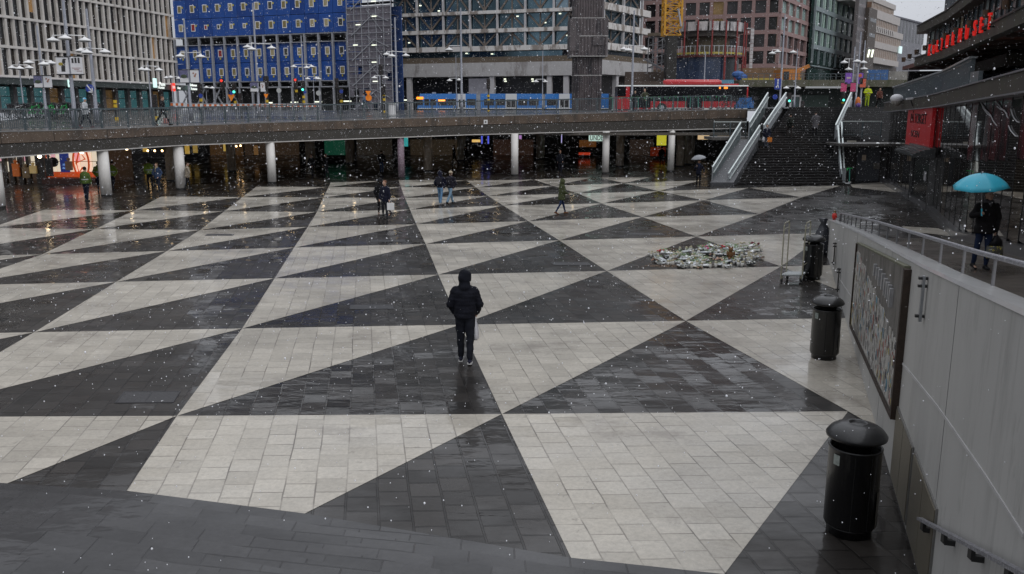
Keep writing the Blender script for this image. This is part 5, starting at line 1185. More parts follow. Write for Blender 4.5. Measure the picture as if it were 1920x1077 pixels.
# lower right handrail on brackets
p0=wp(8.0,0,.1); 
h0=whit(1742,975); h1=whit(1925,1068)
t=thing('wall_handrail','frosted steel handrail on square brackets at the lower right of the wall','handrail',tuple(wp(h0[0],h0[1])))
n_=Vector((-1,.3135,0)).normalized()*.09
P0=wp(h0[0],h0[1])+n_; P1=wp(h1[0],h1[1])+n_; P2=P1+(P1-P0)*.8
m_frost=patchy(M('frosted_wet_steel',(.2,.2,.22),.4,.4,var=.4,vs=30,bump=.4,bs=120),(.4,.4,.43),40,.5,.56,streak=False)
b=MB(); b.bar(P0,P2,.055,.03); b.build('rail',m_frost,t)
for k in range(5):
    q=P0.lerp(P2,.04+.17*k); b=MB(); b.bar(q-Vector((0,0,.015)),q-Vector((0,0,.1)),.035,.05); b.bar(q-Vector((0,0,.09)),q-Vector((0,0,.09))-n_*1.1,.045,.05); b.build('bracket',m_foot,t)
# railing on top of the wall
t=thing('ramp_railing','round steel railing with short posts along the top of the concrete wall','railing',tuple(Vector((WALLX(18)+TH,18,2.2))))
def rp_(Y,h=0): return Vector((WALLX(Y)+TH-.03,Y,WZ(Y)-.07+h))
b=MB(); ysr=[29.5,28.7,24,18,12,9,7,5.5,4.2]; b.tube([rp_(ysr[0],0.02),rp_(29.3,.27)]+[rp_(y,.29) for y in ysr[1:]],.027,10); b.build('handrail',m_frost,t,smooth=True)
Y=28.9
m_post=M('steel_post',(.2,.2,.21),.35,.5)
while Y>4.5:
    b=MB(); q=rp_(Y,0); b.box(q.x-.012,q.x+.012,q.y-.012,q.y+.012,q.z-.02,q.z+.28); b.build('post',m_post,t); Y-=1.38
# ramp
b=MB(); m_ramp=wet_tiles('wet_ramp_paving',(.07,.06,.05),(.1,.086,.072),(.015,.013,.012),.2,.45,.006,coatw=.6,wave=.15)
ysr=[2,5,9,13,17.6,22,26,30,32.84]
for a,c in zip(ysr[:-1],ysr[1:]): 
    b.poly([(WALLX(a)+TH-.1,a,ramp(a)+.006),(kx(a)+.3,a,ramp(a)+.006),(kx(c)+.3,c,ramp(c)+.006),(WALLX(c)+TH-.1,c,ramp(c)+.006)])
o=b.build('ramp',m_ramp); set_uv(o); struct(o)
b=MB(); b.hexa([(WALLX(30.2),30.2,-.05),(WALLX(30.2)+TH,30.2,-.05),(WALLX(33)+TH,33,-.05),(WALLX(33),33,-.05)],[(WALLX(30.2),30.2,.12),(WALLX(30.2)+TH,30.2,.12),(WALLX(33)+TH,33,.02),(WALLX(33),33,.02)]); b.build('low_kerb',m_conc,W)
pp=[]
for px,py in [(1690,425),(1760,429),(1800,446),(1735,438),(1705,436)]:
    # meet the ramp slope
    Y=30
    for _ in range(30): Y=(CAMH-ramp(Y))*1.0/(-ray(px,py).z/ray(px,py).y)
    pp.append((ray(px,py).x/ray(px,py).y*Y,Y,ramp(Y)+.012))
b=MB(); b.poly(pp[::-1]); o=b.build('pale_ramp_patch',m_white); set_uv(o); struct(o)
t=thing('grave_candle','red glass grave candle standing on the far end of the concrete wall','candle',tuple(rp_(29.9)))
q=Vector((WALLX(29.6)+.2,29.6,WZ(29.6)-.02)); b=MB(); b.lathe([(0,0),(.05,0),(.085,.1),(.075,.2),(.04,.24),(0,.24)],q,12); b.build('red_glass',M('red_candle_glass',(.55,.02,.01),.3,var=.1),t,smooth=True); b=MB(); b.lathe([(0,.24),(.045,.24),(.03,.31),(0,.33)],q,10); b.build('gold_cap',M('gold_cap',(.2,.13,.05),.4,.5),t)
# ================================================================ LITTER BINS
m_bin=patchy(M('black_bin_enamel',(.006,.006,.007),.4,var=.2,coat=.3,bump=.12,bs=14),(.04,.039,.036),7,.6,.7,streak=.15,amt=.7); m_binin=M('bin_inside',(.004,.004,.004),.8,var=0)
def litter_bin(px,py,label,h=1.33,badge=True):
    p=oz(px,py); t=thing('litter_bin',label,'litter bin',(p.x,p.y+.26,0),group='black litter bins along the wall'); s=h/1.33
    def lz(name,prof,m,n=32,par=None,**k):
        b=MB(); b.lathe([(r*s,z*s) for r,z in prof],(0,0,0),n,**k); o=b.build(name,m,par or t,local=True); 
        for f in o.data.polygons: f.use_smooth=abs(f.normal.z)<.97
        return o
    lz('base_ring',[(0,0),(.245,0),(.245,.09),(.267,.1),(.267,.11),(0,.11)],m_bin)
    lz('body',[(.262,.11),(.282,.13),(.282,1.02),(.292,1.03),(.277,1.05),(.262,1.03),(.262,.3),(0,.3)],m_bin)
    lz('liner',[(.255,.35),(.255,.99),(.24,.99),(.24,.4)],m_binin)
    lz('neck',[(.0,.9),(.17,.9),(.17,1.12),(.2,1.16),(0,1.16)],m_bin,20)
    lz('lid',[(.0,1.13),(.29,1.13),(.322,1.15),(.326,1.175),(.312,1.2),(.285,1.235),(.235,1.268),(.17,1.293),(.115,1.305),(.105,1.315),(.085,1.31),(.08,1.285),(0,1.28)],m_bin,40)
    lz('ash_plate',[(0,1.29),(.078,1.29),(.078,1.287),(0,1.285)],M('ash_grate',(.06,.06,.06),.4,.5) if 'ash_grate' not in bpy.data.materials else bpy.data.materials['ash_grate'],16)
    b=MB(); 
    for a in (1.2,2.2,4.35,5.0): b.box(.283*s*math.cos(a)-.004,.283*s*math.cos(a)+.004,.283*s*math.sin(a)-.004,.283*s*math.sin(a)+.004,.13*s,1.0*s)
    b.build('door_seam',m_binin,t,local=True)
    if badge:
        b=MB(); b.lathe([(.285*s,.86*s),(.285*s,.98*s)],(0,0,0),3,a0=3.45,a1=3.75); b.build('sticker',M('pale_sticker',(.25,.28,.26),.5,var=.4,vs=20) if 'pale_sticker' not in bpy.data.materials else bpy.data.materials['pale_sticker'],t,local=True)
        b=MB(); b.lathe([(.289*s,.13*s),(.289*s,.5*s),(.284*s,.56*s)],(0,0,0),4,a0=5.45,a1=6.0); b.build('steel_patch',M('scuffed_steel',(.18,.17,.15),.4,.6,var=.4,vs=8) if 'scuffed_steel' not in bpy.data.materials else bpy.data.materials['scuffed_steel'],t,local=True)
    return t
litter_bin(1607,1016,'black domed litter bin nearest the camera, in front of the vent doors',1.38)
litter_bin(1553,678,'black domed litter bin beside the poster board, second from the camera',1.3)
litter_bin(1527,526,'black domed litter bin behind the luggage trolley',1.33)
p=oz(1541,478); t=thing('rubbish_sack','bulging black rubbish sack leaning behind the farthest bin','sack',(p.x,p.y,0))
b=MB(); b.lathe([(0,0),(.28,.02),(.33,.3),(.3,.6),(.2,.9),(.1,1.1),(.16,1.25),(.0,1.28)],p+Vector((-.02,.0,0)),14,sy=.8); o=b.build('sack',M('black_plastic_sack',(.018,.02,.028),.3,bump=.8,bs=6,coat=.4),t,smooth=True)
for v in o.data.vertices: n=math.sin(v.co.z*9+v.co.x*7)*.03; v.co.x+=n; v.co.y+=n
# ================================================================ LUGGAGE TROLLEY
def trolley():
    a=oz(1465,530); c=oz(1510,530); Y=a.y; t=thing('trolley','steel wire platform trolley with two tall end frames near the flowers','trolley',((a.x+c.x)/2,Y,0))
    m=M('galvanised_trolley_steel',(.42,.4,.3),.4,.4,var=.2,vs=8); dk=M('trolley_rubber',(.02,.02,.02),.6)
    x0,x1=a.x-.02,c.x-.1; d=.5
    for x,lab in ((x0,0),(x1,1)):
        b=MB(); b.tube([(x,Y,.2),(x,Y,1.65),(x+.03,Y+.03,1.72),(x+.28,Y+d-.03,1.72),(x+.31,Y+d,1.65),(x+.31,Y+d,.2)],.019,8); b.build('end_frame',m,t)
        b=MB()
        for k in range(2): b.bar((x,Y,.5+k*1.05),(x+.31,Y+d,.5+k*1.05),.018)
        b.build('cross_bar',m,t)
    b=MB(); b.hexa([(x0,Y,.19),(x1,Y,.19),(x1+.31,Y+d,.19),(x0+.31,Y+d,.19)],[(x0,Y,.23),(x1,Y,.23),(x1+.31,Y+d,.23),(x0+.31,Y+d,.23)]); b.build('platform',M('pale_wire_platform',(.42,.45,.45),.35,.3,var=.4,vs=30,bump=.5,bs=90),t)
    for x,y in ((x0+.03,Y+.03),(x1-.03,Y+.03),(x0+.33,Y+d-.05),(x1+.27,Y+d-.05)):
        b=MB(); b.tube([(x-.02,y,.065),(x+.02,y,.065)],.06,14); w_=b.build('caster',dk,t); b=MB(); b.box(x-.03,x+.03,y-.02,y+.03,.09,.19); b.build('caster_fork',m,w_)
trolley()
# ================================================================ FLOWERS AND CANDLES
def memorial():
    rnd=random.Random(21)
    out_=[oz(*p).to_2d() for p in [(1238,492),(1262,500),(1300,503),(1360,502),(1398,499),(1412,487),(1426,477),(1422,470),(1395,464),(1360,466),(1325,468),(1290,472),(1255,476),(1236,481)]]
    cx=sum((p for p in out_),Vector((0,0)))/len(out_)
    def inside(q):
        c=False; n=len(out_)
        for i in range(n):
            a,b_=out_[i],out_[(i+1)%n]
            if (a.y>q.y)!=(b_.y>q.y) and q.x<(b_.x-a.x)*(q.y-a.y)/(b_.y-a.y)+a.x: c=not c
        return c
    xs=[p.x for p in out_]; ys=[p.y for p in out_]
    def rand_pt():
        while True:
            q=Vector((rnd.uniform(min(xs),max(xs)),rnd.uniform(min(ys),max(ys))))
            if inside(q): return q
    wrapm=[M('white_flower_wrap',(.85,.86,.87),.5,var=.2,vs=12,bump=.6,bs=25),M('clear_crinkled_wrap',(.6,.63,.65),.35,var=.4,vs=15,bump=.8,bs=30),M('cream_paper_wrap',(.5,.45,.36),.6,var=.2,vs=10)]
    petal={'white':M('white_petals',(.78,.78,.74),.6),'red':M('red_petals',(.45,.02,.03),.5),'pink':M('pink_petals',(.6,.12,.25),.5),'yellow':M('yellow_petals',(.55,.42,.05),.5),'peach':M('peach_petals',(.6,.38,.28),.5),'dark':M('dark_red_petals',(.16,.012,.02),.5)}
    leaf=M('flower_leaves',(.09,.17,.04),.5,var=.4,vs=20); 
    def bouquet(q,ang,col,wm,L_=.5,label=None,grp=None,z=0):
        t=thing('bouquet',label,'bouquet',(q.x,q.y,z),ang,group=grp)
        b=MB(); n=9
        prof=[(.035,0),(.05,.12),(.1,.3),(.155,L_)]
        vs=[];fs=[]
        for i,(r,s) in enumerate(prof):
            for k in range(n):
                a=2*math.pi*k/n; rr=r*(1+.18*math.sin(3*k+i)); vs.append((s,rr*math.cos(a),max(.01,.045+rr*.3*math.sin(a)+s*.03)))
        for i in range(3):
            for k in range(n): fs.append((i*n+k,i*n+(k+1)%n,(i+1)*n+(k+1)%n,(i+1)*n+k))
        b.add(vs,fs); b.build('wrap',wm,t,local=True,smooth=True)
        b=MB(); r2=random.Random(int(q.x*999)+int(q.y*77))
        for k in range(11):
            b.ell((L_+r2.uniform(-.1,.04),r2.uniform(-.12,.12),.06+r2.uniform(-.02,.04)),.03,.03,.02,6,4)
        b.build('flower_heads',petal[col],t,local=True,smooth=True)
        b=MB()
        for k in range(9):
            y=r2.uniform(-.14,.14); x=L_+r2.uniform(-.22,.02); z_=.06+r2.uniform(0,.1); b.poly([(x,y,z_),(x+.05,y+.03,z_+.02),(x+.12,y,z_+.03),(x+.05,y-.03,z_+.02)])
        b.build('leaves',leaf,t,local=True,fix=False)
        return t
    protos=[]
    lab='white wrapped bouquet lying among the others in the flower tribute'
    for i,(c,wm) in enumerate([('white',0),('white',1),('white',1),('yellow',2),('white',0),('peach',1)]):
        protos.append(bouquet(rand_pt(),rnd.uniform(0,6.3),c,wrapm[wm],label=lab if i not in (3,5) else ('cream paper bouquet with small yellow flowers in the flower tribute' if i==3 else 'clear wrapped bouquet with pale peach flowers in the flower tribute'),grp='bouquets in the flower tribute'))
    for k in range(92):
        o=copy_tree(protos[rnd.choice([0,0,1,1,2,2,4,4,3,5])]); q=rand_pt(); o.location=(q.x,q.y,rnd.uniform(0,.05)); o.rotation_euler=(0,0,rnd.uniform(0,6.3)); s=rnd.uniform(.6,1.0); o.scale=(s,s,s)
    for px,py,c,w_,an,l in [(1262,483,'red',0,2.6,'white bouquet with bright red flowers at the left end of the tribute'),(1302,476,'pink',1,.4,'bouquet of pink and magenta flowers near the back of the tribute'),(1322,477,'dark',1,1.2,'dark red bouquet in the back middle of the tribute'),(1375,477,'red',1,2,'small bright red flowers right of the middle of the tribute'),(1403,470,'dark',0,.8,'dark red bouquet at the back right corner of the tribute'),(1345,492,'peach',0,4.5,'pale peach bouquet at the front of the tribute')]:
        q=oz(px,py); o=bouquet(q,an,c,wrapm[w_],label=l,z=.1,L_=.4)
        for ch in kids(o):
            if ch.name.startswith('flower_heads'):
                ch.scale=(1.25,1.4,1.3)
    # grave candles
    glass=M('white_candle_plastic',(.75,.74,.7),.4,var=.1); capm=M('golden_candle_cap',(.4,.36,.24),.4,.3)
    t0=thing('memorial_candle','white grave candle with a golden cap in the flower tribute','candle',(cx.x,cx.y,0),group='grave candles in the flower tribute')
    b=MB(); b.lathe([(0,0),(.04,0),(.045,.08),(.04,.13),(0,.13)],(0,0,0),10); b.build('jar',glass,t0,local=True,smooth=True)
    b=MB(); b.lathe([(0,.13),(.045,.13),(.035,.16),(.012,.175),(0,.175)],(0,0,0),10); b.build('cap',capm,t0,local=True)
    n=0; 
    for k in range(84):
        if k<45:   # along the edge
            i=rnd.randrange(len(out_)); a,c=out_[i],out_[(i+1)%len(out_)]; q=a.lerp(c,rnd.random())+Vector((rnd.uniform(-.12,.12),rnd.uniform(-.12,.12)))
        else: q=rand_pt()
        o=copy_tree(t0) if k else t0; o.location=(q.x,q.y,0 if k<45 else rnd.uniform(0,.05)); s=rnd.uniform(.8,1.2); o.scale=(s,s,s)
    for k,(px,py) in enumerate([(1216,480),(1222,479),(1227,481),(1232,479),(1221,482)]):
        q=oz(px,py); o=copy_tree(t0); o.location=(q.x,q.y,0); o['label']='white grave candle in the short row straying left of the flower tribute'
    q=oz(1369,490); t=thing('teddy_bear','small brown teddy bear sitting among the flowers','toy',(q.x,q.y,.08)); mt=M('brown_plush',(.2,.1,.04),.9,bump=.4,bs=80)
    b=MB(); b.ell((0,0,.14),.1,.08,.13,10,8); b.ell((0,-.01,.31),.08,.075,.075,10,8)
    for s in (-1,1): b.ell((s*.06,0,.385),.03,.02,.03,8,6); b.ell((s*.11,-.03,.18),.035,.035,.09,8,6); b.ell((s*.06,-.11,.04),.04,.09,.04,8,6)
    b.build('body',mt,t,local=True,smooth=True)
    q=oz(1252,500); t=thing('fallen_leaves','patch of brown wet leaves and paper at the left front of the tribute','leaves',(q.x,q.y,0)); b=MB()
    for k in range(160):
        x,y=rnd.gauss(0,.38),rnd.gauss(.05,.16); a=rnd.uniform(0,6); r=.035; b.poly([(x+r*math.cos(a+j*1.57),y+r*math.sin(a+j*1.57),.008+rnd.uniform(0,.012)) for j in range(4)])
    stuff(b.build('leaf_litter',M('brown_leaves',(.17,.1,.05),.5,var=.5,vs=20),t,local=True,fix=False))
memorial()

# ================================================================ STREET LAMPS
m_pole=patchy(M('blue_grey_lamp_pole',(.2,.21,.245),.4,.2,var=.12,coat=.2),(.33,.34,.37),5,.52,.62,amt=.5)
m_shade=M('pale_lamp_saucer',(.72,.72,.72),.45,var=.06); m_shade_u=M('saucer_underside',(.42,.43,.43),.3,var=.05)
def lamp(pxb,Y,pyt,pya,sau,label,r=.13,sr=.36,banners=None,pyb=None,pxt=None):
    base=at(pxb,pyb or 206,Y); z0=street_z(base.x,Y)-.1
    r*=.68; t=thing('street_lamp',label,'street lamp',(base.x,Y,z0),group='saucer street lamps')
    zt=at(pxb,pyt,Y).z; b=MB(); b.tube([(base.x,Y,z0),(base.x,Y,z0+.9),(base.x,Y,z0+.95),(base.x,Y,zt)],[r*1.5,r*1.5,r,r*.6],12); b.build('pole',m_pole,t,smooth=True)
    za=at(pxb,pya,Y).z
    for k,(px,py) in enumerate(sau):
        dy=[.3,-1.0,.5,-.6][k%4] if len(sau)>2 else 0
        p=at(px,py,Y+dy); 
        b=MB(); q=Vector((base.x,Y,za)); b.tube([q,q.lerp(Vector((p.x,p.y,za)),.9),Vector((p.x,p.y,za)),Vector((p.x,p.y,p.z+.12))],.03,6); b.build('arm',m_shade,t)
        b=MB(); b.lathe([(0,.17),(sr*.2,.16),(sr*.3,.1),(sr*.75,.04),(sr,-.03),(sr*.98,-.06)],p,20); h=b.build('lamp_shade',m_shade,t,smooth=True)
        b=MB(); b.lathe([(sr*.96,-.055),(sr*.6,-.12),(0,-.15)],p,18); b.build('lens',m_shade_u,h,smooth=True)
    if banners:
        for (x0,y0,x1,y1,kind) in banners: banner(t,x0,y0,x1,y1,Y,kind)
    return t
bm_={}
def mk(n,*a,**k):
    if n not in bm_: bm_[n]=M(n,*a,**k)
    return bm_[n]
def banner(t,x0,y0,x1,y1,Y,kind):
    a=at(x0,y1,Y-.15); c=at(x1,y0,Y-.15); W_=c.x-a.x; H_=c.z-a.z
    base=dict(white=(.7,.7,.72),purple=(.2,.08,.42),pink=(.5,.06,.16),orange=(.55,.1,.05),photo=(.68,.68,.7))[kind.split('_')[0]]
    b=MB(); b.box(a.x,c.x,a.y-.02,a.y+.02,a.z,c.z); bo=b.build('banner',mk('banner_'+kind.split('_')[0],base,.6,var=.08),t)
    b=MB(); b.box(a.x-.05,c.x+.05,a.y-.03,a.y+.05,c.z,c.z+.06); b.build('banner_frame',m_foot,t); b=MB(); b.box(a.x-.05,c.x+.05,a.y-.03,a.y+.05,a.z-.06,a.z); b.build('banner_frame',m_foot,t)
    y=a.y-.035; cx=(a.x+c.x)/2
    dk=mk('banner_ink',(.03,.03,.03),.6,var=0); yl=mk('banner_ochre',(.35,.28,.05),.6); 
    if kind=='white_figure':
        b=MB(); b.hexa([(cx-.12*W_,y,a.z+.14*H_),(cx+.2*W_,y,a.z+.14*H_),(cx+.2*W_,y+.01,a.z+.14*H_),(cx-.12*W_,y+.01,a.z+.14*H_)],[(cx-.1*W_,y,a.z+.5*H_),(cx+.24*W_,y,a.z+.6*H_),(cx+.24*W_,y+.01,a.z+.6*H_),(cx-.1*W_,y+.01,a.z+.5*H_)]); b.ell((cx+.14*W_,y,a.z+.74*H_),.14*W_,.012,.14*H_,10,6); b.ell((cx+.2*W_,y,a.z+.87*H_),.16*W_,.012,.05*H_,10,6); b.build('printed_figure',dk,bo)
        b=MB(); b.ell((cx-.12*W_,y-.004,a.z+.6*H_),.2*W_,.012,.1*H_,10,6); b.build('printed_cloth',yl,bo)
    if kind=='white_bars':
        b=MB()
        for k in range(3): b.box(a.x+W_*(.14+.26*k),a.x+W_*(.3+.26*k),y,y+.01,a.z+.64*H_,a.z+.95*H_)
        b.build('printed_mark',dk,bo)
        b=MB(); 
        for k,(u0,u1) in enumerate([(.1,.85),(.3,.7),(.5,.95)]): b.box(a.x+W_*u0,a.x+W_*u1,y,y+.01,a.z+H_*(.33-.09*k),a.z+H_*(.36-.09*k))
        b.build('printed_script',mk('banner_script',(.35,.2,.2),.6),bo)
    if kind=='photo_dark':
        b=MB(); b.box(a.x,c.x,y,y+.01,a.z+.38*H_,c.z); b.build('printed_sky',mk('banner_violet',(.12,.12,.22),.6,var=.3),bo)
        b=MB(); b.ell((cx,y-.004,a.z+.5*H_),.4*W_,.012,.16*H_,9,6); b.build('printed_tree',mk('banner_tree',(.05,.07,.04),.6,var=.5,vs=9),bo)
    if kind=='photo_flower':
        b=MB(); 
        for k in range(9): b.ell((cx+W_*.2*math.cos(k*2.3)*(.4+k%3*.3),y-.003,a.z+H_*(.62+.2*math.sin(k*1.9)*.8)),.09*W_,.012,.05*H_,7,5)
        b.build('printed_flower',mk('banner_brownflower',(.33,.15,.1),.6,var=.4,vs=9),bo)
    if kind=='purple_a':
        b=MB(); b.box(cx-.3*W_,cx+.3*W_,y,y+.01,a.z+.45*H_,a.z+.62*H_); b.build('printed_box',mk('banner_cream',(.5,.4,.4),.6,var=.3,vs=12),bo)
    if kind=='purple_b':
        b=MB(); b.ell((cx,y-.003,a.z+.75*H_),.3*W_,.012,.18*H_,9,6); b.build('printed_shape',mk('banner_orange2',(.5,.12,.05),.6,var=.4,vs=9),bo); b=MB(); b.ell((cx+.15*W_,y-.003,a.z+.25*H_),.25*W_,.012,.2*H_,9,6); b.build('printed_shape',dk,bo)
lamp(142,50,-40,66,[(99,75),(122,71),(159,75)],'tallest near lamp carrying the white banner with a dark figure and a banner with bars',r=.17,banners=[(108,108,127,139,'white_figure'),(134,107,153,139,'white_bars')],pyb=235)
lamp(181,55,17,91,[(152,95),(163,98),(197,97)],'lamp with a round blue arrow sign at upper left',r=.17,pyb=215)
lamp(87,60,48,113,[(54,117),(82,120),(95,118)],'lamp with two small picture banners at far upper left',r=.14,banners=[(65,143,78,164,'photo_dark'),(83,143,96,164,'photo_flower')],pyb=215)
lamp(46,68,119,122,[(23,127),(37,128),(55,127)],'slim short lamp at the far left edge',r=.08,sr=.33,pyb=215)
lamp(285,70,118,124,[(266,130),(275,131),(298,131)],'slim lamp left of the dark haired pedestrian on the bridge',r=.09,sr=.33,pyb=212)
lamp(326,92,140,144,[(312,146),(320,145),(335,147)],'small distant lamp just left of the blue cabins',r=.09,sr=.3)
lamp(358,64,35,99,[(338,105),(376,106)],'lamp with two picture banners in front of the left end of the blue cabins',r=.15,banners=[(338,132,352,155,'photo_dark'),(358,132,372,155,'photo_flower')],pyb=215)
lamp(486,68,6,82,[(464,88),(472,92),(509,90)],'tall lamp before the middle of the blue cabins with half hidden banners',r=.15,banners=[(470,155,483,172,'photo_dark'),(489,155,496,172,'photo_flower')],pyb=214)
lamp(571,92,67,121,[(551,125),(575,127),(584,125)],'thin tall lamp right of centre of the blue cabins',r=.14,sr=.36)
lamp(590,100,142,144,[(577,148),(597,148),(593,147)],'short lamp just right of the thin tall lamp before the cabins',r=.07,sr=.34)
lamp(389,100,163,164,[(387,164),(398,165)],'very low distant lamp left of the orange triangle sign',r=.06,sr=.3)
lamp(714,92,103,142,[(702,146),(723,146)],'lamp in front of the scaffold tower with two saucers',r=.09,sr=.34)
lamp(745,78,33,97,[(725,102),(735,105),(761,104)],'tall lamp at the seam between scaffold tower and concrete building',r=.16,sr=.36,pyb=213)
lamp(866,76,15,86,[(842,93)],'tall lamp before the concrete building with one saucer on its left',r=.15,sr=.36,pyb=212)
lamp(856,98,105,147,[(843,151),(861,150)],'short lamp just left of the tallest lamp before the concrete building',r=.07,sr=.33)
lamp(1017,100,95,149,[(1005,153),(1022,153)],'slim dark lamp above the right end of the tram',r=.09,sr=.33)
lamp(1184,70,20,86,[(1170,92),(1178,94),(1208,92)],'tall lamp in front of the front end of the red bus',r=.14,sr=.34,pyb=208)
lamp(1318,95,97,240,[],'bare slender pole before the blue sheeted drum',r=.12)
lamp(1461,84,28,93,[(1448,100),(1458,97)],'tall lamp behind the head of the escalator with a blue pedestrian sign',r=.15,sr=.36)
lamp(1488,84,92,99,[(1487,98)],'single saucer lamp right of the pedestrian sign',r=.1,sr=.36)
lamp(1489,94,158,162,[(1474,165),(1496,165)],'low twin saucer lamp at the top of the stairs',r=.08,sr=.34)
lamp(1594,78,88,111,[(1583,117),(1591,130)],'left lamp of the cluster of three above the stairs, purple banner',r=.12,sr=.33,banners=[(1584,137,1598,157,'purple_a'),(1576,156,1588,172,'pink_a')])
lamp(1603,76,60,125,[(1607,115)],'middle lamp of the cluster of three above the stairs',r=.12,sr=.36,banners=[(1594,156,1605,172,'pink_b')])
lamp(1612,80,76,116,[(1619,117),(1620,129)],'right lamp of the cluster of three above the stairs, purple and orange banner',r=.12,sr=.34,banners=[(1605,137,1619,157,'purple_b'),(1612,148,1624,164,'orange_a')])
# ================================================================ TRAFFIC LIGHTS, POSTS, SIGNS
m_black=M('black_signal_housing',(.012,.012,.012),.5,var=.1); m_yel=M('yellow_band',(.6,.4,.02),.5,var=.1); m_gl=emis('green_signal',(.1,1,.7),1.3,0); m_rl=emis('red_signal',(1,.05,.03),.6,0); m_off=M('signal_lens_off',(.03,.02,.02),.3)
def signal(px,py0,Y,lit,label,bands=(188,197),h=None,pyb=217):
    p=at(px,pyb,Y); z0=street_z(p.x,Y)-.05; t=thing('traffic_light',label,'traffic light',(p.x,Y,z0),group='traffic lights on the street')
    zt=at(px,py0,Y).z if py0 else at(px,184,Y).z
    b=MB(); b.tube([(p.x,Y,z0),(p.x,Y,zt)],.06,8); b.build('pole',m_black,t)
    for by in bands:
        z=at(px,by,Y).z; b=MB(); b.tube([(p.x,Y,z-.11),(p.x,Y,z+.11)],.13,10); b.build('yellow_band',m_yel,t)
    if py0:
        b=MB(); b.box(p.x-.17,p.x+.17,Y-.2,Y+.05,zt-.95,zt); hd=b.build('signal_head',m_black,t)
        for k in range(3):
            z=zt-.16-.31*k; b=MB(); b.tube([(p.x,Y-.2,z),(p.x,Y-.24,z)],.11,10); b.build('lens',m_rl if (lit=='r' and k==0) else m_gl if (lit=='g' and k==2) else m_off,hd)
    return t
for px,pt,Y,lit,bd,lb in [(218,None,62,0,(191,199,223),'yellow banded black post left of the pedestrian with dark coat'),(293,178,64,0,(191,200,221),'black signal post right behind the dark pedestrian'),(379,158,70,0,(188,197,221),'banded post with blue round sign left of the orange triangle'),(421,148,72,'r',(),'signal showing red above the blue cabins leg'),(443,155,74,'g',(192,218),'signal showing green above the orange triangle sign'),(453,175,74,0,(190,197,219),'short banded post right of the orange triangle'),(502,144,76,0,(190,219),'dark signal just right of the tall lamp before the cabins'),(504,143,80,0,(),'second dark signal behind the tall lamp before the cabins'),(558,147,80,'r',(171,),'signal showing red right of centre of the cabins'),(571,152,80,'g',(182,191,215),'brightest green signal in the middle of the street'),(634,147,84,0,(),'dark signal below the right end of the cabins'),(641,165,78,0,(180,190,215),'banded post with blue sign under the right end of the cabins'),(717,121,80,0,(),'tall dark signal in front of the scaffold tower'),(721,158,80,0,(178,187,210),'banded post at the foot of the scaffold tower'),(916,148,84,0,(180,188,209),'dark signal in front of the tram'),(1477,174,84,'g',(),'green signal at the head of the stairs'),(1578,172,82,'g',(192,),'small signal left of the three lamp cluster'),(1503,190,90,0,(),'low signal behind the stair head'),]:
    signal(px,pt,Y,lit,lb,bd)
def disc_sign(px,py,Y,rr,mat,label,arrow=None,shape='disc',name='road_sign'):
    p=at(px,py,Y); t=thing(name,label,'road sign',tuple(p)); b=MB()
    if shape=='disc': b.tube([(p.x,Y-.2,p.z),(p.x,Y-.23,p.z)],rr,24)
    if shape=='tri': b.hexa([(p.x-.02,Y-.2,p.z-rr),(p.x+.02,Y-.2,p.z-rr),(p.x+.02,Y-.17,p.z-rr),(p.x-.02,Y-.17,p.z-rr)],[(p.x-rr,Y-.2,p.z+rr*.75),(p.x+rr,Y-.2,p.z+rr*.75),(p.x+rr,Y-.17,p.z+rr*.75),(p.x-rr,Y-.17,p.z+rr*.75)])
    if shape=='rect': b.box(p.x-rr*.6,p.x+rr*.6,Y-.23,Y-.2,p.z-rr,p.z+rr)
    b.build('sign_face',mat,t)
    if arrow=='arrow':
        b=MB(); q=p+Vector((0,-.245,0)); b.bar(q+Vector((-.16,0,.22)),q+Vector((.14,0,-.18)),.07,.01,up=(0,1,0)); b.bar(q+Vector((.16,0,-.22)),q+Vector((-.08,0,-.2)),.07,.01,up=(0,1,0)); b.bar(q+Vector((.16,0,-.22)),q+Vector((.17,0,.05)),.07,.01,up=(0,1,0)); b.build('white_arrow',m_shade,t)
    if arrow=='walk':
        b=MB(); q=p+Vector((0,-.24,0)); b.bar(q+Vector((0,0,.25)),q+Vector((0,0,-.02)),.1,.01,up=(0,1,0)); b.bar(q+Vector((0,0,0)),q+Vector((-.1,0,-.35)),.06,.01,up=(0,1,0)); b.bar(q,q+Vector((.1,0,-.35)),.06,.01,up=(0,1,0)); b.ell(q+Vector((0,0,.36)),.08,.01,.08,8,6); b.build('white_symbol',m_shade,t)
    b=MB(); b.bar((p.x,Y-.19,p.z),(p.x,Y,p.z),.04); b.build('bracket',m_black,t)
    return t
m_sblue=M('road_sign_blue',(.01,.04,.3),.4,var=.05,coat=.3); m_sor=M('road_sign_orange',(.75,.2,.01),.4,var=.1,emit=(1,.3,.02),es=.12)
disc_sign(171.5,166.5,55,.26,m_sblue,'round blue sign with a white arrow on a lamp pole','arrow')
disc_sign(378,180,69.5,.16,m_sblue,'small blue disc on the banded post left of the orange triangle')
disc_sign(435,175,73,.14,m_sblue,'small blue disc above the orange triangle')
disc_sign(435,183,73.2,.3,m_sor,'orange inverted triangle sign in front of the blue cabins',shape='tri')
disc_sign(500,180,75,.2,m_sor,'small orange triangle beside the tall lamp before the cabins',shape='tri')
disc_sign(573,173,79,.14,m_sblue,'small blue disc under the brightest green signal')
disc_sign(641,172,77,.16,m_sblue,'small blue disc under the right end of the cabins')
disc_sign(691,175,86,.28,m_sor,'upper orange warning sign in front of the scaffold tower',shape='tri')
disc_sign(692,184,86.2,.3,m_sor,'lower orange round warning sign in front of the scaffold tower')
disc_sign(1457,158,83.5,.5,m_sblue,'tall blue pedestrian sign by the escalator head','walk',shape='rect')
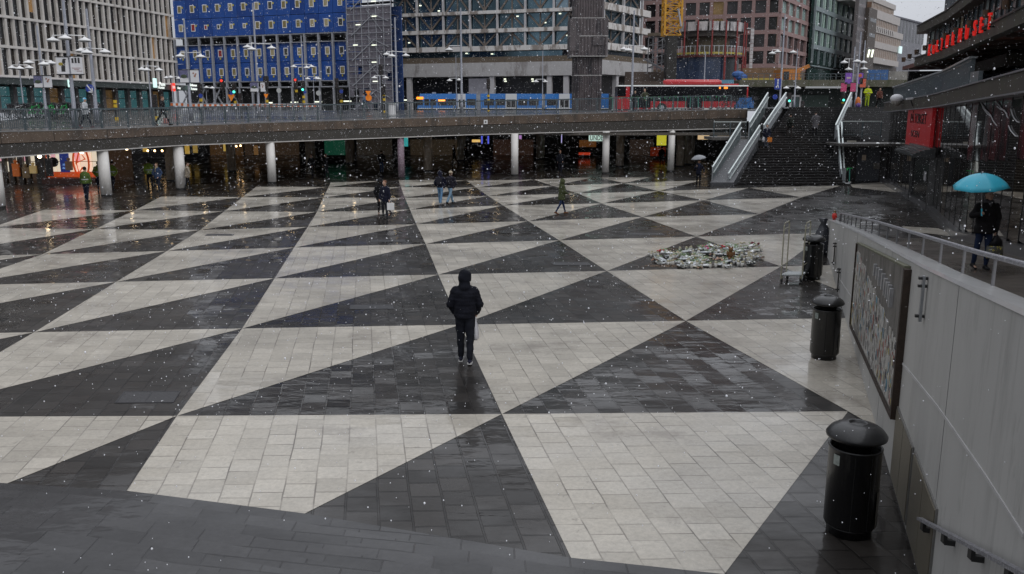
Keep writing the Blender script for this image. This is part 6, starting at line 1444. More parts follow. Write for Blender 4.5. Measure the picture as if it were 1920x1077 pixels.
disc_sign(1452,182,83,.24,m_sblue,'round blue sign below the pedestrian sign by the escalator head')
disc_sign(524,170,90,.25,m_shade_u,'pale round sign seen from behind, under the cabins'); disc_sign(598,175,90,.25,m_shade_u,'pale round sign seen from behind, right of the short lamp')
# white kiosk post by the lamp and utility cabinet
p=at(735,206,72); t=thing('street_cabinet','round pale grey cabinet with a cap beside the tall lamp','cabinet',(p.x,72,street_z(p.x,72)))
z0=street_z(p.x,72); zt=at(735,193,72).z; b=MB(); b.lathe([(0,0),(.3,0),(.3,zt-z0-.1),(0,zt-z0-.1)],(p.x,72,z0),16); b.build('drum',m_shade,t); b=MB(); b.lathe([(0,zt-z0-.1),(.4,zt-z0-.1),(.34,zt-z0),(0,zt-z0+.03)],(p.x,72,z0),16); b.build('cap',m_shade_u,t)
# temporary barriers with orange white tops along the kerb
m_bar=M('barrier_galvanised',(.4,.42,.45),.4,.4,var=.1); m_orw=M('barrier_orange',(.6,.14,.03),.5)
def barrier(px0,px1,Y,label):
    a=at(px0,222,Y); c=at(px1,222,Y); z0=street_z((a.x+c.x)/2,Y); t=thing('barrier',label,'barrier',((a.x+c.x)/2,Y,z0),group='pedestrian barriers with orange tops')
    b=MB(); b.tube([(a.x,Y,z0),(a.x,Y,z0+1.05),(c.x,Y,z0+1.05),(c.x,Y,z0)],.022,6); b.bar((a.x,Y,z0+.2),(c.x,Y,z0+.2),.03); b.build('frame',m_bar,t)
    b=MB(); n=16
    for k in range(1,n): x=lerp(a.x,c.x,k/n); b.box(x-.008,x+.008,Y-.008,Y+.008,z0+.2,z0+1.05)
    b.build('bars',m_bar,t)
    b=MB(); n=6
    for k in range(n): 
        if k%2==0: b.box(lerp(a.x,c.x,k/n),lerp(a.x,c.x,(k+1)/n),Y-.03,Y-.01,z0+.82,z0+1.0)
    b.build('orange_band',m_orw,t); b=MB()
    for k in range(n): 
        if k%2==1: b.box(lerp(a.x,c.x,k/n),lerp(a.x,c.x,(k+1)/n),Y-.03,Y-.01,z0+.82,z0+1.0)
    b.build('white_band',m_shade,t)
for i in range(9): barrier(322+i*31,351+i*31,66,ORD[i]+' orange topped crowd barrier from the left, before the blue cabins')
# bicycles parked at upper left
m_tyre=M('bicycle_tyre',(.012,.012,.012),.6); m_bgreen=M('bright_green_frame',(.03,.3,.08),.4); m_bwhite=M('white_bike_frame',(.55,.57,.58),.4); m_bdark=M('dark_bike_frame',(.03,.03,.035),.4)
def bicycle(mat,label,group='bicycles parked by the shopfronts'):
    t=thing('bicycle',label,'bicycle',(0,0,0),group=group)
    for x,nm in ((-.53,'wheel'),(.53,'wheel')):
        b=MB(); n=20; b.tube([(x+.33*math.cos(2*math.pi*k/n),0,.35+.33*math.sin(2*math.pi*k/n)) for k in range(n+1)],.022,5,cap=False); wv=b.build(nm,m_tyre,t,local=True)
        b=MB()
        for k in range(6): a=math.pi*k/6; b.bar((x-.31*math.cos(a),0,.35-.31*math.sin(a)),(x+.31*math.cos(a),0,.35+.31*math.sin(a)),.006)
        b.build('spokes',m_bar,wv,local=True)
    b=MB(); 
    for p_,q_ in (((-.53,0,.35),(-.05,0,.32)),((-.53,0,.35),(-.2,0,.8)),((-.05,0,.32),(-.22,0,.9)),((-.05,0,.32),(.38,0,.82)),((-.2,0,.8),(.36,0,.9)),((.53,0,.35),(.36,0,1.0))): b.bar(p_,q_,.04)
    b.build('frame',mat,t,local=True)
    b=MB(); b.tube([(.36,-.28,1.08),(.4,-.1,1.05),(.36,0,1.02),(.4,.1,1.05),(.36,.28,1.08)],.018,6); b.build('handlebar',m_bdark,t,local=True)
    b=MB(); b.ell((-.24,0,.94),.14,.08,.04,8,5); b.build('saddle',m_bdark,t,local=True)
    b=MB(); b.hexa([(.46,-.16,.72),(.72,-.16,.72),(.72,.16,.72),(.46,.16,.72)],[(.42,-.18,1.0),(.78,-.18,1.0),(.78,.18,1.0),(.42,.18,1.0)]); b.build('basket',m_bdark,t,local=True)
    return t
protos=[bicycle(m_bdark,'dark bicycle in the packed row behind the railing at upper left'),bicycle(m_bgreen,'bright green bicycle in the packed row behind the railing at upper left'),bicycle(m_bwhite,'white bicycle in the packed row behind the railing at upper left')]
rnd=random.Random(31); k=0; cnt_={}
for px in range(18,185,6):
    Y=62+rnd.uniform(-2.5,2.5); kind=rnd.choice([0,0,0,1,2,2]); 
    o=protos[kind] if protos[kind].location.length<.01 else copy_tree(protos[kind]); x=at(px,215,Y).x; o.location=(x,Y,street_z(x,Y)); o.rotation_euler=(0,0,rnd.uniform(.6,2.4)); cnt=cnt_.setdefault(kind,0); cnt_[kind]+=1; o['label']=ORD[cnt]+(' dark',' bright green',' white')[kind]+' bicycle from the left in the packed row behind the railing'
bb=bicycle(m_bdark,'dark bicycle leaning at the right end of the bridge railing','bicycles by the bridge end'); x=at(1367,203,70).x; bb.location=(x,70.5,street_z(x,70.5)); bb.rotation_euler=(0,.1,.1)
b2=copy_tree(bb); x=at(1402,203,70.5).x; b2.location=(x,71,street_z(x,71)); b2['label']='bicycle in front of the blue banner beside the bridge end'
p=at(1395,200,72); a=at(1379,203,72.5); c=at(1414,182,72.5); t=thing('blue_banner','blue sheet banner hung behind the bicycles at the bridge end','banner',tuple(a)); b=MB(); b.hexa([(a.x,72.5,a.z),(c.x,72.5,a.z),(c.x,72.53,a.z),(a.x,72.53,a.z)],[(a.x,72.5,c.z-.12),(c.x,72.5,c.z),(c.x,72.53,c.z),(a.x,72.53,c.z-.12)]); b.build('sheet',M('bright_blue_sheet',(.02,.12,.35),.5,var=.5,vs=3),t)
# electric scooters lined up at the railing
m_tealg=M('teal_green_scooter',(.06,.28,.22),.4); m_neong=M('bright_green_grip',(.03,.55,.12),.4)
t0=thing('electric_scooter','green and white electric scooter parked against the bridge railing before the bus','scooter',(0,0,0),group='electric scooters parked along the railing')
b=MB(); b.box(-.09,.09,-.45,.35,.1,.15); b.build('deck',m_bwhite,t0,local=True)
b=MB(); b.bar((0,-.5,.12),(0,-.42,1.12),.045); b.build('stem',m_tealg,t0,local=True)
b=MB(); b.bar((-.22,-.42,1.12),(.22,-.42,1.12),.04); b.bar((-.12,-.42,1.12),(-.2,-.42,1.0),.05); b.build('handlebar',m_neong,t0,local=True)
for y in (-.52,.42): b=MB(); b.tube([(-.03,y,.1),(.03,y,.1)],.1,12); b.build('wheel',m_tyre,t0,local=True)
b=MB(); b.box(-.06,.06,-.58,-.44,.1,.26); b.build('front_guard',m_bwhite,t0,local=True)
first=True; rnd=random.Random(6)
for i,px in enumerate([1144,1166,1181,1193,1209,1222,1236,1247,1258,1269,1281,1292,1305,1316,1331,1345,1357]):
    Y=67.0+ (px-1144)/213*3+.75; x=at(px,208,Y).x; o=t0 if first else copy_tree(t0); first=False; o.location=(x,Y,street_z(x,Y)+.02); o.rotation_euler=(0,rnd.uniform(-.06,.06),rnd.uniform(-.3,.3)); o['label']=ORD[i]+' green electric scooter from the left along the railing before the bus'
# ================================================================ TRAM AND BUS
def tram():
    Y=138; m_tb=M('tram_blue',(.015,.16,.5),.3,var=.06,coat=.5); m_tw=M('tram_white',(.6,.62,.64),.35,var=.05); m_tg=M('tram_window',(.025,.02,.02),.1,var=.7,vs=1); m_tgr=M('tram_roof_grey',(.25,.27,.3),.5); m_tdk=M('tram_under',(.02,.02,.02),.6)
    X=lambda px:at(px,200,Y).x; Z=lambda py:at(950,py,Y).z
    t=thing('tram','blue and white articulated tram passing behind the fluted pylon','tram',(X(960),Y,GZ)); zt,zb=Z(176),4.95
    secs=[(782,893),(901,1017),(1022,1141)]
    for s,(a_,c_) in enumerate(secs):
        x0,x1=X(a_),X(c_); b=MB()
        nose=1.0 if s==0 else 0
        b.hexa([(x0,Y,zb),(x1,Y,zb),(x1,Y+2.6,zb),(x0,Y+2.6,zb)],[(x0+nose*.5,Y+.08,zt),(x1,Y+.08,zt),(x1,Y+2.5,zt),(x0+nose*.5,Y+2.5,zt)])
        body=b.build('car_body',m_tb,t)
        b=MB(); b.box(x0+.2,x1,Y-.03,Y,zb-.02,zb+.12); b.build('white_skirt',m_tw,t)
        b=MB(); b.box(x0+.1,x1,Y+.2,Y+2.4,GZ,zb); b.build('bogie',m_tdk,t)
    for px0,px1 in ((858,873),(948,969),(1048,1068)):
        b=MB(); b.box(X(px0),X(px1),Y-.04,Y+.1,zb,zt-.02); d=b.build('white_door_panel',m_tw,t)
        for q in (px0+2.2,(px0+px1)/2+.4): b=MB(); b.box(X(q),X(q+(px1-px0)*.36),Y-.07,Y-.03,zb+.25,Z(187)); b.build('door_glass',m_tg,d)
    for px0,px1 in ((796,805),(807,818),(822,838),(839,856),(876,892),(908,926),(929,947),(972,989),(992,1010),(1026,1046),(1072,1090)):
        b=MB(); b.box(X(px0),X(px1),Y-.05,Y+.02,zb+.55,Z(186)); b.build('window',m_tg,t)
    b=MB(); b.box(X(783),X(793),Y-.06,Y+.3,zb+.6,Z(188)); b.build('windscreen',m_tg,t)
    for px0,px1,y0,y1 in ((781.5,794,182,186.5),(822,835,187,190.5)): b=MB(); b.box(X(px0),X(px1),Y-.1,Y-.04,Z(y1),Z(y0)); b.build('destination_display',emis('orange_display_%d'%px0,(1,.28,.02),1.6,.3,8),t)
    wrote(t,'display_text','7 T-Centralen',emis('display_text',(1,.6,.2),2,0),Vector((X(828.5),Y-.11,Z(190))),(1,0,0),(0,0,1),.22,.01,width=.95)
    for a_,c_ in ((893,901),(1017,1022)): b=MB(); b.box(X(a_),X(c_),Y+.15,Y+2.4,zb,zt-.1); b.build('bellows',m_tgr,t)
    for px in (813,843,912): b=MB(); b.box(X(px-3),X(px+3),Y+.6,Y+2,zt,zt+.25); b.build('roof_unit',m_tgr,t)
tram()
def bus():
    Y=90; m_r=M('bus_red',(.45,.012,.018),.3,var=.08,coat=.5); m_g=M('bus_black_glass',(.008,.008,.01),.2,var=.6,vs=1,spec=.25); m_w=M('bus_white_edge',(.55,.57,.55),.4); m_d=M('bus_dark_skirt',(.02,.02,.02),.5)
    X=lambda px:at(px,190,Y).x; Z=lambda py:at(1300,py,Y).z
    t=thing('bus','long red city bus with dark windows and a red roof pod behind the bridge railing','bus',(X(1300),Y,GZ)); x0,x1=X(1158),X(1402); zb,zt=4.55+.35,Z(160)
    b=MB(); b.box(x0,x1,Y,Y+2.5,zb,zt-.1); b.build('body',m_r,t)
    b=MB(); b.hexa([(x0-.02,Y-.04,zt-.12),(x1,Y-.04,zt-.12),(x1,Y+2.5,zt-.12),(x0-.02,Y+2.5,zt-.12)],[(x0+.15,Y+.1,zt),(x1,Y+.1,zt),(x1,Y+2.4,zt),(x0+.15,Y+2.4,zt)]); b.build('white_roof_edge',m_w,t)
    b=MB(); b.box(X(1180.5),x1-.15,Y-.03,Y+.02,Z(190),zt-.14); b.build('side_windows',m_g,t)
    for px0,px1 in ((1184,1220),(1288,1316)): b=MB(); b.box(X(px0),X(px1),Y-.035,Y+.02,zb+.15,Z(189)); b.build('door',m_g,t)
    b=MB(); b.box(x0-.03,X(1173),Y-.05,Y+2.4,Z(181),zt-.14); b.build('windscreen',m_g,t)
    b=MB(); b.box(X(1221),X(1289),Y-.04,Y,zb-.05,zb+.15); b.box(X(1317),x1,Y-.04,Y,zb-.05,zb+.15); b.build('white_lower_edge',m_w,t)
    for px in (1241,1385): b=MB(); b.tube([(X(px),Y-.06,zb+.12),(X(px),Y+.3,zb+.12)],.5,18); w_=b.build('wheel',m_tyre,t); b=MB(); b.tube([(X(px),Y-.08,zb+.12),(X(px),Y-.05,zb+.12)],.28,14); b.build('rim',m_bar,w_)
    b=MB(); za,zc=Z(159.5),Z(148.5); xa,xb=X(1246),X(1356); r=(zc-za)/2
    b.tube([(xa,Y+1.2,za+r),(xa+.3,Y+1.2,za+r),(xb-.3,Y+1.2,za+r),(xb,Y+1.2,za+r)],[r*.6,r,r,r*.6],14); b.build('roof_pod',m_r,t,smooth=True)
    b=MB(); b.box(X(1358),X(1385),Y+.4,Y+2,Z(161),Z(157)); b.build('rear_roof_pod',m_r,t)
    for px0,px1 in ((1347,1350),(1356,1363)): b=MB(); b.box(X(px0),X(px1),Y-.06,Y-.03,Z(167),Z(163)); b.build('orange_display',emis('bus_display_%d'%px0,(1,.25,.02),1.2,.2),t)
    b=MB(); b.box(X(1384),X(1389),Y-.06,Y-.03,Z(170),Z(168.5)); b.build('white_mark',m_w,t)
bus()
# ================================================================ VIADUCT AND BUILDING SITE BEYOND THE STAIRS
def viaduct():
    Y=100; X=lambda px,Y=Y:at(px,180,Y).x; Z=lambda py,Y=Y:at(1500,py,Y).z
    t=thing('road_viaduct','low mossy concrete viaduct crossing behind the head of the stairs','bridge',(X(1560),Y,GZ))
    moss=patchy(M('mossy_concrete_edge',(.09,.085,.06),.7,var=.3,vs=1),(.05,.055,.025),1,.5,.6)
    b=MB(); b.box(X(1385),X(1760),Y,Y+9,Z(163),Z(150)); b.build('edge_beam',moss,t)
    b=MB(); b.box(X(1420),X(1760),Y+7,Y+7.4,GZ,Z(163)); b.build('rear_wall',M('dim_green_hoarding',(.03,.045,.04),.5,var=.4,vs=.6),t)
    b=MB(); n=26
    for k in range(n): x=lerp(X(1390),X(1660),k/n); b.box(x-.03,x+.03,Y+.2,Y+.26,Z(150),Z(138))
    b.box(X(1390),X(1660),Y+.2,Y+.25,Z(139),Z(138)); b.box(X(1390),X(1660),Y+.2,Y+.25,Z(144),Z(143.5)); b.build('guard_rail',m_rail,t)
    b=MB(); b.box(X(1508),X(1580),Y-.3,Y+.1,Z(166),Z(162.5)); b.build('pale_soffit_light',m_shade_u,t)
    b=MB(); x0,x1=X(1492),X(1514); z0,z1=GZ,Z(178)
    for q in ((x0,x0+.2,z0,z1),(x1-.2,x1,z0,z1),(x0,x1,z1-.2,z1)): b.box(q[0],q[1],Y+2,Y+2.2,q[2],q[3])
    b.build('pale_portal_frame',m_shade,t); b=MB(); b.box(x0+.2,x1-.2,Y+2.1,Y+2.15,z0,z1-.2); b.build('portal_glass',M('teal_portal_glass',(.05,.09,.09),.2,var=.4),t)
    b=MB(); n=30
    for k in range(n): x=lerp(X(1517),X(1572),k/n); b.box(x,x+.09,Y+3,Y+3.1,GZ,Z(178))
    b.build('vertical_slats',M('dim_green_slats',(.05,.085,.07),.5,var=.3),t)
    # site cabins, orange machine and blue hoarding on top
    t=thing('excavator','orange excavator cab on the building site above the viaduct','excavator',(X(1505),Y+8,Z(150)))
    b=MB(); b.box(X(1492),X(1530),Y+6,Y+9,Z(150),Z(126)); b.build('engine_body',M('machine_orange',(.42,.15,.02),.45,var=.25,vs=1.5),t); b=MB(); b.box(X(1497),X(1508),Y+5.95,Y+6,Z(146),Z(130)); b.build('cab_window',m_wglass,t); b=MB(); b.box(X(1490),X(1532),Y+5.8,Y+9,Z(150),Z(147.5)); b.build('track',m_tyre,t); b=MB(); b.bar((X(1530),Y+7,Z(128)),(X(1552),Y+7,Z(118)),.4); b.build('boom',bpy.data.materials['machine_orange'],t)
    t=thing('site_fence','yellow and grey site fencing on brown timber in front of the grid office','fence',(X(1430),Y+14,Z(150)))
    b=MB(); b.box(X(1390,120),X(1500,120),120,120.3,GZ+1,at(1440,128,120).z); b.build('timber_wall',M('brown_site_timber',(.16,.09,.045),.7,var=.4,vs=1),t)
    b=MB(); b.box(X(1390,118),X(1500,118),118,118.2,at(1440,152,118).z,at(1440,147,118).z); b.build('yellow_board',M('site_yellow_board',(.38,.3,.05),.6,var=.4),t)
    t=thing('blue_hoarding','blue tarpaulin hoarding with graffiti above the viaduct at right','hoarding',(X(1645),Y+10,Z(150)))
    b=MB(); b.box(X(1624,112),X(1662,112),112,112.2,at(1640,150,112).z,at(1640,131,112).z); b.build('tarpaulin',patchy(M('blue_tarpaulin',(.03,.1,.26),.6,var=.4,vs=1.5),(.3,.35,.4),2,.58,.62,streak=False,amt=.7),t)
    b=MB(); b.box(X(1663,113),X(1720,113),113,113.2,at(1640,150,113).z,at(1640,134,113).z); b.build('grey_sheet',M('pale_graffiti_sheet',(.22,.21,.19),.6,var=.5,vs=1.5),t)
    for i,(px,py,c) in enumerate([(1384,140,(.03,.1,.3)),(1390,145,(.02,.08,.28))]):
        p=at(px,py,120); t=thing('blue_sheet','crumpled blue tarpaulin %s beside the round construction'%('upper' if i==0 else 'lower'),'tarpaulin',tuple(p)); b=MB(); b.ell(p,.9,.5,.5,8,5); b.build('sheet',M('blue_sheet_%d'%i,c,.5,var=.4,bump=.8,bs=5),t)
    p=at(1360,153,100); t=thing('blue_skip','pale blue container behind the roof pod of the bus','container',tuple(p)); b=MB(); b.box(at(1352,155,100).x,at(1376,155,100).x,100,102,at(1360,157,100).z,at(1360,150,100).z); b.build('box',M('pale_blue_container',(.1,.25,.36),.5),t)
    t=thing('site_hoarding','dark brown hoarding behind the bus','hoarding',(at(1180,205,120).x,120,GZ)); b=MB(); b.box(at(1170,205,132).x,at(1250,205,132).x,132,132.3,GZ-.2,at(1200,135,132).z); b.build('boards',M('dark_site_hoarding_rear',(.07,.05,.04),.7,var=.5,vs=.6),t); b=MB(); b.box(at(1170,205,120).x,at(1395,205,120).x,120,120.3,GZ-.2,at(1200,153,120).z); b.build('boards',M('dark_site_hoarding',(.07,.05,.04),.7,var=.5,vs=.6),t)
viaduct()
# small square sign on the bridge edge
p=at(911,229,64.0); t=thing('plaque','small square white plaque with a dark symbol on the bridge edge','plaque',tuple(p)); e=edge_at(p.x); b=MB(); b.box(p.x-.14,p.x+.14,e[0]-.06,e[0]-.02,p.z-.14,p.z+.16); b.build('plate',m_shade,t); b=MB(); b.box(p.x-.05,p.x+.05,e[0]-.07,e[0]-.06,p.z-.05,p.z+.06); b.build('symbol',m_black,t)
# parked scooter at the foot of the stair rail
o=copy_tree(t0); p=oz(1580,347); o.location=(p.x+.1,p.y,0); o.rotation_euler=(0,0,.3); o['label']='green electric scooter standing at the right foot of the stairs'; o['group']='electric scooter by the stairs'
# ================================================================ FALLING SNOW
def snow():
    rnd=random.Random(77); n=62000; vs=[];fs=[]
    base=[(1,0,0),(-1,0,0),(0,1,0),(0,-1,0),(0,0,1),(0,0,-1)]; tri=[(0,2,4),(2,1,4),(1,3,4),(3,0,4),(2,0,5),(1,2,5),(3,1,5),(0,3,5)]
    k=0
    while k<n:
        Y=rnd.uniform(4.5,46); x=rnd.uniform(-28,28); z=rnd.uniform(.05,9)
        if abs(x)>Y*.75+2: continue
        if x>WALLX(Y)-.1 and z<WZ(Y)+.1 and Y<30: continue
        if Y<10 and z<1.2: continue
        r=rnd.uniform(.0028,.0070)*(1.0 if Y>9 else .3+Y*.078)
        if rnd.random()<.02: r*=1.6
        o_=len(vs)
        if Y<14:
            for i in range(5):
                ph=-math.pi/2+math.pi*i/4
                for q in range(6): vs.append((x+r*math.cos(ph)*math.cos(q*1.0472),Y+r*math.cos(ph)*math.sin(q*1.0472),z+r*1.2*math.sin(ph)))
            for i in range(4):
                for q in range(6): fs.append((o_+i*6+q,o_+i*6+(q+1)%6,o_+i*6+6+(q+1)%6,o_+i*6+6+q))
            k+=1; continue
        for b_ in base: vs.append((x+b_[0]*r,Y+b_[1]*r,z+b_[2]*r*1.25))
        fs+= [tuple(o_+i for i in f) for f in tri]; k+=1
    me=bpy.data.meshes.new('falling_snow'); me.from_pydata(vs,[],fs); me.materials.append(M('snowflake',(.85,.86,.9),.6,var=0)); o=bpy.data.objects.new('falling_snow',me); COL.objects.link(o); tag(o,'sparse white snowflakes falling over the whole plaza','snow',kind='stuff')
snow()
# ================================================================ PEOPLE
def capsule(mb,p,q,r0,r1,n=10,sx=1.0,sy=1.0):
    p,q=Vector(p),Vector(q); d=q-p; Ln=d.length
    d=d/Ln if Ln>1e-6 else Vector((0,0,1)); u=Vector((0,1,0)) if abs(d.y)<.9 else Vector((1,0,0))
    a=d.cross(u).normalized(); b_=a.cross(d).normalized(); rings=[]
    for k in range(4): t=math.pi/2*(1-k/3.0); rings.append((-r0*math.sin(t),r0*math.cos(t)))
    for k in range(1,4): rings.append((lerp(0,Ln,k/3),lerp(r0,r1,k/3)))
    for k in range(1,4): t=math.pi/2*k/3; rings.append((Ln+r1*math.sin(t),r1*math.cos(t)))
    vs=[];fs=[]
    for s,r in rings:
        r=max(r,.0004)
        for k in range(n):
            t=2*math.pi*k/n; o=a*math.cos(t)*r+b_*math.sin(t)*r; vs.append(p+d*s+Vector((o.x*sx,o.y*sy,o.z)))
    m=len(rings)
    for i in range(m-1):
        for k in range(n): fs.append((i*n+k,i*n+(k+1)%n,(i+1)*n+(k+1)%n,(i+1)*n+k))
    fs+=[tuple(range(n-1,-1,-1)),tuple((m-1)*n+k for k in range(n))]
    mb.add(vs,fs)
def loft(mb,rings,n=18):
    """rings: (x,y,z,rx,ry) stacked into a closed body"""
    vs=[];fs=[]
    for (x,y,z,rx,ry) in rings:
        for k in range(n): t=2*math.pi*k/n; vs.append((x+rx*math.cos(t),y+ry*math.sin(t),z))
    for i in range(len(rings)-1):
        for k in range(n): fs.append((i*n+k,i*n+(k+1)%n,(i+1)*n+(k+1)%n,(i+1)*n+k))
    fs+=[tuple(range(n-1,-1,-1)),tuple((len(rings)-1)*n+k for k in range(n))]; mb.add(vs,fs)
def organic(name,mb,mat,parent,voxel=.014,smooth=3,wr=0):
    o=mb.build(name,mat,parent,local=True,fix=True)
    m=o.modifiers.new('r','REMESH'); m.mode='VOXEL'; m.voxel_size=voxel; m.use_smooth_shade=True
    s=o.modifiers.new('s','SMOOTH'); s.iterations=smooth; s.factor=.6
    COL.objects.unlink(o); pa=o.parent; o.parent=None; me=bake(o); COL.objects.link(o); o.parent=pa; o.modifiers.clear(); old=o.data; o.data=me; bpy.data.meshes.remove(old)
    if wr:
        for v in me.vertices:
            c=v.co; f=math.sin(c.z*42+c.x*9)*wr*.6+math.sin(c.z*23-c.x*21+c.y*17)*wr; v.co=c+v.normal*f
    me.polygons.foreach_set('use_smooth',[True]*len(me.polygons)); return o
skin=M('skin',(.42,.26,.19),.55,var=.05); m_eye=M('eye_dark',(.02,.015,.012),.3,var=0); m_lip=M('lips',(.35,.12,.1),.5,var=0)
clo={}
def cm(c,rough=.75,bump=.15,bs=60):
    k=(tuple(c),rough)
    if k not in clo: clo[k]=M('cloth_%d'%len(clo),[v*.75 for v in c] if max(c)<.05 else c,rough,var=.25,vs=9,bump=bump*2,bs=bs,spec=.2)
    return clo[k]
def person(label,x,y,z,deg,h=1.76,legs=((.25,.1),(-.3,.25)),arms=None,top=(.02,.02,.025),hem=.86,flare=1.0,legc=(.02,.02,.03),shoe=(.02,.02,.02),sole=None,hood=False,hair=(.03,.02,.015),hairlen=.0,cap=None,lean=.04,puff=1.0,skirt=False,vox=.024,grp=None,legw=1.0,fingers=True,hold={},backpack=None,scarf=None,stripe=None,face=True):
    t=thing('person',label,'person',(x,y,z),R(deg),group=grp); s=h/1.78
    hz=.92
    def P_(v): return (v[0]*s,v[1]*s,v[2]*s)
    J={}
    lows=[]
    for side,(a,bn) in zip((-1,1),legs):
        hip=Vector((side*.088,0,hz)); kn=hip+Vector((side*.01,math.sin(a)*.44,-math.cos(a)*.44)); an=kn+Vector((0,math.sin(a-bn)*.42,-math.cos(a-bn)*.42)); fa=min(0,(a-bn))*.9 if a-bn<-.2 else 0
        J[side]=(hip,kn,an,fa); lows.append(an.z-.075+ (math.sin(fa)*.14 if fa<0 else 0))
    dz=-min(lows)
    for sd in (-1,1): hip,kn,an,fa=J[sd]; J[sd]=(hip+Vector((0,0,dz)),kn+Vector((0,0,dz)),an+Vector((0,0,dz)),fa)
    dy=lambda zz:lean*(zz-hz)
    def T(x_,y_,z_): return Vector((x_,y_+dy(z_),z_+dz))
    if arms is None: arms=[((-.10,-.10,-.27),(-.02,.14,-.50)),((.10,.10,-.27),(.02,-.02,-.52))]
    A={}
    for side,(el,ha) in zip((-1,1),arms):
        sh=T(side*.185,0,1.405); A[side]=(sh,sh+Vector(el),sh+Vector(ha))
    S_=lambda v:Vector(v)*s
    # one continuous body
    b=MB(); hc=T(0,.015,1.655)
    b.ell(S_(hc),.078*s,.098*s,.115*s,14,10); capsule(b,S_(hc+Vector((0,.03,-.06))),S_(hc+Vector((0,.055,-.075))),.055*s,.045*s); capsule(b,S_(T(0,-.01,1.45)),S_(hc-Vector((0,.02,.03))),.058*s,.055*s)
    capsule(b,S_(hc+Vector((0,.09,.0))),S_(hc+Vector((0,.115,-.03))),.012*s,.017*s,8)
    for sd in (-1,1): b.ell(S_(hc+Vector((sd*.08,0,-.005))),.014*s,.022*s,.032*s,8,6)
    loft(b,[(0,dy(z_)*s,(z_+dz)*s,rx*s,ry*s) for z_,rx,ry in ((.86,.12,.09),(.93,.15,.1),(1.08,.13,.09),(1.25,.15,.1),(1.38,.17,.1),(1.45,.12,.07),(1.48,.06,.05))])
    for sd in (-1,1):
        hip,kn,an,fa=J[sd]; capsule(b,S_(hip),S_(kn),.062*s,.04*s); capsule(b,S_(kn),S_(an),.04*s,.032*s); capsule(b,S_(an-Vector((0,.03,.035))),S_(an+Vector((0,.14,-.045+math.sin(fa)*.1))),.032*s,.028*s)
        sh,el,ha=A[sd]; capsule(b,S_(sh),S_(el),.045*s,.036*s); capsule(b,S_(el),S_(ha),.036*s,.024*s)
        d=(ha-el).normalized(); side_v=d.cross(Vector((0,1,0) if abs(d.y)<.8 else (1,0,0))).normalized(); up_v=side_v.cross(d).normalized()
        pc=ha+d*.045; capsule(b,S_(ha+d*.01),S_(ha+d*.075),.026*s,.03*s,sx=.9)
        if fingers and hold.get(sd)!='pocket':
            curl=1.0 if hold.get(sd)=='grip' else .35
            for f,ln in zip((-1.5,-.5,.5,1.5),(.062,.075,.07,.055)):
                base=ha+d*.08+side_v*(f*.017); mid=base+(d*(1-curl*.5)+up_v*curl*.6).normalized()*ln*.5; tip=mid+(d*(1-curl*1.3)+up_v*(curl*1.1)).normalized()*ln*.5
                capsule(b,S_(base),S_(mid),.0088*s,.008*s,6); capsule(b,S_(mid),S_(tip),.008*s,.007*s,6)
            th=ha+d*.03+side_v*.028; capsule(b,S_(th),S_(th+(side_v*.6+d*.7+up_v*.4).normalized()*.055),.011*s,.009*s,6)
    organic('body',b,skin,t,.0075 if vox<.016 else .016,1)
    # trousers
    b=MB(); lw=legw
    if not skirt: loft(b,[(0,dy(z_)*s,(z_+dz)*s,rx*s,ry*s) for z_,rx,ry in ((.82,.15,.115),(.93,.17,.12),(1.02,.15,.11))])
    else: loft(b,[(0,0,(z_+dz)*s,rx*s,ry*s) for z_,rx,ry in ((.5,.21,.19),(.75,.19,.16),(.95,.17,.13),(1.02,.15,.11))])
    for sd in (-1,1):
        hip,kn,an,fa=J[sd]; capsule(b,S_(hip),S_(kn),.098*s*lw,.066*s*lw); capsule(b,S_(kn),S_(an+Vector((0,0,.03))),.066*s*lw,(.05 if flare<=1 else .07)*s*lw)
    organic('trousers',b,cm(legc,.8),t,vox,3,.004)
    # shoes
    for sd in (-1,1):
        hip,kn,an,fa=J[sd]; b=MB(); f=Vector((0,math.cos(fa),math.sin(fa))); n=Vector((0,-math.sin(fa),math.cos(fa)))
        heel=an-n*.045-f*.045; toe=an-n*.048+f*.155; capsule(b,S_(heel),S_(toe),.046*s,.036*s,sx=.95); capsule(b,S_(an),S_(an-n*.04+f*.05),.045*s,.04*s)
        organic('shoe',b,cm(shoe,.5),t,.012,2)
        if sole:
            q=MB(); a_=S_(heel-n*.026-f*.03); c_=S_(toe-n*.026+f*.025); w_=.042*s; hh=.022*s
            q.hexa([a_+Vector((-w_,0,-hh)),a_+Vector((w_,0,-hh)),c_+Vector((w_,0,-hh)),c_+Vector((-w_,0,-hh))],[a_+Vector((-w_,0,hh)),a_+Vector((w_,0,hh)),c_+Vector((w_,0,hh)),c_+Vector((-w_,0,hh))]); q.build('sole',cm(sole,.6),t,local=True)
    # jacket or coat
    b=MB(); w_=puff; hf=1.0 if hem>.8 else 1.12
    rr=[(hem,.185*hf,.15*hf),(hem+.04,.19*hf,.155*hf),(1.08,.192,.15),(1.25,.2,.155),(1.38,.215,.145),(1.44,.178,.12),(1.5,.105,.09)]
    loft(b,[(0,dy(z_)*s,(z_+dz)*s,rx*s*w_,ry*s*w_) for z_,rx,ry in rr])
    for sd in (-1,1):
        sh,el,ha=A[sd]; capsule(b,S_(sh),S_(el),.075*s*w_,.062*s*w_); capsule(b,S_(el),S_(el.lerp(ha,.95)),.062*s*w_,.048*s*w_)
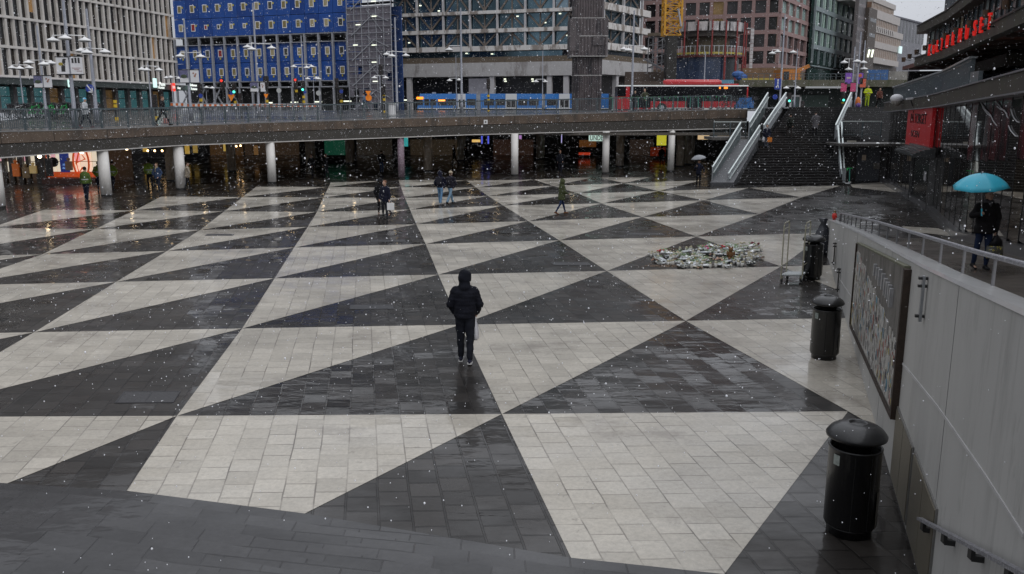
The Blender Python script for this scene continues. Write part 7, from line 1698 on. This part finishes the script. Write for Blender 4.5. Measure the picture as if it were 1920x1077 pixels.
    if hood: 
        b.ell(S_(hc+Vector((0,-.02,.0))),.135*s,.145*s,.16*s,14,10); b.ell(S_(hc+Vector((0,-.05,.09))),.075*s,.09*s,.085*s,12,8); capsule(b,S_(T(0,-.04,1.47)),S_(hc+Vector((0,-.05,-.05))),.12*s,.1*s)
    else: capsule(b,S_(T(-.07,-.03,1.5)),S_(T(.07,-.03,1.5)),.05*s,.05*s)
    jk=organic('jacket',b,cm(top,.85,.25,35),t,vox,3,.006)
    if puff==1.12 and hem==.88:   # quilting lines
        for v in jk.data.vertices:
            zz=v.co.z/s-dz
            if hem+.05<zz<1.44: v.co+=v.normal*(-.005+.007*abs(math.sin(zz*math.pi/.075)))
    if hood and face:
        fo=MB(); fo.ell(S_(hc+Vector((0,.062,-.0))),.07*s,.075*s,.095*s,12,8); organic('face',fo,skin,t,.012,1)
    if not hood and not cap and hair:
        q=MB(); q.ell(S_(hc+Vector((0,-.02,.03))),.09*s,.1*s,.105*s,12,8)
        if hairlen: capsule(q,S_(hc+Vector((0,-.055,0))),S_(hc+Vector((0,-.07,-hairlen))),.075*s,.05*s)
        organic('hair',q,cm(hair,.7),t,.014,2,.003)
    if cap:
        q=MB(); q.ell(S_(hc+Vector((0,-.01,.045))),.095*s,.108*s,.09*s,14,8); organic('cap',q,cm(cap,.8),t,.012,2)
        q=MB(); q.ell(S_(hc+Vector((0,.1,.035))),.07*s,.07*s,.012*s,12,6); q.build('cap_peak',cm(cap,.8),t,local=True,smooth=True)
        q=MB(); q.ell(S_(hc+Vector((0,-.04,-.02))),.083*s,.075*s,.08*s,10,8); q.build('hair',cm(hair,.7),t,local=True,smooth=True)
    for sd in (-1,1):
        q=MB(); q.ell(S_(hc+Vector((sd*.03,.088 if not hood else .13,.01))),.011*s,.006*s,.007*s,8,6); q.build('eye',m_eye,t,local=True,smooth=True) if vox<.016 and face else None
    if vox<.016 and face: q=MB(); q.ell(S_(hc+Vector((0,.098,-.06))),.022*s,.006*s,.006*s,8,6); q.build('mouth',m_lip,t,local=True,smooth=True)
    if scarf: q=MB(); capsule(q,S_(T(-.05,.03,1.5)),S_(T(.05,.03,1.5)),.07*s,.07*s); capsule(q,S_(T(0,.09,1.48)),S_(T(.02,.14,1.22)),.05*s,.035*s); organic('scarf',q,cm(scarf,.9),t,vox,2,.004)
    if backpack: q=MB(); q.box(-.14*s,.14*s,-.3*s,-.13*s,(1.08+dz)*s,(1.45+dz)*s); organic('backpack',q,cm(backpack,.7),t,.02,4)
    if stripe:
        rr2=[(1.1,.182,.147),(1.16,.188,.15)]; q=MB(); q.lathe([(.0,0)],(0,0,0),3) if False else None
        vs=[];n=20
        for z_,rx,ry in rr2:
            for k in range(n): a_=2*math.pi*k/n; vs.append(((rx*w_+.012)*s*math.cos(a_),(dy(z_)+(ry*w_+.012)*math.sin(a_))*s,(z_+dz)*s))
        q.add(vs,[(k,(k+1)%n,n+(k+1)%n,n+k) for k in range(n)]); q.build('reflective_band',cm(stripe,.4),t,local=True)
    return t,{k:[S_(v) for v in A[k]] for k in A},s
def umbrella(parent_label,cx,cy,cz,r,mat,tilt,grip,label,depth=.26):
    """own thing: canopy centred over (cx,cy,cz) tilted, shaft down to the grip point"""
    t=thing('umbrella',label,'umbrella',tuple(grip)); top=Vector((cx,cy,cz)); grip=Vector(grip)
    rot=Matrix.Rotation(tilt[0],3,'X')@Matrix.Rotation(tilt[1],3,'Y'); n=8; m=6; vs=[];fs=[]
    for j in range(8):
        f=j/7; 
        for k in range(n*m):
            a=2*math.pi*k/(n*m); sc=abs(((k%m)/m)-.5)*2; rr=r*f*(1-.07*f*(1-sc**2)); zz=depth*(1-f**2.1)-.02*f*(1-sc**2)*0
            vs.append(top+rot@Vector((rr*math.cos(a),rr*math.sin(a),zz-depth)))
    N_=n*m
    for j in range(7):
        for k in range(N_): fs.append((j*N_+k,j*N_+(k+1)%N_,(j+1)*N_+(k+1)%N_,(j+1)*N_+k))
    b=MB(); b.add(vs,fs); c=b.build('canopy',mat,t)
    sol=c.modifiers.new('t','SOLIDIFY'); sol.thickness=.004
    for p_ in c.data.polygons: p_.use_smooth=True
    for k in range(n):
        a=2*math.pi*k/n; b=MB(); b.tube([top+rot@Vector((r*f*math.cos(a),r*f*math.sin(a),depth*(1-f**2.1)-depth-.012)) for f in (.05,.3,.6,.85,1.0)],.004,5); b.build('rib',m_post,t)
    b=MB(); b.tube([top+rot@Vector((0,0,.06)),grip-(top-grip).normalized()*.05],.008,8); b.build('shaft',m_post,t)
    b=MB(); b.tube([grip+(top-grip).normalized()*.09,grip-(top-grip).normalized()*.06],.016,8); b.build('handle',mat,t)
    return t
def foot(px,py,zf=0.0): return oz(px,py,zf)
# --- the hooded man in the middle
p=foot(873,680)
t,A_,s=person('man in black quilted jacket with hood up walking away, hands in pockets',p.x,p.y,0,-3,1.8,legs=((.16,.1),(-.1,.12)),arms=[((-.11,-.03,-.26),(-.03,.1,-.47)),((.11,-.03,-.26),(.03,.1,-.47))],top=(.008,.009,.016),hem=.88,puff=1.12,legc=(.012,.014,.022),shoe=(.01,.012,.03),sole=(.5,.5,.5),hood=True,vox=.014,hold={-1:'pocket',1:'pocket'},legw=1.22,face=True)
hp=Vector((p.x+.2,p.y+.06,.0)); g=thing('carrier_bag','white plastic carrier bag hanging at the right side of the hooded man','bag',(hp.x,hp.y,.5)); b=MB(); loft(b,[(hp.x,hp.y,.46,.05,.1),(hp.x+.01,hp.y,.5,.065,.14),(hp.x+.01,hp.y,.68,.05,.13),(hp.x,hp.y,.8,.03,.08),(hp.x-.005,hp.y,.92,.012,.03)],12); b.build('sack',M('white_plastic_bag',(.5,.5,.53),.4,bump=.6,bs=20),g,smooth=True); b=MB(); b.tube([(hp.x-.01,hp.y-.02,.9),(hp.x-.03,hp.y,1.0),(hp.x-.01,hp.y+.02,.9)],.008,6); b.build('handle',bpy.data.materials['white_plastic_bag'],g)
# --- woman with the turquoise umbrella on the ramp
Yl=17.6; q=at(1838,505,Yl); zl=ramp(Yl)+.006
t,A_,s=person('woman in black coat and dark blue jeans holding a turquoise umbrella on the ramp',q.x,Yl,zl,176,1.66,legs=((.05,.08),(-.12,.14)),arms=[((-.06,.02,-.28),(-.02,.05,-.55)),((.14,.02,-.22),(.05,.2,-.16))],top=(.012,.011,.012),hem=.8,puff=1.1,legc=(.015,.025,.06),shoe=(.015,.015,.018),hair=(.05,.025,.015),hairlen=.1,scarf=(.06,.055,.06),vox=.014,hold={-1:'grip',1:'grip'})
Mx=Matrix.Rotation(R(176),3,'Z')
def wpt(t_,v): return Vector(t_.location)+Matrix.Rotation(t_.rotation_euler.z,3,'Z')@Vector(v)
gr=wpt(t,A_[1][2])+Vector((0,-.05,.03)); ct=at(1839,337,Yl-.12)
turq=M('turquoise_umbrella_cloth',(.04,.47,.64),.5,var=.06,coat=.2)
umbrella('',ct.x,ct.y,ct.z+.12,.54,turq,(R(6),R(-7)),gr,'turquoise umbrella held over the woman on the ramp',.27)
hb=wpt(t,A_[-1][2])+Vector((0,-.04,-.05)); g=thing('shopping_bag','colourful patterned shopping bag in the hand of the woman on the ramp','bag',tuple(hb))
m_pat=M('patterned_bag_cloth',(.06,.06,.05),.5,var=.2)
for c_,sc,lo in (((.5,.42,.05),16,.56),((.45,.45,.42),20,.6),((.02,.2,.4),24,.64)): patchy(m_pat,c_,sc,lo,lo+.02,streak=False)
b=MB(); loft(b,[(hb.x,hb.y,hb.z-.52,.16,.07),(hb.x,hb.y,hb.z-.48,.19,.09),(hb.x,hb.y,hb.z-.25,.17,.08)],14); b.build('patterned_body',m_pat,g,smooth=True); b=MB(); loft(b,[(hb.x,hb.y,hb.z-.27,.165,.078),(hb.x+.03,hb.y,hb.z-.15,.11,.06),(hb.x,hb.y,hb.z-.02,.03,.03)],12); b.build('dark_gathered_top',cm((.012,.012,.015),.4),g,smooth=True); b=MB(); b.tube([hb+Vector((-.02,0,-.05)),hb+Vector((0,0,.03)),hb+Vector((.02,0,-.05))],.01,6); b.build('handle',m_black,g)
# --- couple with white bag
p=foot(724,410); t,A_,s=person('man in navy coat facing the camera, carrying a square white bag',p.x,p.y,0,150,1.74,legs=((.12,.1),(-.45,.25)),top=(.012,.014,.03),hem=.78,puff=1.08,legc=(.014,.016,.03),hair=(.16,.08,.05),arms=[((-.09,.02,-.27),(-.12,.08,-.5)),((.08,.02,-.27),(.05,.12,-.5))],hold={-1:'grip'})
hb=wpt(t,A_[-1][2])+Vector((.05,-.02,-.06)); g=thing('square_bag','square white paper bag carried by the man in the navy coat','bag',tuple(hb)); b=MB(); b.box(hb.x-.16,hb.x+.16,hb.y-.05,hb.y+.05,hb.z-.42,hb.z-.1); b.build('paper_body',m_shade,g); b=MB(); b.tube([hb+Vector((-.08,0,-.1)),hb+Vector((0,0,.02)),hb+Vector((.08,0,-.1))],.008,6); b.build('handle',m_shade,g)
p=foot(713,405); person('companion in black with hood up, half hidden behind the man with the white bag',p.x,p.y+.25,0,-170,1.72,legs=((.3,.1),(-.25,.3)),top=(.01,.01,.012),hem=.75,hood=True,legc=(.01,.01,.015),face=False)
# --- two people in blue jeans
p=foot(826,384); person('person in dark jacket, hood and blue jeans, left of the two walking away',p.x,p.y,0,-12,1.74,legs=((.28,.05),(-.3,.15)),top=(.012,.013,.03),hem=.9,legc=(.1,.2,.33),hood=True,shoe=(.3,.32,.35),legw=.95,flare=1.2,backpack=(.02,.02,.03),face=False)
p=foot(845,383); person('person with beige cap, dark jacket and flared blue jeans, right of the two walking away',p.x,p.y,0,-35,1.76,legs=((.38,.05),(-.42,.12)),top=(.018,.017,.028),hem=.88,puff=1.08,legc=(.16,.26,.36),cap=(.42,.36,.27),hair=(.08,.05,.03),shoe=(.02,.02,.02),legw=1.0,flare=1.2,backpack=(.022,.02,.03))
# --- green parka
p=foot(1053,402); person('person in olive green hooded parka and blue trousers, tan boots',p.x,p.y,0,-70,1.66,legs=((.3,.05),(-.32,.2)),top=(.055,.065,.03),hem=.72,puff=1.1,legc=(.012,.025,.075),hood=True,shoe=(.14,.06,.03),legw=.9,face=False,arms=[((-.05,.04,-.27),(.0,.25,-.36)),((.05,.04,-.27),(.02,.25,-.36))])
# --- grey umbrella
p=foot(1309,350); t,A_,s=person('person in dark blue coat and black skirt under a grey umbrella near the escalator',p.x,p.y,0,172,1.7,legs=((.1,.05),(-.1,.1)),top=(.012,.014,.03),hem=.82,legc=(.01,.01,.015),hair=(.12,.06,.04),arms=[((-.14,0,-.26),(-.16,.05,-.48)),((.1,.05,-.24),(.0,.2,-.05))],scarf=(.03,.04,.09),hold={1:'grip'})
gr=wpt(t,A_[1][2]); umbrella('',gr.x+.08,gr.y,2.02,.5,M('grey_umbrella_cloth',(.22,.23,.25),.5,var=.1,coat=.2),(R(5),R(-9)),gr,'pale grey umbrella of the person near the escalator',.22)
# --- on the bridge
def deck(px,Y): x=at(px,215,Y).x; return x,Y,street_z(x,Y)
x,Y,z=deck(160,49.6); person('person in white coat with bright light blue hood on the bridge',x,Y,z,-95,1.68,legs=((.35,.05),(-.3,.2)),top=(.42,.44,.46),hem=.78,legc=(.02,.02,.03),cap=(.12,.42,.62),hair=(.12,.42,.62),shoe=(.15,.02,.03),hold={-1:'pocket',1:'pocket'})
x,Y,z=deck(305,53.4); person('dark haired pedestrian in black coat striding right along the bridge',x,Y,z,-85,1.8,legs=((.45,.05),(-.45,.15)),top=(.012,.012,.014),hem=.82,legc=(.012,.012,.016),hair=(.1,.05,.03),puff=1.05)
g=thing('pink_bag','pale pink bag swinging beside the dark haired pedestrian on the bridge','bag',(x+.25,Y-.3,z+.1)); b=MB(); b.hexa([(x+.1,Y-.35,z+.1),(x+.45,Y-.35,z+.1),(x+.45,Y-.25,z+.1),(x+.1,Y-.25,z+.1)],[(x+.15,Y-.35,z+.45),(x+.35,Y-.35,z+.45),(x+.35,Y-.25,z+.45),(x+.15,Y-.25,z+.45)]); b.build('paper_body',M('pink_paper',(.42,.18,.16),.6),g)
x,Y,z=deck(1208,69.2); person('man in olive jacket standing at the railing in front of the bus',x,Y,z,150,1.78,top=(.06,.065,.04),legc=(.02,.02,.02),hair=(.14,.1,.06),legs=((.05,.05),(-.05,.05)))
x,Y,z=deck(1190,69.6); person('person in black beside the pole at the front of the bus',x,Y,z,170,1.66,top=(.012,.012,.014),legc=(.015,.015,.02),hair=(.04,.03,.02),legs=((.05,.05),(-.05,.05)))
x,Y,z=deck(684,84); person('person in pale blue jacket crossing the street by the scaffold tower',x,Y,z,80,1.66,top=(.1,.14,.2),legc=(.05,.09,.09),hair=(.03,.02,.02),legs=((.35,.1),(-.3,.2)))
# --- high visibility jackets in the arcade and at the stair head
hv=(.15,.22,.03); hv2=(.07,.11,.025)
p=foot(164,378); person('worker in dark green high visibility jacket, back turned, before the lit shop',p.x,p.y,0,-10,1.86,legs=((.05,.03),(-.1,.08)),top=hv2,hem=.9,legc=(.012,.014,.03),hair=(.02,.015,.01),stripe=(.4,.42,.42),arms=[((-.12,.05,-.27),(-.2,.15,-.5)),((.08,.0,-.28),(.05,.08,-.52))],puff=1.05)
p=foot(188,358); person('worker in bright yellow green jacket, left one behind the pale column',p.x,p.y,0,20,1.78,legs=((.05,.03),(-.1,.08)),top=hv,hem=.86,legc=(.012,.014,.03),hair=(.02,.015,.01),stripe=(.4,.42,.42))
p=foot(214,357); person('worker in bright yellow green jacket, right one behind the pale column',p.x,p.y,0,-30,1.78,legs=((.05,.03),(-.1,.08)),top=hv,hem=.86,legc=(.012,.014,.03),hair=(.02,.015,.01),stripe=(.4,.42,.42))
p=foot(282,353); person('worker in yellow green jacket among the group left of the third pale column',p.x,p.y,0,30,1.8,legs=((.05,.03),(-.1,.08)),top=hv,hem=.86,legc=(.01,.012,.02),cap=(.02,.02,.02),hair=(.02,.015,.01),stripe=(.4,.42,.42))
p=foot(298,360); person('person in blue jacket and pale scarf among the group left of the third pale column',p.x,p.y,0,160,1.72,legs=((.15,.03),(-.15,.08)),top=(.03,.05,.1),hem=.8,legc=(.02,.025,.04),hair=(.1,.06,.03),scarf=(.3,.25,.16))
p=foot(353,357); person('person in beige coat just right of the third pale column',p.x,p.y,0,-60,1.7,legs=((.2,.03),(-.2,.1)),top=(.27,.23,.18),hem=.8,legc=(.01,.01,.012),hair=(.03,.02,.01))
p=foot(586,334); person('person in black with a pale bag far back in the arcade',p.x,p.y,0,150,1.72,legs=((.1,.03),(-.1,.1)),top=(.014,.014,.016),hem=.8,legc=(.012,.012,.015),hair=(.1,.06,.04))
p=foot(613,335); person('dark clothed person beneath the green screen',p.x,p.y,0,90,1.76,legs=((.1,.03),(-.1,.1)),top=(.01,.01,.014),legc=(.01,.01,.015),hair=(.12,.06,.04))
p=foot(716,326); person('dark clothed person in blue trousers left of the slim purple column',p.x,p.y,0,0,1.76,legs=((.15,.03),(-.2,.1)),top=(.01,.01,.014),legc=(.02,.035,.08),hair=(.03,.02,.01))
p=foot(1050,325); person('dark clothed person right behind the green parka in the arcade',p.x,p.y,0,180,1.76,legs=((.15,.03),(-.2,.1)),top=(.01,.012,.02),legc=(.01,.012,.02),hair=(.2,.1,.06))
p=foot(852,309); person('distant dark person left of the brown rear column behind the jeans couple',p.x,p.y,0,90,1.76,top=(.008,.008,.01),legc=(.008,.008,.01),hair=(.02,.02,.01))
p=foot(874,310); person('distant dark person right of the brown rear column behind the jeans couple',p.x,p.y,0,60,1.76,top=(.008,.008,.01),legc=(.008,.008,.01),hair=(.02,.02,.01))
p=foot(1240,312); person('distant dark person silhouetted below the yellow poster',p.x,p.y,0,0,1.72,top=(.008,.008,.01),legc=(.008,.008,.01),hair=(.02,.02,.01))
def onstair(px,py):
    f=(py-205)/1600; tt=(4.9-f*Yb0)/(ZT+f*(Yt-Yb0)); k=math.floor(tt*NS); Y=lerp(Yb0,Yt,(k+.55)/NS); return at(px,py,Y).x,Y,ZT*(k+1)/NS
x,y,z=onstair(1436,280); t,A_,s=person('woman coming down the stairs beside the middle rail with an orange bag',x,y,z,170,1.64,legs=((.12,.15),(-.1,.1)),top=(.012,.014,.03),legc=(.08,.09,.12),hair=(.05,.03,.02),hem=.84,scarf=(.2,.2,.22),hold={1:'grip',-1:'grip'})
hb=wpt(t,A_[-1][2]); g=thing('orange_bag','bright orange shopping bag of the woman on the stairs','bag',tuple(hb)); b=MB(); b.box(hb.x-.14,hb.x+.16,hb.y-.06,hb.y+.06,hb.z-.4,hb.z-.08); b.build('paper_body',M('orange_paper',(.55,.17,.02),.5),g); b=MB(); b.tube([hb+Vector((-.07,0,-.1)),hb,hb+Vector((.07,0,-.1))],.01,6); b.build('handle',m_black,g)
hb=wpt(t,A_[1][2]); g=thing('white_bag','white carrier bag of the woman on the stairs','bag',tuple(hb)); b=MB(); loft(b,[(hb.x,hb.y,hb.z-.4,.1,.06),(hb.x,hb.y,hb.z-.2,.12,.07),(hb.x,hb.y,hb.z,.02,.02)],10); b.build('sack',bpy.data.materials['white_plastic_bag'],g,smooth=True)
x,y,z=onstair(1480,262); person('person in black and brown climbing the left half of the stairs',x,y,z,10,1.76,legs=((.5,.7),(-.05,.05)),top=(.02,.022,.02),legc=(.035,.03,.028),hair=(.015,.012,.01),puff=1.08,backpack=(.03,.035,.03))
x,y,z=onstair(1527,257); person('person in a long grey coat climbing the middle of the stairs',x,y,z,-10,1.74,legs=((.5,.7),(-.05,.05)),top=(.085,.083,.09),hem=.58,legc=(.012,.012,.015),hair=(.02,.015,.01))
p=at(1625,198,70); person('worker in bright yellow high visibility suit at the head of the stairs',p.x,70,5.05,175,1.72,legs=((.06,.03),(-.06,.05)),top=(.42,.5,.02),legc=(.3,.4,.02),hem=.9,hair=(.08,.05,.04),stripe=(.35,.36,.36),puff=1.12,arms=[((-.12,.06,-.24),(.04,.22,-.28)),((.12,.06,-.24),(-.04,.22,-.28))])
g=thing('rubbish_bags','orange and violet bags standing beside the yellow worker','bag',(p.x-.6,70.3,5.05)); b=MB(); b.ell((p.x-.6,70.3,5.45),.22,.2,.42,8,6); b.build('orange_bag_part',M('orange_sack',(.6,.15,.02),.5),g,smooth=True); b=MB(); b.ell((p.x-.65,70.1,5.2),.2,.2,.2,8,6); b.build('violet_bag_part',M('violet_sack',(.08,.03,.2),.5),g,smooth=True)
x,Y,z=deck(1646,72); person('person in dark clothes just right of the yellow worker',x,72,5.02,180,1.6,top=(.1,.04,.03),legc=(.01,.01,.012),hair=(.04,.02,.02))
